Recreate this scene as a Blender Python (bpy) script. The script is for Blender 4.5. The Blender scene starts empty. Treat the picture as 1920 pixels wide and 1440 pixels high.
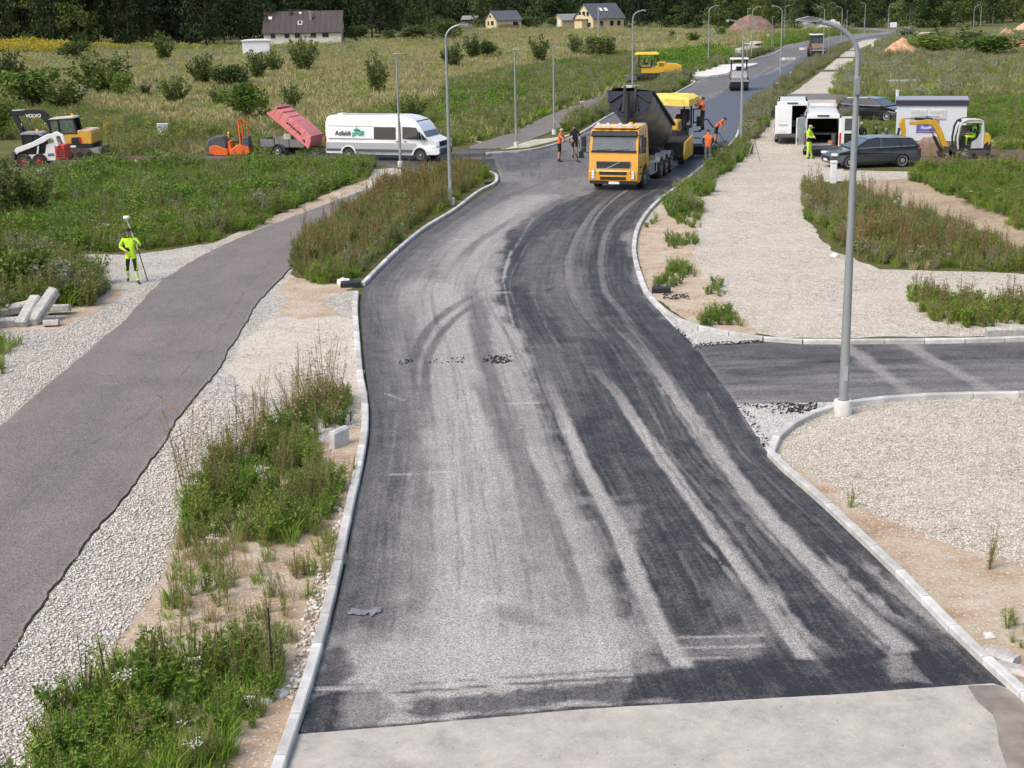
import bpy, bmesh, math, random
import numpy as np
from mathutils import Vector, Matrix, noise as mnoise
from mathutils.geometry import tessellate_polygon
rad = math.radians
SC = bpy.context.scene
COL = SC.collection
# ---------------------------------------------------------------- camera
CAM_H, PITCH, ROLL, FPX = 8.6, 15.1, -1.1, 2700.0
cam = bpy.data.cameras.new('camera'); camo = bpy.data.objects.new('camera', cam); COL.objects.link(camo)
cam.sensor_width = 36; cam.lens = 36 * FPX / 1920; cam.clip_end = 3000; cam.clip_start = 0.5
CM = Matrix.Rotation(rad(90 - PITCH), 3, 'X') @ Matrix.Rotation(rad(ROLL), 3, 'Z')
camo.matrix_world = Matrix.Translation((0, 0, CAM_H)) @ CM.to_4x4()
SC.camera = camo
# ---------------------------------------------------------------- world and sun
W = bpy.data.worlds.new('World'); SC.world = W; W.use_nodes = True
wn = W.node_tree.nodes; wl = W.node_tree.links
sky = wn.new('ShaderNodeTexSky'); sky.sky_type = 'NISHITA'; sky.sun_disc = False
SUN_EL, SUN_AZ = 52, 232      # azimuth clockwise from +Y
sky.sun_elevation = rad(SUN_EL); sky.sun_rotation = rad(SUN_AZ)
sky.air_density = 1.0; sky.dust_density = 4.0; sky.ozone_density = 0.6
bg = wn['Background']; bg.inputs[1].default_value = 0.15
wl.new(sky.outputs[0], bg.inputs[0])
sl = bpy.data.lights.new('sun', 'SUN'); sl.energy = 1.4; sl.angle = rad(25); sl.color = (1, .955, .87)
so = bpy.data.objects.new('sun', sl); COL.objects.link(so)
sd = Vector((math.sin(rad(SUN_AZ)) * math.cos(rad(SUN_EL)), math.cos(rad(SUN_AZ)) * math.cos(rad(SUN_EL)), math.sin(rad(SUN_EL))))
so.rotation_euler = sd.to_track_quat('Z', 'Y').to_euler()
vs = SC.view_settings; vs.view_transform = 'Standard'; vs.look = 'None'; vs.gamma = 1; vs.use_curve_mapping = False
vs.exposure = 0.56
SC.cycles.max_bounces = 6; SC.cycles.transparent_max_bounces = 8
# ---------------------------------------------------------------- photograph pixel -> place on the ground
def ray(px, py):
    return CM @ Vector(((px - 960) / FPX, (720 - py) / FPX, -1))
def G(px, py, z=0.0):
    d = ray(px, py); t = (z - CAM_H) / d.z
    return Vector((d.x * t, d.y * t, z))
def GZ(px, py, z=0.0): return G(px, py, z)
CMI = CM.transposed()
def proj(p):
    v = CMI @ (Vector(p) - Vector((0, 0, CAM_H)))
    return (960 + FPX * v.x / -v.z, 720 - FPX * v.y / -v.z)
def hgt(px, py, top):                      # height of an upright thing from its foot and top rows
    b = G(px, py); lo, hi = 0.0, 30.0
    for _ in range(40):
        m = (lo + hi) / 2
        if proj((b.x, b.y, m))[1] > top: lo = m
        else: hi = m
    return lo
def ppm(px, py):                            # photograph pixels per metre there
    b = G(px, py); return proj((b.x + 1, b.y, 0))[0] - proj((b.x, b.y, 0))[0]
# ---------------------------------------------------------------- materials
MATS = {}
def mat(name, col, rough=.6, metal=0., var=.12, vscale=6., bump=0., bscale=60., spec=.5, alpha=None, rnd=0., col2=None, coat=0., emit=None, trans=0.):
    if name in MATS: return MATS[name]
    m = bpy.data.materials.new(name); m.use_nodes = True; nt = m.node_tree; N = nt.nodes; L = nt.links
    b = N['Principled BSDF']; b.inputs['Roughness'].default_value = rough; b.inputs['Metallic'].default_value = metal
    b.inputs['Specular IOR Level'].default_value = spec
    if coat: b.inputs['Coat Weight'].default_value = coat; b.inputs['Coat Roughness'].default_value = .12
    if trans: b.inputs['Transmission Weight'].default_value = trans
    g = N.new('ShaderNodeNewGeometry')
    n = N.new('ShaderNodeTexNoise'); n.inputs['Scale'].default_value = vscale; n.inputs['Detail'].default_value = 5
    tc = N.new('ShaderNodeTexCoord'); L.new(tc.outputs['Object'], n.inputs['Vector'])
    mr = N.new('ShaderNodeMapRange'); mr.inputs[1].default_value = .3; mr.inputs[2].default_value = .7
    mr.inputs[3].default_value = 1 - var; mr.inputs[4].default_value = 1 + var; L.new(n.outputs['Fac'], mr.inputs[0])
    c = N.new('ShaderNodeRGB'); c.outputs[0].default_value = (*col, 1); src = c.outputs[0]
    if col2 is not None:
        oi = N.new('ShaderNodeObjectInfo'); mx = N.new('ShaderNodeMix'); mx.data_type = 'RGBA'
        L.new(oi.outputs['Random'], mx.inputs[0]); L.new(src, mx.inputs[6]); mx.inputs[7].default_value = (*col2, 1); src = mx.outputs[2]
    vm = N.new('ShaderNodeVectorMath'); vm.operation = 'SCALE'; L.new(src, vm.inputs[0]); L.new(mr.outputs[0], vm.inputs['Scale'])
    L.new(vm.outputs[0], b.inputs['Base Color'])
    if bump:
        n2 = N.new('ShaderNodeTexNoise'); n2.inputs['Scale'].default_value = bscale; n2.inputs['Detail'].default_value = 3
        L.new(tc.outputs['Object'], n2.inputs['Vector'])
        bp = N.new('ShaderNodeBump'); bp.inputs['Strength'].default_value = bump; bp.inputs['Distance'].default_value = .02
        L.new(n2.outputs['Fac'], bp.inputs['Height']); L.new(bp.outputs[0], b.inputs['Normal'])
    if emit: b.inputs['Emission Color'].default_value = (*emit[0], 1); b.inputs['Emission Strength'].default_value = emit[1]
    if alpha is not None: b.inputs['Alpha'].default_value = alpha
    MATS[name] = m; return m
# ---------------------------------------------------------------- mesh builder
def rot_to(d):
    return Vector(d).normalized().to_track_quat('Z', 'Y').to_matrix()
class MB:
    def __init__(s): s.v = []; s.f = []
    def add(s, vs, fs):
        o = len(s.v); s.v += [tuple(v) for v in vs]; s.f += [tuple(i + o for i in f) for f in fs]; return s
    def box(s, c, d, rz=0, ry=0, rx=0, taper=1.0, M=None):
        R = Matrix.Rotation(rz, 3, 'Z') @ Matrix.Rotation(ry, 3, 'Y') @ Matrix.Rotation(rx, 3, 'X')
        if M is not None: R = M
        vs = []
        for z in (-1, 1):
            t = taper if z > 0 else 1
            for x, y in ((-1, -1), (1, -1), (1, 1), (-1, 1)):
                vs.append(R @ Vector((x * d[0] / 2 * t, y * d[1] / 2 * t, z * d[2] / 2)) + Vector(c))
        return s.add(vs, [(3, 2, 1, 0), (4, 5, 6, 7), (0, 1, 5, 4), (1, 2, 6, 5), (2, 3, 7, 6), (3, 0, 4, 7)])
    def cyl(s, a, b, r, r2=None, n=12, cap=True):
        a = Vector(a); b = Vector(b); r2 = r if r2 is None else r2; R = rot_to(b - a); vs = []
        for p, q in ((a, r), (b, r2)):
            for i in range(n):
                t = 2 * math.pi * i / n; vs.append(p + R @ Vector((math.cos(t) * q, math.sin(t) * q, 0)))
        fs = [(i, (i + 1) % n, n + (i + 1) % n, n + i) for i in range(n)]
        if cap: fs += [tuple(range(n))[::-1], tuple(range(n, 2 * n))]
        return s.add(vs, fs)
    def tube(s, pts, r, n=8, rr=None):
        pts = [Vector(p) for p in pts]; vs = []; m = len(pts); up = None
        for i, p in enumerate(pts):
            d = (pts[min(i + 1, m - 1)] - pts[max(i - 1, 0)]).normalized()
            if up is None: up = Vector((0, 0, 1)) if abs(d.z) < .9 else Vector((1, 0, 0))
            x = d.cross(up).normalized(); y = d.cross(x).normalized(); up = -y
            q = r if rr is None else rr[i]
            for k in range(n):
                t = 2 * math.pi * k / n; vs.append(p + x * math.cos(t) * q + y * math.sin(t) * q)
        fs = [(i * n + k, i * n + (k + 1) % n, (i + 1) * n + (k + 1) % n, (i + 1) * n + k) for i in range(m - 1) for k in range(n)]
        fs += [tuple(range(n))[::-1], tuple(range((m - 1) * n, m * n))]
        return s.add(vs, fs)
    def prism(s, prof, w, w2=None):
        """profile in x,z; closed solid between y=-w(x,z) and y=+w (or y=w..w2 when w2 given)"""
        n = len(prof); tri = tessellate_polygon([[Vector((x, z, 0)) for x, z in prof]])
        wf = w if callable(w) else (lambda x, z: w)
        if w2 is None: A = [(x, -wf(x, z), z) for x, z in prof]; B = [(x, wf(x, z), z) for x, z in prof]
        else:
            w2f = w2 if callable(w2) else (lambda x, z: w2)
            A = [(x, wf(x, z), z) for x, z in prof]; B = [(x, w2f(x, z), z) for x, z in prof]
        fs = [tuple(t) for t in tri] + [tuple(n + i for i in reversed(t)) for t in tri]
        fs += [(i, (i + 1) % n, n + (i + 1) % n, n + i) for i in range(n)]
        return s.add(A + B, fs)
    def lathe(s, prof, c=(0, 0, 0), axis=(0, 0, 1), n=16):
        R = rot_to(axis); c = Vector(c); vs = []
        for r, z in prof:
            for k in range(n):
                t = 2 * math.pi * k / n; vs.append(c + R @ Vector((r * math.cos(t), r * math.sin(t), z)))
        m = len(prof)
        fs = [(i * n + k, i * n + (k + 1) % n, (i + 1) * n + (k + 1) % n, (i + 1) * n + k) for i in range(m - 1) for k in range(n)]
        fs += [tuple(range(n))[::-1], tuple(range((m - 1) * n, m * n))]
        return s.add(vs, fs)
    def quad(s, a, b, c, d): return s.add([a, b, c, d], [(0, 1, 2, 3)])
    def mesh(s, name, m=None):
        me = bpy.data.meshes.new(name); me.from_pydata([tuple(v) for v in s.v], [], s.f); me.update()
        bm = bmesh.new(); bm.from_mesh(me); bmesh.ops.recalc_face_normals(bm, faces=bm.faces[:]); bm.to_mesh(me); bm.free()
        if m: me.materials.append(m)
        return me
    def build(s, name, m, parent=None, bevel=0., smooth=False, loc=None, label=None):
        me = s.mesh(name, m); o = bpy.data.objects.new(name, me); COL.objects.link(o)
        if parent: o.parent = parent
        if loc is not None: o.location = loc
        if label: o['label'] = label
        if bevel:
            b = o.modifiers.new('bevel', 'BEVEL'); b.width = bevel; b.segments = 2; b.limit_method = 'ANGLE'; b.angle_limit = rad(40)
        if smooth or bevel:
            me.polygons.foreach_set('use_smooth', [True] * len(me.polygons))
            try: me.set_sharp_from_angle(angle=rad(38))
            except Exception: pass
        return o
def thing(name, label, cat, loc=(0, 0, 0), rz=0, group=None, scale=None):
    o = bpy.data.objects.new(name, None); COL.objects.link(o); o.empty_display_size = .2
    o.location = loc; o.rotation_euler = (0, 0, rz); o['label'] = label; o['category'] = cat
    if group: o['group'] = group
    if scale: o.scale = (scale,) * 3
    return o
def tag(o, label, cat, group=None):
    o['label'] = label; o['category'] = cat
    if group: o['group'] = group
    return o
def kids(o): return [c for c in bpy.data.objects if c.parent == o]
def copy_tree(o, parent=None, memo=None):
    c = o.copy(); COL.objects.link(c); c.parent = parent
    for ch in kids(o): copy_tree(ch, c)
    return c
def npmesh(name, V, F, mats=(), midx=None):
    """fast mesh from numpy verts (N,3) and faces (M,k)"""
    me = bpy.data.meshes.new(name); V = np.asarray(V, np.float32); F = np.asarray(F, np.int32); k = F.shape[1]
    me.vertices.add(len(V)); me.vertices.foreach_set('co', V.ravel())
    me.loops.add(F.size); me.loops.foreach_set('vertex_index', F.ravel())
    me.polygons.add(len(F)); me.polygons.foreach_set('loop_start', np.arange(0, F.size, k, dtype=np.int32))
    me.polygons.foreach_set('loop_total', np.full(len(F), k, np.int32))
    for m in mats: me.materials.append(m)
    if midx is not None: me.polygons.foreach_set('material_index', np.asarray(midx, np.int32))
    me.update(calc_edges=True); me.validate(); return me
def link(name, me, parent=None):
    o = bpy.data.objects.new(name, me); COL.objects.link(o); o.parent = parent; return o
RNG = np.random.default_rng(7)
def inpoly(X, Y, poly):
    x = X; y = Y; c = np.zeros(len(x), bool); n = len(poly)
    for i in range(n):
        x1, y1 = poly[i][0], poly[i][1]; x2, y2 = poly[(i + 1) % n][0], poly[(i + 1) % n][1]
        if y1 == y2: continue
        t = ((y1 > y) != (y2 > y)) & (x < (x2 - x1) * (y - y1) / (y2 - y1) + x1); c ^= t
    return c
def vnoise(X, Y, s, seed=0):
    """cheap value noise 0..1"""
    X = np.asarray(X, float) / s + seed * 17.3; Y = np.asarray(Y, float) / s - seed * 9.1
    xi = np.floor(X).astype(np.int64); yi = np.floor(Y).astype(np.int64); fx = X - xi; fy = Y - yi
    fx = fx * fx * (3 - 2 * fx); fy = fy * fy * (3 - 2 * fy)
    def h(a, b):
        k = (a * 374761393 + b * 668265263 + seed * 1442695) & 0xffffffff
        k = ((k ^ (k >> 13)) * 1274126177) & 0xffffffff
        return ((k ^ (k >> 16)) & 0xffff) / 65535.
    return (h(xi, yi) * (1 - fx) + h(xi + 1, yi) * fx) * (1 - fy) + (h(xi, yi + 1) * (1 - fx) + h(xi + 1, yi + 1) * fx) * fy
def fnoise(X, Y, s, seed=0): return (vnoise(X, Y, s, seed) * .5 + vnoise(X, Y, s / 2.1, seed + 1) * .3 + vnoise(X, Y, s / 4.3, seed + 2) * .2)
DRAFT_NOVEG = False
# ================================================================ SURFACE MATERIALS
def nodes(name):
    m = bpy.data.materials.new(name); m.use_nodes = True; return m, m.node_tree.nodes, m.node_tree.links, m.node_tree.nodes['Principled BSDF']
def ramp(N, pts):
    r = N.new('ShaderNodeValToRGB'); e = r.color_ramp.elements
    while len(e) > 1: e.remove(e[-1])
    e[0].position = pts[0][0]; e[0].color = (*pts[0][1], 1)
    for p, c in pts[1:]:
        k = e.new(p); k.color = (*c, 1)
    return r
def noise_tex(N, L, vec, scale, detail=4, rough=.55, dist=0.):
    n = N.new('ShaderNodeTexNoise'); n.inputs['Scale'].default_value = scale; n.inputs['Detail'].default_value = detail
    n.inputs['Roughness'].default_value = rough; n.inputs['Distortion'].default_value = dist; L.new(vec, n.inputs['Vector']); return n.outputs['Fac']
def mathn(N, L, op, a, b=None, c=None, clamp=False):
    n = N.new('ShaderNodeMath'); n.operation = op; n.use_clamp = clamp
    for i, x in enumerate((a, b, c)):
        if x is None: continue
        if isinstance(x, (int, float)): n.inputs[i].default_value = x
        else: L.new(x, n.inputs[i])
    return n.outputs[0]
def mixc(N, L, f, a, b):
    n = N.new('ShaderNodeMix'); n.data_type = 'RGBA'
    for i, x in ((0, f), (6, a), (7, b)):
        if isinstance(x, (int, float)): n.inputs[i].default_value = x
        elif isinstance(x, tuple): n.inputs[i].default_value = (*x, 1)
        else: L.new(x, n.inputs[i])
    return n.outputs[2]
def bumpn(N, L, h, strength, dist):
    b = N.new('ShaderNodeBump'); b.inputs['Strength'].default_value = strength; b.inputs['Distance'].default_value = dist
    L.new(h, b.inputs['Height']); return b.outputs[0]

def gravel_mat(name, stops, scale, gap=(.16, .14, .12), dust=(.5, .46, .4), dustamt=.35, bump=.9):
    m, N, L, B = nodes(name); g = N.new('ShaderNodeNewGeometry').outputs['Position']
    wob = N.new('ShaderNodeTexNoise'); wob.inputs['Scale'].default_value = scale * .6; L.new(g, wob.inputs['Vector'])
    va = N.new('ShaderNodeVectorMath'); va.operation = 'MULTIPLY_ADD'; L.new(wob.outputs['Color'], va.inputs[0]); va.inputs[1].default_value = (.6 / scale,) * 3; L.new(g, va.inputs[2])
    v = N.new('ShaderNodeTexVoronoi'); v.inputs['Scale'].default_value = scale; v.inputs['Randomness'].default_value = 1; L.new(va.outputs[0], v.inputs['Vector'])
    e = N.new('ShaderNodeTexVoronoi'); e.feature = 'DISTANCE_TO_EDGE'; e.inputs['Scale'].default_value = scale; e.inputs['Randomness'].default_value = 1; L.new(va.outputs[0], e.inputs['Vector'])
    sep = N.new('ShaderNodeSeparateColor'); L.new(v.outputs['Color'], sep.inputs[0])
    r = ramp(N, stops); L.new(sep.outputs[0], r.inputs[0])
    gr = N.new('ShaderNodeMapRange'); gr.inputs[1].default_value = .0; gr.inputs[2].default_value = .13; L.new(e.outputs['Distance'], gr.inputs[0])
    c = mixc(N, L, gr.outputs[0], gap, r.outputs[0])
    big = noise_tex(N, L, g, .45, 5, .6)
    mr = N.new('ShaderNodeMapRange'); mr.inputs[1].default_value = .42; mr.inputs[2].default_value = .68; mr.inputs[4].default_value = dustamt * 2; L.new(big, mr.inputs[0])
    c = mixc(N, L, mr.outputs[0], c, dust)
    f = noise_tex(N, L, g, 2.3, 6, .7); k = N.new('ShaderNodeMapRange'); k.inputs[1].default_value = .3; k.inputs[2].default_value = .7; k.inputs[3].default_value = .84; k.inputs[4].default_value = 1.1; L.new(f, k.inputs[0])
    s = N.new('ShaderNodeVectorMath'); s.operation = 'SCALE'; L.new(c, s.inputs[0]); L.new(k.outputs[0], s.inputs['Scale'])
    L.new(s.outputs[0], B.inputs['Base Color']); B.inputs['Roughness'].default_value = .9; B.inputs['Specular IOR Level'].default_value = .2
    h = mathn(N, L, 'ADD', mathn(N, L, 'MINIMUM', e.outputs['Distance'], .3), mathn(N, L, 'MULTIPLY', sep.outputs[1], .25))
    L.new(bumpn(N, L, h, bump, .9 / scale), B.inputs['Normal'])
    return m
WHITE_ST = [(0, (.32, .30, .27)), (.25, (.52, .49, .44)), (.5, (.60, .57, .52)), (.75, (.70, .68, .64)), (1, (.50, .42, .34))]
WARM_ST = [(0, (.40, .35, .28)), (.25, (.60, .54, .45)), (.5, (.71, .65, .55)), (.75, (.80, .75, .67)), (1, (.58, .48, .38))]
M_GRAV = gravel_mat('pale_gravel', WHITE_ST, 15., gap=(.12, .105, .09), dust=(.60, .55, .48), dustamt=.28)
M_GRAVR = gravel_mat('warm_gravel', WARM_ST, 18., gap=(.17, .145, .115), dust=(.64, .58, .49), dustamt=.28)
M_GRAVF = gravel_mat('fine_beige_gravel', WARM_ST, 26., gap=(.3, .27, .23), dust=(.62, .57, .50), dustamt=.45)
M_GRAVW = gravel_mat('white_chippings', [(0, (.55, .54, .52)), (.5, (.7, .69, .67)), (1, (.82, .81, .8))], 22., gap=(.2, .19, .18), dust=(.62, .6, .57), dustamt=.15)

def sand_mat():
    m, N, L, B = nodes('sandy_soil'); g = N.new('ShaderNodeNewGeometry').outputs['Position']
    a = noise_tex(N, L, g, 1.1, 7, .65); b = noise_tex(N, L, g, 14., 6, .7)
    r = ramp(N, [(.3, (.36, .24, .155)), (.45, (.46, .35, .25)), (.6, (.52, .44, .34)), (.75, (.58, .52, .44))]); L.new(a, r.inputs[0])
    v = N.new('ShaderNodeTexVoronoi'); v.inputs['Scale'].default_value = 17; L.new(g, v.inputs['Vector'])
    sp = N.new('ShaderNodeSeparateColor'); L.new(v.outputs['Color'], sp.inputs[0])
    peb = mathn(N, L, 'MULTIPLY', mathn(N, L, 'GREATER_THAN', sp.outputs[0], .62), mathn(N, L, 'LESS_THAN', v.outputs['Distance'], .36))
    c = mixc(N, L, peb, r.outputs[0], (.58, .54, .48))
    k = N.new('ShaderNodeMapRange'); k.inputs[1].default_value = .25; k.inputs[2].default_value = .75; k.inputs[3].default_value = .7; k.inputs[4].default_value = 1.2; L.new(b, k.inputs[0])
    s = N.new('ShaderNodeVectorMath'); s.operation = 'SCALE'; L.new(c, s.inputs[0]); L.new(k.outputs[0], s.inputs['Scale'])
    L.new(s.outputs[0], B.inputs['Base Color']); B.inputs['Roughness'].default_value = .95; B.inputs['Specular IOR Level'].default_value = .1
    L.new(bumpn(N, L, mathn(N, L, 'ADD', mathn(N, L, 'ADD', b, mathn(N, L, 'MULTIPLY', a, 2.)), mathn(N, L, 'MULTIPLY', peb, .4)), .8, .05), B.inputs['Normal']); return m
M_SAND = sand_mat()

def asphalt_mat(name, dark, light, agg, tint=None, rough=.75, bump=.5, streak=.36):
    """attribute 'tone' 0..1 = wear, 'fresh' = new smooth mat"""
    m, N, L, B = nodes(name); g = N.new('ShaderNodeNewGeometry').outputs['Position']
    at = N.new('ShaderNodeAttribute'); at.attribute_name = 'tone'; tone = at.outputs['Fac']
    fr = N.new('ShaderNodeAttribute'); fr.attribute_name = 'fresh'; fresh = fr.outputs['Fac']
    n1 = noise_tex(N, L, g, 38., 3, .8); n2 = noise_tex(N, L, g, 1.6, 6, .65); n3 = noise_tex(N, L, g, 9., 4, .7)
    # fine aggregate contrast breaks the tone up
    t = mathn(N, L, 'ADD', tone, mathn(N, L, 'MULTIPLY', mathn(N, L, 'SUBTRACT', n1, .5), agg))
    t = mathn(N, L, 'ADD', t, mathn(N, L, 'MULTIPLY', mathn(N, L, 'SUBTRACT', n2, .5), .32))
    t = mathn(N, L, 'ADD', t, mathn(N, L, 'MULTIPLY', mathn(N, L, 'SUBTRACT', n3, .5), .28))
    fa = N.new('ShaderNodeAttribute'); fa.attribute_name = 'flow'
    s1 = noise_tex(N, L, fa.outputs['Vector'], 1., 6, .62); vs2 = N.new('ShaderNodeVectorMath'); vs2.operation = 'MULTIPLY'; vs2.inputs[1].default_value = (4.2, 2.3, 1); L.new(fa.outputs['Vector'], vs2.inputs[0])
    s2 = noise_tex(N, L, vs2.outputs[0], 1., 4, .6)
    t = mathn(N, L, 'ADD', t, mathn(N, L, 'MULTIPLY', mathn(N, L, 'SUBTRACT', s1, .5), streak)); t = mathn(N, L, 'ADD', t, mathn(N, L, 'MULTIPLY', mathn(N, L, 'SUBTRACT', s2, .5), streak * .8), clamp=True)
    c = mixc(N, L, t, dark, light)
    v = N.new('ShaderNodeTexVoronoi'); v.inputs['Scale'].default_value = 75.; L.new(g, v.inputs['Vector'])
    sp = N.new('ShaderNodeSeparateColor'); L.new(v.outputs['Color'], sp.inputs[0])
    k = N.new('ShaderNodeMapRange'); k.inputs[3].default_value = .4; k.inputs[4].default_value = 1.6; L.new(sp.outputs[0], k.inputs[0])
    kk = mixc(N, L, fresh, k.outputs[0], (1., 1., 1.))
    s = N.new('ShaderNodeVectorMath'); s.operation = 'MULTIPLY'; L.new(c, s.inputs[0]); L.new(kk, s.inputs[1])
    c2 = mixc(N, L, fresh, s.outputs[0], (.085, .096, .115))  # fresh mat: blue-grey sky reflection put into the base colour
    L.new(c2, B.inputs['Base Color'])
    rr = N.new('ShaderNodeMapRange'); rr.inputs[3].default_value = rough - .15; rr.inputs[4].default_value = rough + .15; L.new(t, rr.inputs[0])
    L.new(mathn(N, L, 'SUBTRACT', rr.outputs[0], mathn(N, L, 'MULTIPLY', fresh, .15)), B.inputs['Roughness'])
    B.inputs['Specular IOR Level'].default_value = .4
    h = mathn(N, L, 'ADD', n1, mathn(N, L, 'MULTIPLY', v.outputs['Distance'], .6))
    L.new(bumpn(N, L, h, bump, .012), B.inputs['Normal'])
    return m
M_ROAD = asphalt_mat('road_asphalt', (.018, .0185, .022), (.43, .405, .38), .5)
M_PATH = asphalt_mat('path_asphalt', (.075, .064, .060), (.245, .215, .20), .4, rough=.85, bump=.35, streak=.25)

def concrete_mat(name, base, stain=True):
    m, N, L, B = nodes(name); g = N.new('ShaderNodeNewGeometry').outputs['Position']
    a = noise_tex(N, L, g, 1.9, 9, .74, .25); b = noise_tex(N, L, g, 30., 5, .75)
    r = ramp(N, [(.28, tuple(x * .62 for x in base)), (.43, tuple(x * .86 for x in base)), (.55, base), (.75, tuple(min(x * 1.22, .9) for x in base))]); L.new(a, r.inputs[0])
    k = N.new('ShaderNodeMapRange'); k.inputs[1].default_value = .25; k.inputs[2].default_value = .75; k.inputs[3].default_value = .86; k.inputs[4].default_value = 1.12; L.new(b, k.inputs[0])
    s = N.new('ShaderNodeVectorMath'); s.operation = 'SCALE'; L.new(r.outputs[0], s.inputs[0]); L.new(k.outputs[0], s.inputs['Scale'])
    v = N.new('ShaderNodeTexVoronoi'); v.inputs['Scale'].default_value = 5.; L.new(g, v.inputs['Vector'])
    pit = mathn(N, L, 'LESS_THAN', v.outputs['Distance'], .05)
    v2 = N.new('ShaderNodeTexVoronoi'); v2.inputs['Scale'].default_value = 19.; L.new(g, v2.inputs['Vector']); sp2 = N.new('ShaderNodeSeparateColor'); L.new(v2.outputs['Color'], sp2.inputs[0])
    fl2 = mathn(N, L, 'MULTIPLY', mathn(N, L, 'LESS_THAN', v2.outputs['Distance'], .16), mathn(N, L, 'GREATER_THAN', sp2.outputs[0], .7)); c0 = mixc(N, L, mathn(N, L, 'MULTIPLY', fl2, .5), s.outputs[0], (.7, .69, .66))
    c = mixc(N, L, pit, c0, (.06, .055, .05))
    L.new(c, B.inputs['Base Color']); B.inputs['Roughness'].default_value = .85; B.inputs['Specular IOR Level'].default_value = .3
    L.new(bumpn(N, L, mathn(N, L, 'ADD', a, b), .35, .01), B.inputs['Normal']); return m
M_CONC = concrete_mat('slab_concrete', (.41, .385, .345))
M_KERB = mat('kerb_concrete', (.40, .395, .38), .85, var=.22, vscale=4, bump=.5, bscale=60, col2=(.58, .575, .56))
M_KERBO = mat('old_kerb_concrete', (.40, .385, .36), .9, var=.25, vscale=9, bump=.6, bscale=50)

def ground_mat():
    m, N, L, B = nodes('field_soil'); g = N.new('ShaderNodeNewGeometry').outputs['Position']
    at = N.new('ShaderNodeAttribute'); at.attribute_name = 'zone'; col = at.outputs['Color']
    a = noise_tex(N, L, g, .35, 8, .7); b = noise_tex(N, L, g, 4.5, 6, .75)
    k = N.new('ShaderNodeMapRange'); k.inputs[1].default_value = .3; k.inputs[2].default_value = .7; k.inputs[3].default_value = .62; k.inputs[4].default_value = 1.3; L.new(b, k.inputs[0])
    k2 = N.new('ShaderNodeMapRange'); k2.inputs[1].default_value = .35; k2.inputs[2].default_value = .65; k2.inputs[3].default_value = .8; k2.inputs[4].default_value = 1.2; L.new(a, k2.inputs[0])
    s = N.new('ShaderNodeVectorMath'); s.operation = 'SCALE'; L.new(col, s.inputs[0]); L.new(mathn(N, L, 'MULTIPLY', k.outputs[0], k2.outputs[0]), s.inputs['Scale'])
    L.new(s.outputs[0], B.inputs['Base Color']); B.inputs['Roughness'].default_value = .97; B.inputs['Specular IOR Level'].default_value = .1
    L.new(bumpn(N, L, mathn(N, L, 'ADD', a, b), 1., .15), B.inputs['Normal']); return m
M_GROUND = ground_mat()

# ================================================================ GROUND
def pix(poly, z=0.): return [G(x, y, z) for x, y in poly]
SANDY = (.46, .36, .25); SOIL = (.10, .085, .05); GREEN = (.085, .11, .035); STRAW = (.31, .27, .14); PALE = (.52, .47, .40); DGREEN = (.075, .07, .035); MUD = (.16, .12, .085)
ZONES = [   # painted in order: photograph outline, colour of the bare ground there
    ([(-900, 700), (-900, 60), (3000, 20), (3000, 700)], (.13, .135, .05)),
    ([(-900, 330), (-900, 88), (450, 88), (690, 80), (900, 52), (1500, 56), (1300, 100), (1180, 140), (900, 150), (700, 200), (560, 240), (350, 260), (180, 210), (0, 190)], STRAW),
    ([(-900, 106), (-900, 88), (115, 90), (115, 105)], (.42, .34, .03)),
    ([(700, 250), (700, 200), (850, 145), (1000, 128), (1160, 105), (1300, 112), (1340, 125), (1180, 165), (1040, 225), (950, 258), (830, 275)], GREEN),
    ([(1040, 200), (1180, 120), (1400, 100), (1500, 80), (1600, 68), (1500, 110), (1300, 170), (1000, 260)], GREEN),
    ([(0, 330), (0, 290), (120, 300), (300, 290), (480, 292), (480, 306), (300, 305), (190, 312), (90, 328)], MUD),
    ([(1620, 60), (3000, 30), (3000, 180), (1600, 180), (1560, 160)], (.15, .15, .07)),
    ([(1660, 118), (1760, 100), (1850, 135), (1820, 150), (1700, 140)], (.10, .17, .03)),
    ([(1840, 150), (1880, 125), (1910, 130), (1900, 160)], (.28, .13, .07)),
    ([(1560, 335), (1720, 330), (1760, 350), (1830, 385), (1930, 430), (1930, 470), (1840, 430), (1740, 400), (1650, 372)], SANDY),
    ([(1800, 175), (1860, 178), (1850, 205), (1810, 210)], SANDY),
    ([(1855, 262), (1990, 265), (1990, 300), (1880, 295)], SANDY),
    ([(1700, 262), (1990, 285), (1990, 310), (1850, 318), (1720, 300)], MUD),
    ([(1690, 545), (1760, 550), (1930, 555), (1990, 580), (1900, 590), (1780, 560)], (.42, .35, .25)),
]
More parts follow.
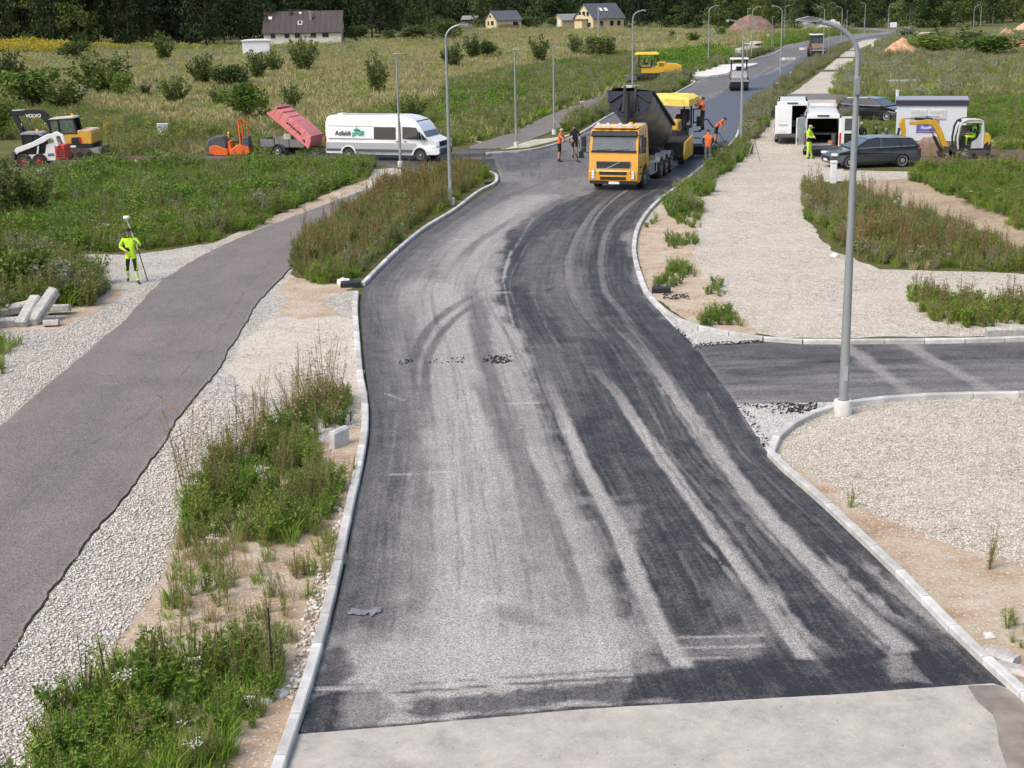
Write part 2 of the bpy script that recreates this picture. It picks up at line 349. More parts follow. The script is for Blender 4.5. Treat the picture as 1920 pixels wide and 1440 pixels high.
def build_ground():
    rows = np.concatenate([np.linspace(-12, 14, 8), 14 * np.exp(np.linspace(0, math.log(1800 / 14), 420))])
    us = np.linspace(-1, 1, 420)
    Y = np.repeat(rows, len(us)); wid = np.maximum(np.abs(Y) * .62 + 22, 30); X = np.tile(us, len(rows)) * wid
    col = np.tile(np.array(DGREEN), (len(X), 1)).astype(float)
    jx = (fnoise(X, Y, 3., 3) - .5); jy = (fnoise(X, Y, 3., 9) - .5)
    jit = np.clip(np.abs(Y) * .03, .5, 6)
    for poly, c in ZONES:
        w = [G(max(x, -900), max(y, 22 if x < 960 else 22)) for x, y in poly]
        inside = inpoly(X + jx * jit, Y + jy * jit * 2.2, w); col[inside] = c
    n = len(us); i = np.arange((len(rows) - 1) * (n - 1)); r = i // (n - 1); q = i % (n - 1); a = r * n + q
    F = np.stack([a, a + 1, a + n + 1, a + n], 1)
    Z = np.zeros_like(X)
    me = npmesh('ground', np.stack([X, Y, Z], 1), F, [M_GROUND])
    ca = me.color_attributes.new('zone', 'FLOAT_COLOR', 'POINT'); ca.data.foreach_set('color', np.concatenate([col, np.ones((len(col), 1))], 1).astype(np.float32).ravel())
    o = link('ground', me); o['kind'] = 'structure'; return o
build_ground()

def densify(pts, step, jit, seed=0, close=True):
    out = []; n = len(pts); rr = random.Random(seed)
    for i in range(n if close else n - 1):
        a = pts[i]; b = pts[(i + 1) % n]; L_ = (b - a).length; k = max(1, int(L_ / step))
        k = min(k, 400)
        for j in range(k):
            p = a.lerp(b, j / k); nrm = Vector((-(b - a).y, (b - a).x, 0)).normalized() if L_ > 1e-6 else Vector()
            d = (mnoise.noise(Vector((p.x * 1.1, p.y * 1.1, seed))) * .7 + mnoise.noise(Vector((p.x * 5, p.y * 5, seed + 3))) * .3) * jit
            out.append(p + nrm * d)
    return out
def sheet(name, outline, z, m, step=.12, jit=.0, kind='structure', thick=0., seed=0, smoothn=0):
    w = pix(outline); 
    if step: w = densify(w, step, jit, seed)
    w = [Vector((p.x, p.y, z)) for p in w]
    tri = tessellate_polygon([w]); V = [tuple(p) for p in w]; F = [tuple(t) for t in tri]
    if thick:
        n = len(V); V += [(x, y, zz - thick) for x, y, zz in V]; F += [(i, (i + 1) % n, n + (i + 1) % n, n + i) for i in range(n)]
    me = bpy.data.meshes.new(name); me.from_pydata(V, [], F)
    bm = bmesh.new(); bm.from_mesh(me); bmesh.ops.recalc_face_normals(bm, faces=bm.faces[:])
    up = [f for f in bm.faces if abs(f.normal.z) > .9]
    if up and sum(f.normal.z for f in up) < 0: bmesh.ops.reverse_faces(bm, faces=bm.faces[:])
    bm.to_mesh(me); bm.free()
    me.materials.append(m); o = link(name, me); o['kind'] = kind; return o
# ---- gravel beds
sheet('gravel_bed', [(-420, 1560), (-420, 470), (0, 476), (250, 478), (400, 456), (480, 420), (560, 386), (640, 354), (692, 338), (700, 318), (770, 312), (850, 312), (800, 335), (700, 385), (560, 480),
      (545, 515), (600, 548), (668, 545), (668, 640), (683, 745), (681, 800), (660, 940), (608, 1150), (520, 1440), (480, 1600)], .004, M_GRAV, .2, .12)
sheet('gravel_yard', [(2060, 629), (1475, 634), (1290, 604), (1212, 538), (1188, 450), (1232, 372), (1312, 310), (1384, 268), (1398, 235), (1440, 205), (1460, 188), (1500, 165), (1560, 118), (1600, 82), (1645, 68), (1650, 75),
      (1610, 92), (1590, 130), (1556, 172), (1575, 186), (1562, 232), (1600, 262), (1580, 320), (1730, 322), (1700, 336), (1520, 342), (1500, 370), (1512, 412), (1560, 470), (1650, 505), (1960, 514), (2060, 514)], .004, M_GRAVR, .3, .25)
sheet('gravel_plot', [(1447, 862), (1447, 838), (1462, 815), (1500, 787), (1545, 768), (1620, 752), (1700, 745), (1900, 738), (2700, 738), (2900, 1600), (2300, 1650), (2000, 1375), (1800, 1188), (1700, 1082), (1525, 915)], .004, M_GRAVR, .3, .0)
sheet('gravel_wedge', [(1225, 570), (1290, 606), (1420, 630), (1480, 637), (1500, 655), (1640, 745), (1545, 764), (1500, 783), (1462, 812), (1447, 838), (1447, 862), (1380, 800), (1280, 640)], .004, M_GRAVW, .3, .0)
sheet('fine_gravel', [(455, 640), (500, 600), (600, 585), (662, 600), (668, 640), (682, 740), (640, 760), (560, 750), (470, 740), (425, 700)], .006, M_GRAVF, .2, .25, seed=12)
# ---- sand patches on them
sheet('sand_patch', [(180, 1245), (255, 1150), (300, 1085), (335, 985), (420, 905), (560, 850), (640, 815), (676, 800), (668, 880), (652, 990), (616, 1150), (578, 1300), (540, 1430), (500, 1540), (300, 1500), (60, 1480), (120, 1330)], .008, M_SAND, .12, .3, seed=4)
sheet('sand_patch', [(545, 520), (600, 528), (662, 540), (600, 566), (640, 590), (560, 600), (520, 585), (545, 560), (520, 548)], .008, M_SAND, .12, .12, seed=5)
sheet('sand_patch', [(120, 600), (100, 575), (200, 560), (222, 530), (230, 552), (180, 585), (150, 598), (110, 618), (-60, 625), (-60, 590)], .008, M_SAND, .12, .12, seed=6)
sheet('sand_patch', [(1191, 470), (1200, 425), (1260, 390), (1310, 400), (1300, 480), (1330, 540), (1400, 600), (1420, 629), (1300, 606), (1222, 556)], .008, M_SAND, .12, .25, seed=8)
sheet('sand_patch', [(1456, 866), (1530, 890), (1590, 935), (1680, 985), (1800, 1030), (1940, 1060), (2100, 1120), (2200, 1500), (2040, 1400), (1900, 1270), (1750, 1130), (1600, 980)], .008, M_SAND, .12, .2, seed=9)
sheet('sand_patch', [(560, 388), (640, 352), (694, 336), (690, 346), (620, 376), (560, 400), (480, 430), (430, 452), (400, 460)], .008, M_SAND, .12, .15, seed=10)

# ---- painted ribbons
def interp_edge(pts, axis, t):
    w = pix(pts); w.sort(key=lambda p: p[axis]); a = np.array([p[axis] for p in w]); b = np.array([p[1 - axis] for p in w])
    return np.interp(t, a, b)
def seg_dist(X, Y, P):
    """distance to polyline, arclength param 0..1 and signed side"""
    best = np.full(X.shape, 1e9); par = np.zeros_like(X); acc = 0; tot = sum((P[i + 1] - P[i]).length for i in range(len(P) - 1))
    for i in range(len(P) - 1):
        a, b = P[i], P[i + 1]; d = b - a; L2 = d.x * d.x + d.y * d.y; l = math.sqrt(L2)
        t = np.clip(((X - a.x) * d.x + (Y - a.y) * d.y) / L2, 0, 1)
        dd = np.hypot(X - a.x - t * d.x, Y - a.y - t * d.y); m = dd < best
        best[m] = dd[m]; par[m] = (acc + t[m] * l) / tot; acc += l
    return best, par
def smooth_px(pts, n=6):
    P = [Vector((x, y)) for x, y in pts]; out = []
    for i in range(len(P) - 1):
        p0 = P[max(i - 1, 0)]; p1 = P[i]; p2 = P[i + 1]; p3 = P[min(i + 2, len(P) - 1)]
        for k in range(n):
            t = k / n; out.append(.5 * ((2 * p1) + (p2 - p0) * t + (2 * p0 - 5 * p1 + 4 * p2 - p3) * t * t + (3 * p1 - p0 - 3 * p2 + p3) * t ** 3))
    out.append(P[-1]); return [(p.x, p.y) for p in out]
def ribbon(name, A, Bp, axis, t, ncol, z, m, paint, label=None, thick=0.):
    A = smooth_px(A); Bp = smooth_px(Bp)
    a = interp_edge(A, axis, t); b = interp_edge(Bp, axis, t)
    if thick: a = a + (fnoise(t * 0, t, .9, 4) - .5) * .16; b = b + (fnoise(t * 0 + 9, t, .7, 8) - .5) * .2
    u = np.linspace(0, 1, ncol)
    O = a[:, None] * (1 - u) + b[:, None] * u; T = np.repeat(t[:, None], ncol, 1)
    X, Y = (O, T) if axis == 1 else (T, O)
    X = X.ravel(); Y = Y.ravel(); n = ncol; i = np.arange((len(t) - 1) * (n - 1)); r = i // (n - 1); q = i % (n - 1); k = r * n + q
    F = np.stack([k, k + 1, k + n + 1, k + n], 1)
    if axis == 0: F = F[:, ::-1]
    V = np.stack([X, Y, np.full_like(X, z)], 1)
    tone, fresh = paint(X, Y, np.tile(u, len(t)))
    if thick:                      # skirts along both long edges
        base = len(V); e1 = np.arange(len(t)) * n; e2 = e1 + n - 1; add = []; ff = []
        for e, sgn in ((e1, -1), (e2, 1)):
            vv = V[e].copy(); vv[:, 2] -= thick; vv[:, 0 if axis == 1 else 1] += sgn * thick * .8 * (1 if b.mean() > a.mean() else -1)
            s0 = base + sum(len(x) for x in add); add.append(vv); j = np.arange(len(t) - 1)
            ff.append(np.stack([e[j], e[j + 1], s0 + j + 1, s0 + j], 1))
        V = np.concatenate([V] + add); F = np.concatenate([F] + ff)
        k = sum(len(x) for x in add); tone = np.concatenate([tone, np.full(k, -.4)]); fresh = np.concatenate([fresh, np.zeros(k)])
    me = npmesh(name, V, F, [m])
    for nm, d in (('tone', tone), ('fresh', fresh)):
        at = me.attributes.new(nm, 'FLOAT', 'POINT'); at.data.foreach_set('value', d.astype(np.float32))
    wd = float(np.abs(b - a).mean()); fl = np.zeros((len(V), 3), np.float32); nn = len(t) * ncol; fl[:nn, 0] = np.tile(u, len(t)) * wd * 3.6; fl[:nn, 1] = np.repeat(t, ncol) * .13; fl[nn:, 0] = 3
    at = me.attributes.new('flow', 'FLOAT_VECTOR', 'POINT'); at.data.foreach_set('vector', fl.ravel())
    o = link(name, me); o['kind'] = 'structure'; return o
def stroke(T, X, Y, pts, w, val, soft=.35, mode='mix', amt=1., z=0., fade=None, w1=None, rag=.25, seed=1):
    P = pix(smooth_px(pts), z); d, par = seg_dist(X, Y, P)
    ww = w / 2 if w1 is None else (w * (1 - par) + w1 * par) / 2
    ww = np.maximum(ww * (1 + rag * (vnoise(X + .2 * Y, Y - .3 * X, .35, seed) - .5) * 2), .004)
    k = np.clip((ww - d) / (soft * ww + 1e-6) + .5, 0, 1) * amt
    if fade == 'end': k *= np.clip((1 - par) * 3, 0, 1)
    if fade == 'both': k *= np.clip((1 - par) * 4, 0, 1) * np.clip(par * 4, 0, 1)
    if fade == 'start': k *= np.clip(par * 3, 0, 1)
    return T * (1 - k) + val * k if mode == 'mix' else T + val * k
def area(T, X, Y, poly, val, amt=1., soft=.4, seed=0, js=1.2, z=0.):
    """blotchy area with ragged, broken edge"""
    w = pix(poly, z); k = np.zeros_like(X)
    for j in range(5):
        k += inpoly(X + (fnoise(X, Y, js, seed + 11) - .5) * soft * 3 + soft * .5 * math.cos(j * 1.26), Y + (fnoise(X, Y, js, seed + 23) - .5) * soft * 4 + soft * .5 * math.sin(j * 1.26), w)
    k = k / 5 * amt; return T * (1 - k) + val * k
# ================================================================ ROADS
L_EDGE = [(500, 1560), (545, 1440), (600, 1240), (640, 1100), (665, 960), (688, 860), (694, 790), (690, 735), (680, 640), (677, 565), (692, 527), (740, 480), (795, 436), (850, 402), (900, 368), (936, 345), (934, 322), (926, 300), (930, 286),
          (990, 281), (1045, 269), (1095, 246), (1155, 211), (1240, 186), (1296, 158), (1325, 142), (1400, 116), (1440, 99), (1520, 77), (1600, 65), (1700, 58)]
R_EDGE = [(2300, 1560), (2080, 1440), (1920, 1300), (1800, 1190), (1700, 1087), (1520, 920), (1440, 850), (1400, 790), (1310, 660), (1262, 612), (1220, 565), (1205, 540), (1188, 480), (1187, 450), (1193, 425), (1208, 400), (1234, 374), (1275, 343), (1312, 315), (1352, 284), (1378, 260),
          (1388, 238), (1400, 200), (1436, 172), (1500, 124), (1548, 97), (1600, 79), (1710, 64)]
def paint_main(X, Y, U):
    T = np.full_like(X, .40)
    T += (fnoise(X, Y * .35, 2.2, 5) - .5) * .26 + (fnoise(X * 1.6, Y * .12, .8, 15) - .5) * .18
    S = lambda pts, w, v, **k: stroke(T, X, Y, pts, w, v, **k)
    # broad wear
    T = S([(900, 1330), (870, 1100), (850, 950), (870, 800), (890, 650), (850, 540)], 2.3, .74, soft=1.4)
    T = S([(700, 1330), (740, 1100), (765, 960), (740, 860)], .9, .55, soft=1.2)
    T = S([(1130, 1330), (1090, 1150), (1030, 980), (990, 850)], 1.0, .70, soft=1.3)
    T = S([(960, 700), (900, 560), (880, 480), (960, 400), (1010, 370)], 1.6, .66, soft=1.4)
    T = S([(760, 640), (730, 700), (735, 800), (720, 900)], .8, .46, soft=1.2)
    T = S([(622, 1165), (640, 1100), (665, 960), (688, 860), (694, 790), (690, 735), (680, 640), (677, 565), (692, 527), (795, 436), (850, 402), (936, 345)], 1.7, .17, soft=1.1)
    # tacky dark right half
    T = area(T, X, Y, [(945, 445), (930, 560), (985, 640), (1010, 740), (1060, 870), (1120, 1000), (1160, 1130), (1215, 1300), (1880, 1300), (1990, 1340), (1440, 845), (1300, 640), (1205, 545), (1170, 450), (1230, 372), (1330, 318), (1300, 290), (1150, 345), (1080, 372), (1000, 405)], .05, .95, .22, 31)
    T = area(T, X, Y, [(990, 640), (1100, 640), (1110, 760), (1040, 800), (1000, 720)], .24, .5, .3, 33)
    T = area(T, X, Y, [(1030, 430), (1110, 420), (1100, 540), (1010, 560), (960, 520)], .27, .6, .3, 35)
    T = area(T, X, Y, [(1050, 480), (1110, 560), (1130, 640), (1070, 630), (1020, 560)], .30, .5, .25, 36)
    # light strips scraped clean by the tracks
    for pts, w, v in (([(1012, 690), (1060, 800), (1100, 890), (1150, 980), (1200, 1100), (1240, 1190), (1290, 1268)], .26, .78),
                      ([(1100, 685), (1150, 730), (1190, 790), (1240, 860), (1320, 970), (1400, 1080), (1470, 1180), (1530, 1262)], .22, .80),
                      ([(1160, 620), (1200, 660), (1240, 710), (1320, 820), (1400, 930), (1490, 1030), (1600, 1140), (1685, 1218)], .34, .72),
                      ([(1170, 352), (1125, 385), (1085, 440), (1066, 500), (1078, 560), (1125, 620), (1190, 665)], .22, .36),
                      ([(1245, 350), (1190, 378), (1143, 425), (1127, 480), (1135, 545), (1170, 590), (1215, 655)], .17, .38),
                      ([(1222, 330), (1150, 375), (1112, 420), (1100, 470)], .10, .42)):
        T = S(pts, w * 1.25, v + .02 if v > .6 else v, soft=.6, amt=.88 if v > .6 else .75, fade='start' if v > .6 else 'both', rag=.16, seed=int(pts[0][0]))
        T = S([(x - 16 * (y / 900.), y) for x, y in pts], w * .22, .04, soft=.6, amt=.7, rag=.8, seed=2)
    for pts in ([(1525, 1018), (1600, 1095), (1680, 1160), (1745, 1200)], [(1600, 1035), (1700, 1130), (1790, 1195)], [(1620, 1110), (1700, 1170)], [(1440, 1090), (1500, 1180), (1570, 1240)], [(1300, 1000), (1380, 1090), (1400, 1120)]):
        T = S(pts, .13, .62, soft=.7, amt=.75, rag=1.2, fade='both', seed=int(pts[0][0]))
    T = S([(1660, 1075), (1760, 1160), (1830, 1225)], .42, .52, soft=.8, amt=.7, rag=.8, fade='both')
    T = S([(1340, 1080), (1400, 1160), (1430, 1230)], .55, .34, soft=1.1, amt=.7, rag=.8, fade='both')
    T = S([(1110, 940), (1160, 960), (1170, 1010)], .5, .62, soft=1., amt=.5, rag=1.2)
    T = S([(1190, 1130), (1200, 1200), (1225, 1260)], .35, .5, soft=1., amt=.6, rag=1)
    # tyre marks
    for pts, w, v in (([(930, 530), (872, 562), (815, 605), (785, 650), (772, 700), (770, 760), (783, 828)], .26, .17), ([(955, 540), (880, 578), (832, 620), (805, 665), (797, 720), (800, 770), (812, 822)], .22, .17),
                      ([(780, 545), (768, 600), (760, 660), (757, 740), (775, 860), (790, 980), (795, 1180)], .38, .30), ([(880, 500), (900, 640), (925, 720), (955, 810), (985, 900), (1010, 1000), (1050, 1120), (1080, 1240)], .42, .27),
                      ([(965, 820), (1030, 960), (1075, 1080), (1110, 1200)], .22, .26), ([(885, 700), (930, 790), (960, 880)], .35, .24), ([(900, 560), (905, 640), (915, 690)], .5, .26),
                      ([(640, 1060), (680, 960), (700, 860)], .5, .24),
                      ([(930, 1130), (990, 1165), (1070, 1190)], .35, .38), ([(800, 470), (860, 420), (960, 365), (1060, 330)], .4, .24), ([(960, 450), (1010, 400), (1090, 360)], .5, .22), ([(845, 505), (900, 452), (980, 400)], .35, .3)):
        T = S(pts, w, v, soft=.8, amt=.8, fade='both', seed=int(pts[0][0]) + 3)
    # seam between the lanes
    T = S([(1000, 410), (975, 450), (952, 490), (945, 530), (960, 600), (985, 690), (1015, 780)], .05, .62, soft=.8, amt=.7, rag=1)
    T = S([(958, 470), (942, 530)], .14, .7, soft=.8, amt=.8, rag=1)
    T = S([(930, 545), (1010, 547), (1040, 540)], .18, .04, soft=.8, amt=.8, rag=1.2); T = S([(905, 550), (950, 549)], .22, .8, soft=1., amt=.6)
    T = S([(1030, 430), (1090, 428)], .10, .02, soft=.7, amt=.8, rag=1.)
    ww_ = np.interp(Y, [14, 20, 40, 70, 200], [9., 9., 9.5, 11., 12.]); r_ = np.random.default_rng(9)
    for k in range(230):            # fine tyre and roller streaks that follow the lane
        u0 = r_.uniform(.04, .97); y0 = G(960, 1280).y + r_.exponential(14); l = r_.uniform(2, 14); w = r_.uniform(.012, .06); m_ = (Y > y0) & (Y < y0 + l); dd = np.abs(U[m_] - u0 - .006 * np.sin(Y[m_] * .5 + k)) * ww_[m_]
        kk = np.clip((w - dd) / (w * .8) + .3, 0, 1) * np.clip(np.minimum(Y[m_] - y0, y0 + l - Y[m_]) / 1.2, 0, 1) * r_.uniform(.1, .38) * (vnoise(U[m_] * 60, Y[m_], .5, k) > .3)
        T[m_] = T[m_] * (1 - kk) + (.05 if r_.random() < .6 else .55) * kk * 1.
    # chalk lines
    for a, b in (((742, 834), (845, 831)), ((728, 892), (865, 885)), ((928, 757), (1010, 757)), ((895, 803), (980, 803)), ((830, 450), (900, 450)), ((720, 738), (758, 752))):
        T = S([a, b], .05, 1.0, soft=.8, amt=.6, rag=1.2)
    # the far lane and the junction on the other side
    T = area(T, X, Y, [(930, 322), (920, 288), (1050, 268), (1160, 208), (1300, 158), (1440, 98), (1600, 64), (1560, 85), (1480, 115), (1400, 152), (1300, 200), (1200, 300), (1100, 330), (1000, 340)], .24, .8, .8, 51)
    T = area(T, X, Y, [(930, 325), (910, 288), (1040, 275), (1060, 290), (1000, 315)], .13, .7, .6, 52)
    for k in range(7):
        T = S([(1250 + k * 12, 205 - k * 3), (1330 + k * 14, 172 - k * 4), (1440 + k * 6, 128 - k * 3)], .35, (.12, .5)[k % 2], soft=1.2, amt=.6, rag=1.3, seed=k)
    # bottom strip
    T = area(T, X, Y, [(600, 1300), (660, 1200), (800, 1160), (1160, 1170), (1210, 1300), (1000, 1310)], .80, .75, .8, 61)
    T = area(T, X, Y, [(585, 1300), (1200, 1275), (1200, 1300), (560, 1380)], .72, .7, .1, 62, .5)
    T = area(T, X, Y, [(590, 1290), (596, 1230), (640, 1212), (668, 1258), (640, 1292)], .13, .95, .12, 63, .5)
    T = area(T, X, Y, [(555, 1385), (588, 1302), (652, 1300), (652, 1375)], .02, .95, .06, 64, .5)
    T = area(T, X, Y, [(640, 1300), (700, 1296), (740, 1330), (700, 1372), (640, 1374)], .35, .8, .08, 68, .5)
    T = area(T, X, Y, [(780, 1306), (900, 1308), (1020, 1290), (1200, 1280), (1230, 1312), (1080, 1312), (930, 1340), (800, 1344), (740, 1336)], .14, .92, .10, 65, .5)
    T = area(T, X, Y, [(1190, 1262), (1280, 1254), (1860, 1212), (1940, 1300), (1180, 1318)], .0, .9, .07, 66, .5)
    T = area(T, X, Y, [(1660, 1225), (1700, 1222), (1745, 1282), (1680, 1284)], .55, .7, .08, 67, .5)
    T = area(T, X, Y, [(1270, 1195), (1420, 1190), (1430, 1235), (1290, 1240)], .42, .6, .1, 69, .4)
    for k, y in enumerate((1198, 1218, 1238)): T = S([(1275, y), (1350, y - 3), (1430, y - 6)], .06, .85, soft=1., amt=.6, rag=1.2, seed=k)
    for k in range(5):
        y = 1248 + 15 * k; T = S([(1190, y + 18), (1400, y + 6), (1700, y - 20), (1870, y - 32)], .03, .0, soft=.9, amt=.55, rag=1, seed=k)
    for yy, a in ((1300, .8), (1286, .5)): T = S([(575, yy), (750, yy), (950, yy - 14), (1200, yy - 30)], .045, .0, soft=.8, amt=a, rag=1.2)
    T = S([(553, 1378), (750, 1362), (1100, 1330), (1500, 1308), (1862, 1282)], .10, .02, soft=.7, amt=.9, rag=.6)
    fr = np.clip(area(np.zeros_like(X), X, Y, [(1262, 350), (1240, 290), (1290, 206), (1340, 182), (1372, 166), (1400, 152), (1450, 136), (1500, 109), (1560, 82), (1640, 67), (1720, 58), (1760, 66), (1600, 88), (1500, 132), (1440, 178), (1404, 210), (1398, 235), (1370, 275), (1330, 312)], 1., 1., .12, 71), 0, 1)
    fr *= np.clip((1.0 - 0 * X), 0, 1)
    return T, fr
ty = np.exp(np.linspace(math.log(13.2), math.log(520), 1000))
ribbon('road', L_EDGE, R_EDGE, 1, ty, 210, .016, M_ROAD, paint_main)
def paint_side(X, Y, U):
    T = .20 + (fnoise(X * .25, Y, .55, 5) - .5) * .35
    T += (1 - U) * .0 + np.clip(U - .55, 0, 1) * .42
    S = lambda pts, w, v, **k: stroke(T, X, Y, pts, w, v, **k)
    T = S([(1575, 640), (1640, 690), (1720, 745)], .42, .62, soft=1., amt=.75, rag=.5); T = S([(1690, 640), (1760, 680), (1860, 735)], .36, .62, soft=1., amt=.75, rag=.5)
    T = S([(1300, 652), (1340, 705), (1378, 757)], .2, .5, soft=1, amt=.5); T = S([(1300, 652), (1340, 705), (1378, 757)], .05, .0, soft=1, amt=.9)
    return T, np.zeros_like(X)
SA = [(1240, 652), (1300, 650), (1420, 641), (1600, 638), (2300, 622)]; SB = [(1370, 757), (1430, 757), (1560, 754), (1640, 750), (1800, 741), (2300, 732)]
w0 = G(1297, 650).x; w1 = G(2050, 700).x
ribbon('side_road', SA, SB, 0, np.linspace(w0, w1, 240), 90, .010, M_ROAD, paint_side)
def paint_west(X, Y, U):
    T = .10 + (fnoise(X * .2, Y, 1.2, 5) - .5) * .5; return T, np.zeros_like(X)
ribbon('side_road', [(300, 294), (500, 286), (600, 284), (830, 281), (960, 283)], [(300, 306), (500, 304), (700, 309), (760, 318), (880, 314), (960, 326)], 0, np.linspace(G(300, 300).x, G(945, 300).x, 220), 50, .010, M_ROAD, paint_west)
def paint_path(X, Y, U):
    T = .55 + (fnoise(X, Y, 1.5, 5) - .5) * .35
    S = lambda pts, w, v, **k: stroke(T, X, Y, pts, w, v, **k)
    T = S([(430, 470), (380, 540), (330, 640), (200, 760), (60, 920), (-80, 1100)], .9, .38, soft=1.3, amt=.5, rag=1)
    T = S([(560, 440), (480, 520), (420, 610), (330, 720), (260, 790), (130, 860), (30, 960), (-60, 1060)], .05, .1, soft=.9, amt=.6, rag=1.3)
    T = S([(190, 722), (270, 722)], .05, .95, soft=.9, amt=.5)
    return T, np.zeros_like(X)
PA = [(-500, 1330), (-200, 980), (0, 803), (130, 690), (190, 640), (245, 590), (290, 540), (335, 508), (400, 470), (500, 427), (620, 381), (700, 352), (760, 326), (800, 312)]
PB = [(-500, 1900), (-200, 1510), (0, 1250), (60, 1165), (150, 1035), (240, 925), (300, 840), (352, 765), (410, 690), (445, 630), (490, 562), (545, 505), (600, 450), (640, 415), (720, 374), (800, 337), (870, 312)]
ribbon('footpath', PA, PB, 1, np.exp(np.linspace(math.log(13), math.log(G(810, 313).y), 500)), 50, .040, M_PATH, paint_path, thick=.036)
ribbon('footpath', [(880, 275), (960, 248), (1035, 214), (1100, 189), (1150, 171), (1230, 157), (1290, 134), (1335, 119), (1380, 108), (1440, 88), (1500, 76)], [(935, 282), (985, 266), (1050, 240), (1120, 206), (1180, 181), (1245, 161), (1290, 146), (1330, 130), (1400, 108), (1455, 92), (1505, 80)], 1,
       np.linspace(G(900, 280).y, G(1480, 82).y, 300), 20, .028, M_PATH, paint_path, thick=.02)
ribbon('footpath', [(1470, 176), (1570, 176), (1680, 180)], [(1440, 188), (1570, 187), (1680, 190)], 0, np.linspace(G(1455, 182).x, G(1670, 184).x, 40), 12, .012, M_PATH, paint_path)
for pl in ([(1528, 131), (1640, 130), (1640, 133.5), (1524, 135)], [(1568, 107), (1640, 106), (1640, 108.5), (1565, 109.5)], [(1588, 94), (1650, 93), (1650, 95), (1586, 96)]): sheet('crossing_strip', pl, .009, M_PATH, .4, .02)
# concrete apron in front
sheet('concrete_apron', [(430, 1620), (520, 1480), (556, 1380), (750, 1364), (1100, 1332), (1500, 1309), (1862, 1284), (1935, 1310), (2090, 1440), (2300, 1620)], .021, M_CONC, .07, .02, seed=3)
M_WET = mat('damp_mortar', (.22, .19, .165), .8, var=.35, vscale=2.5, bump=.5, bscale=40)
sheet('damp_patch', [(1815, 1290), (1868, 1288), (1940, 1318), (2060, 1420), (2120, 1500), (1925, 1500), (1890, 1440), (1870, 1390), (1858, 1345), (1835, 1322)], .025, M_WET, .04, .06, seed=3)
# pale pads and aprons far off
for i, pl in enumerate(([(1298, 144), (1300, 132), (1330, 124), (1388, 121), (1420, 121), (1372, 134), (1362, 140), (1330, 144)], )):
    sheet('concrete_island', pl, .12, mat('pale_paving', (.62, .6, .57), .85), .3, .02, thick=.12)
for pl in ([(1045, 212), (1100, 205), (1060, 196), (1042, 188), (1120, 190), (1080, 212)], [(1160, 160), (1230, 158), (1170, 172)], [(1270, 136), (1310, 128), (1290, 146)], [(965, 104), (990, 101), (990, 104), (970, 106)], [(1375, 92), (1440, 78), (1475, 73), (1460, 84), (1400, 98)], [(1260, 100), (1420, 93), (1440, 99), (1280, 102)], [(1375, 78), (1470, 76), (1440, 84), (1420, 86)], [(1630, 62), (1760, 60), (1700, 66)], [(725, 317), (760, 313), (800, 318), (770, 328), (712, 347), (690, 345), (700, 332)], [(880, 262), (940, 272), (1000, 262), (1040, 258), (1078, 250), (1040, 264), (990, 276), (940, 280)]):
    sheet('gravel_apron', pl, .006, M_GRAVR, .3, .1)

# ================================================================ KERBS
def kerb(label, pts, gaps=(), hz=.125, wid=.15, piece=1.0, drop=None, group='kerbs along the roads', sm=6, mtl=None):
    P = pix(smooth_px(pts, sm), hz); root = thing('kerb', label, 'kerb', (P[0].x, P[0].y, 0), 0, group)
    S_ = [0.]
    for i in range(len(P) - 1): S_.append(S_[-1] + (P[i + 1] - P[i]).length)
    xs = [p.x for p in P]; ys = [p.y for p in P]; s = 0; tot = S_[-1]; cnt = 0; rr = random.Random(len(label))
    far = MB()
    while s < tot - .15:
        e = min(s + piece, tot); a = np.interp(s + .009, S_, xs), np.interp(s + .009, S_, ys); b = np.interp(e - .009, S_, xs), np.interp(e - .009, S_, ys)
        mid = Vector(((a[0] + b[0]) / 2, (a[1] + b[1]) / 2, 0)); d = Vector((b[0] - a[0], b[1] - a[1], 0)); l = d.length; ang = math.atan2(d.y, d.x) + rr.uniform(-.006, .006)
        h = hz + rr.uniform(-.003, .003); h0 = h1 = h
        if drop: h0 = h * drop(s / tot); h1 = h * drop(e / tot)
        w = wid / 2; c = .018; prof = [(-w, -.05), (w, -.05), (w, 1 - .0), (w - c, 1.), (-w + c, 1.), (-w, 1.)]
        loc = mid - Vector((P[0].x, P[0].y, 0)); vs = []
        for x, hh in ((-l / 2, h0), (l / 2, h1)):
            for (yy, zz) in ((-w, -.05), (w, -.05), (w, hh - c), (w - c, hh), (-w + c, hh), (-w, hh - c)): vs.append((x, yy, zz))
        fs = [(i, (i + 1) % 6, 6 + (i + 1) % 6, 6 + i) for i in range(6)] + [(5, 4, 3, 2, 1, 0), (6, 7, 8, 9, 10, 11)]
        if cnt < 110:
            m = MB().add(vs, fs); o = m.build('kerb_stone', mtl or M_KERB, root); o.location = loc; o.rotation_euler = (0, 0, ang)
        else:
            R = Matrix.Rotation(ang, 3, 'Z'); far.add([R @ Vector(v) + loc for v in vs], fs)
        cnt += 1; s = e
    if far.v:
        o = far.build('kerb_stone', M_KERB, root); o['kind'] = 'stuff'
    return root
kerb('long pale kerb between the weedy verge and the near road, left side', [(470, 1600), (519, 1440), (552, 1345), (585, 1240), (622, 1100), (652, 960), (672, 870), (684, 800), (683, 745), (675, 700), (670, 640), (666, 580), (668, 545)])
kerb('pale kerb curving round the rusty weed island to its tip by the junction', [(680, 529), (740, 470), (795, 425), (850, 392), (895, 358), (925, 343), (932, 333), (928, 324), (918, 320)])
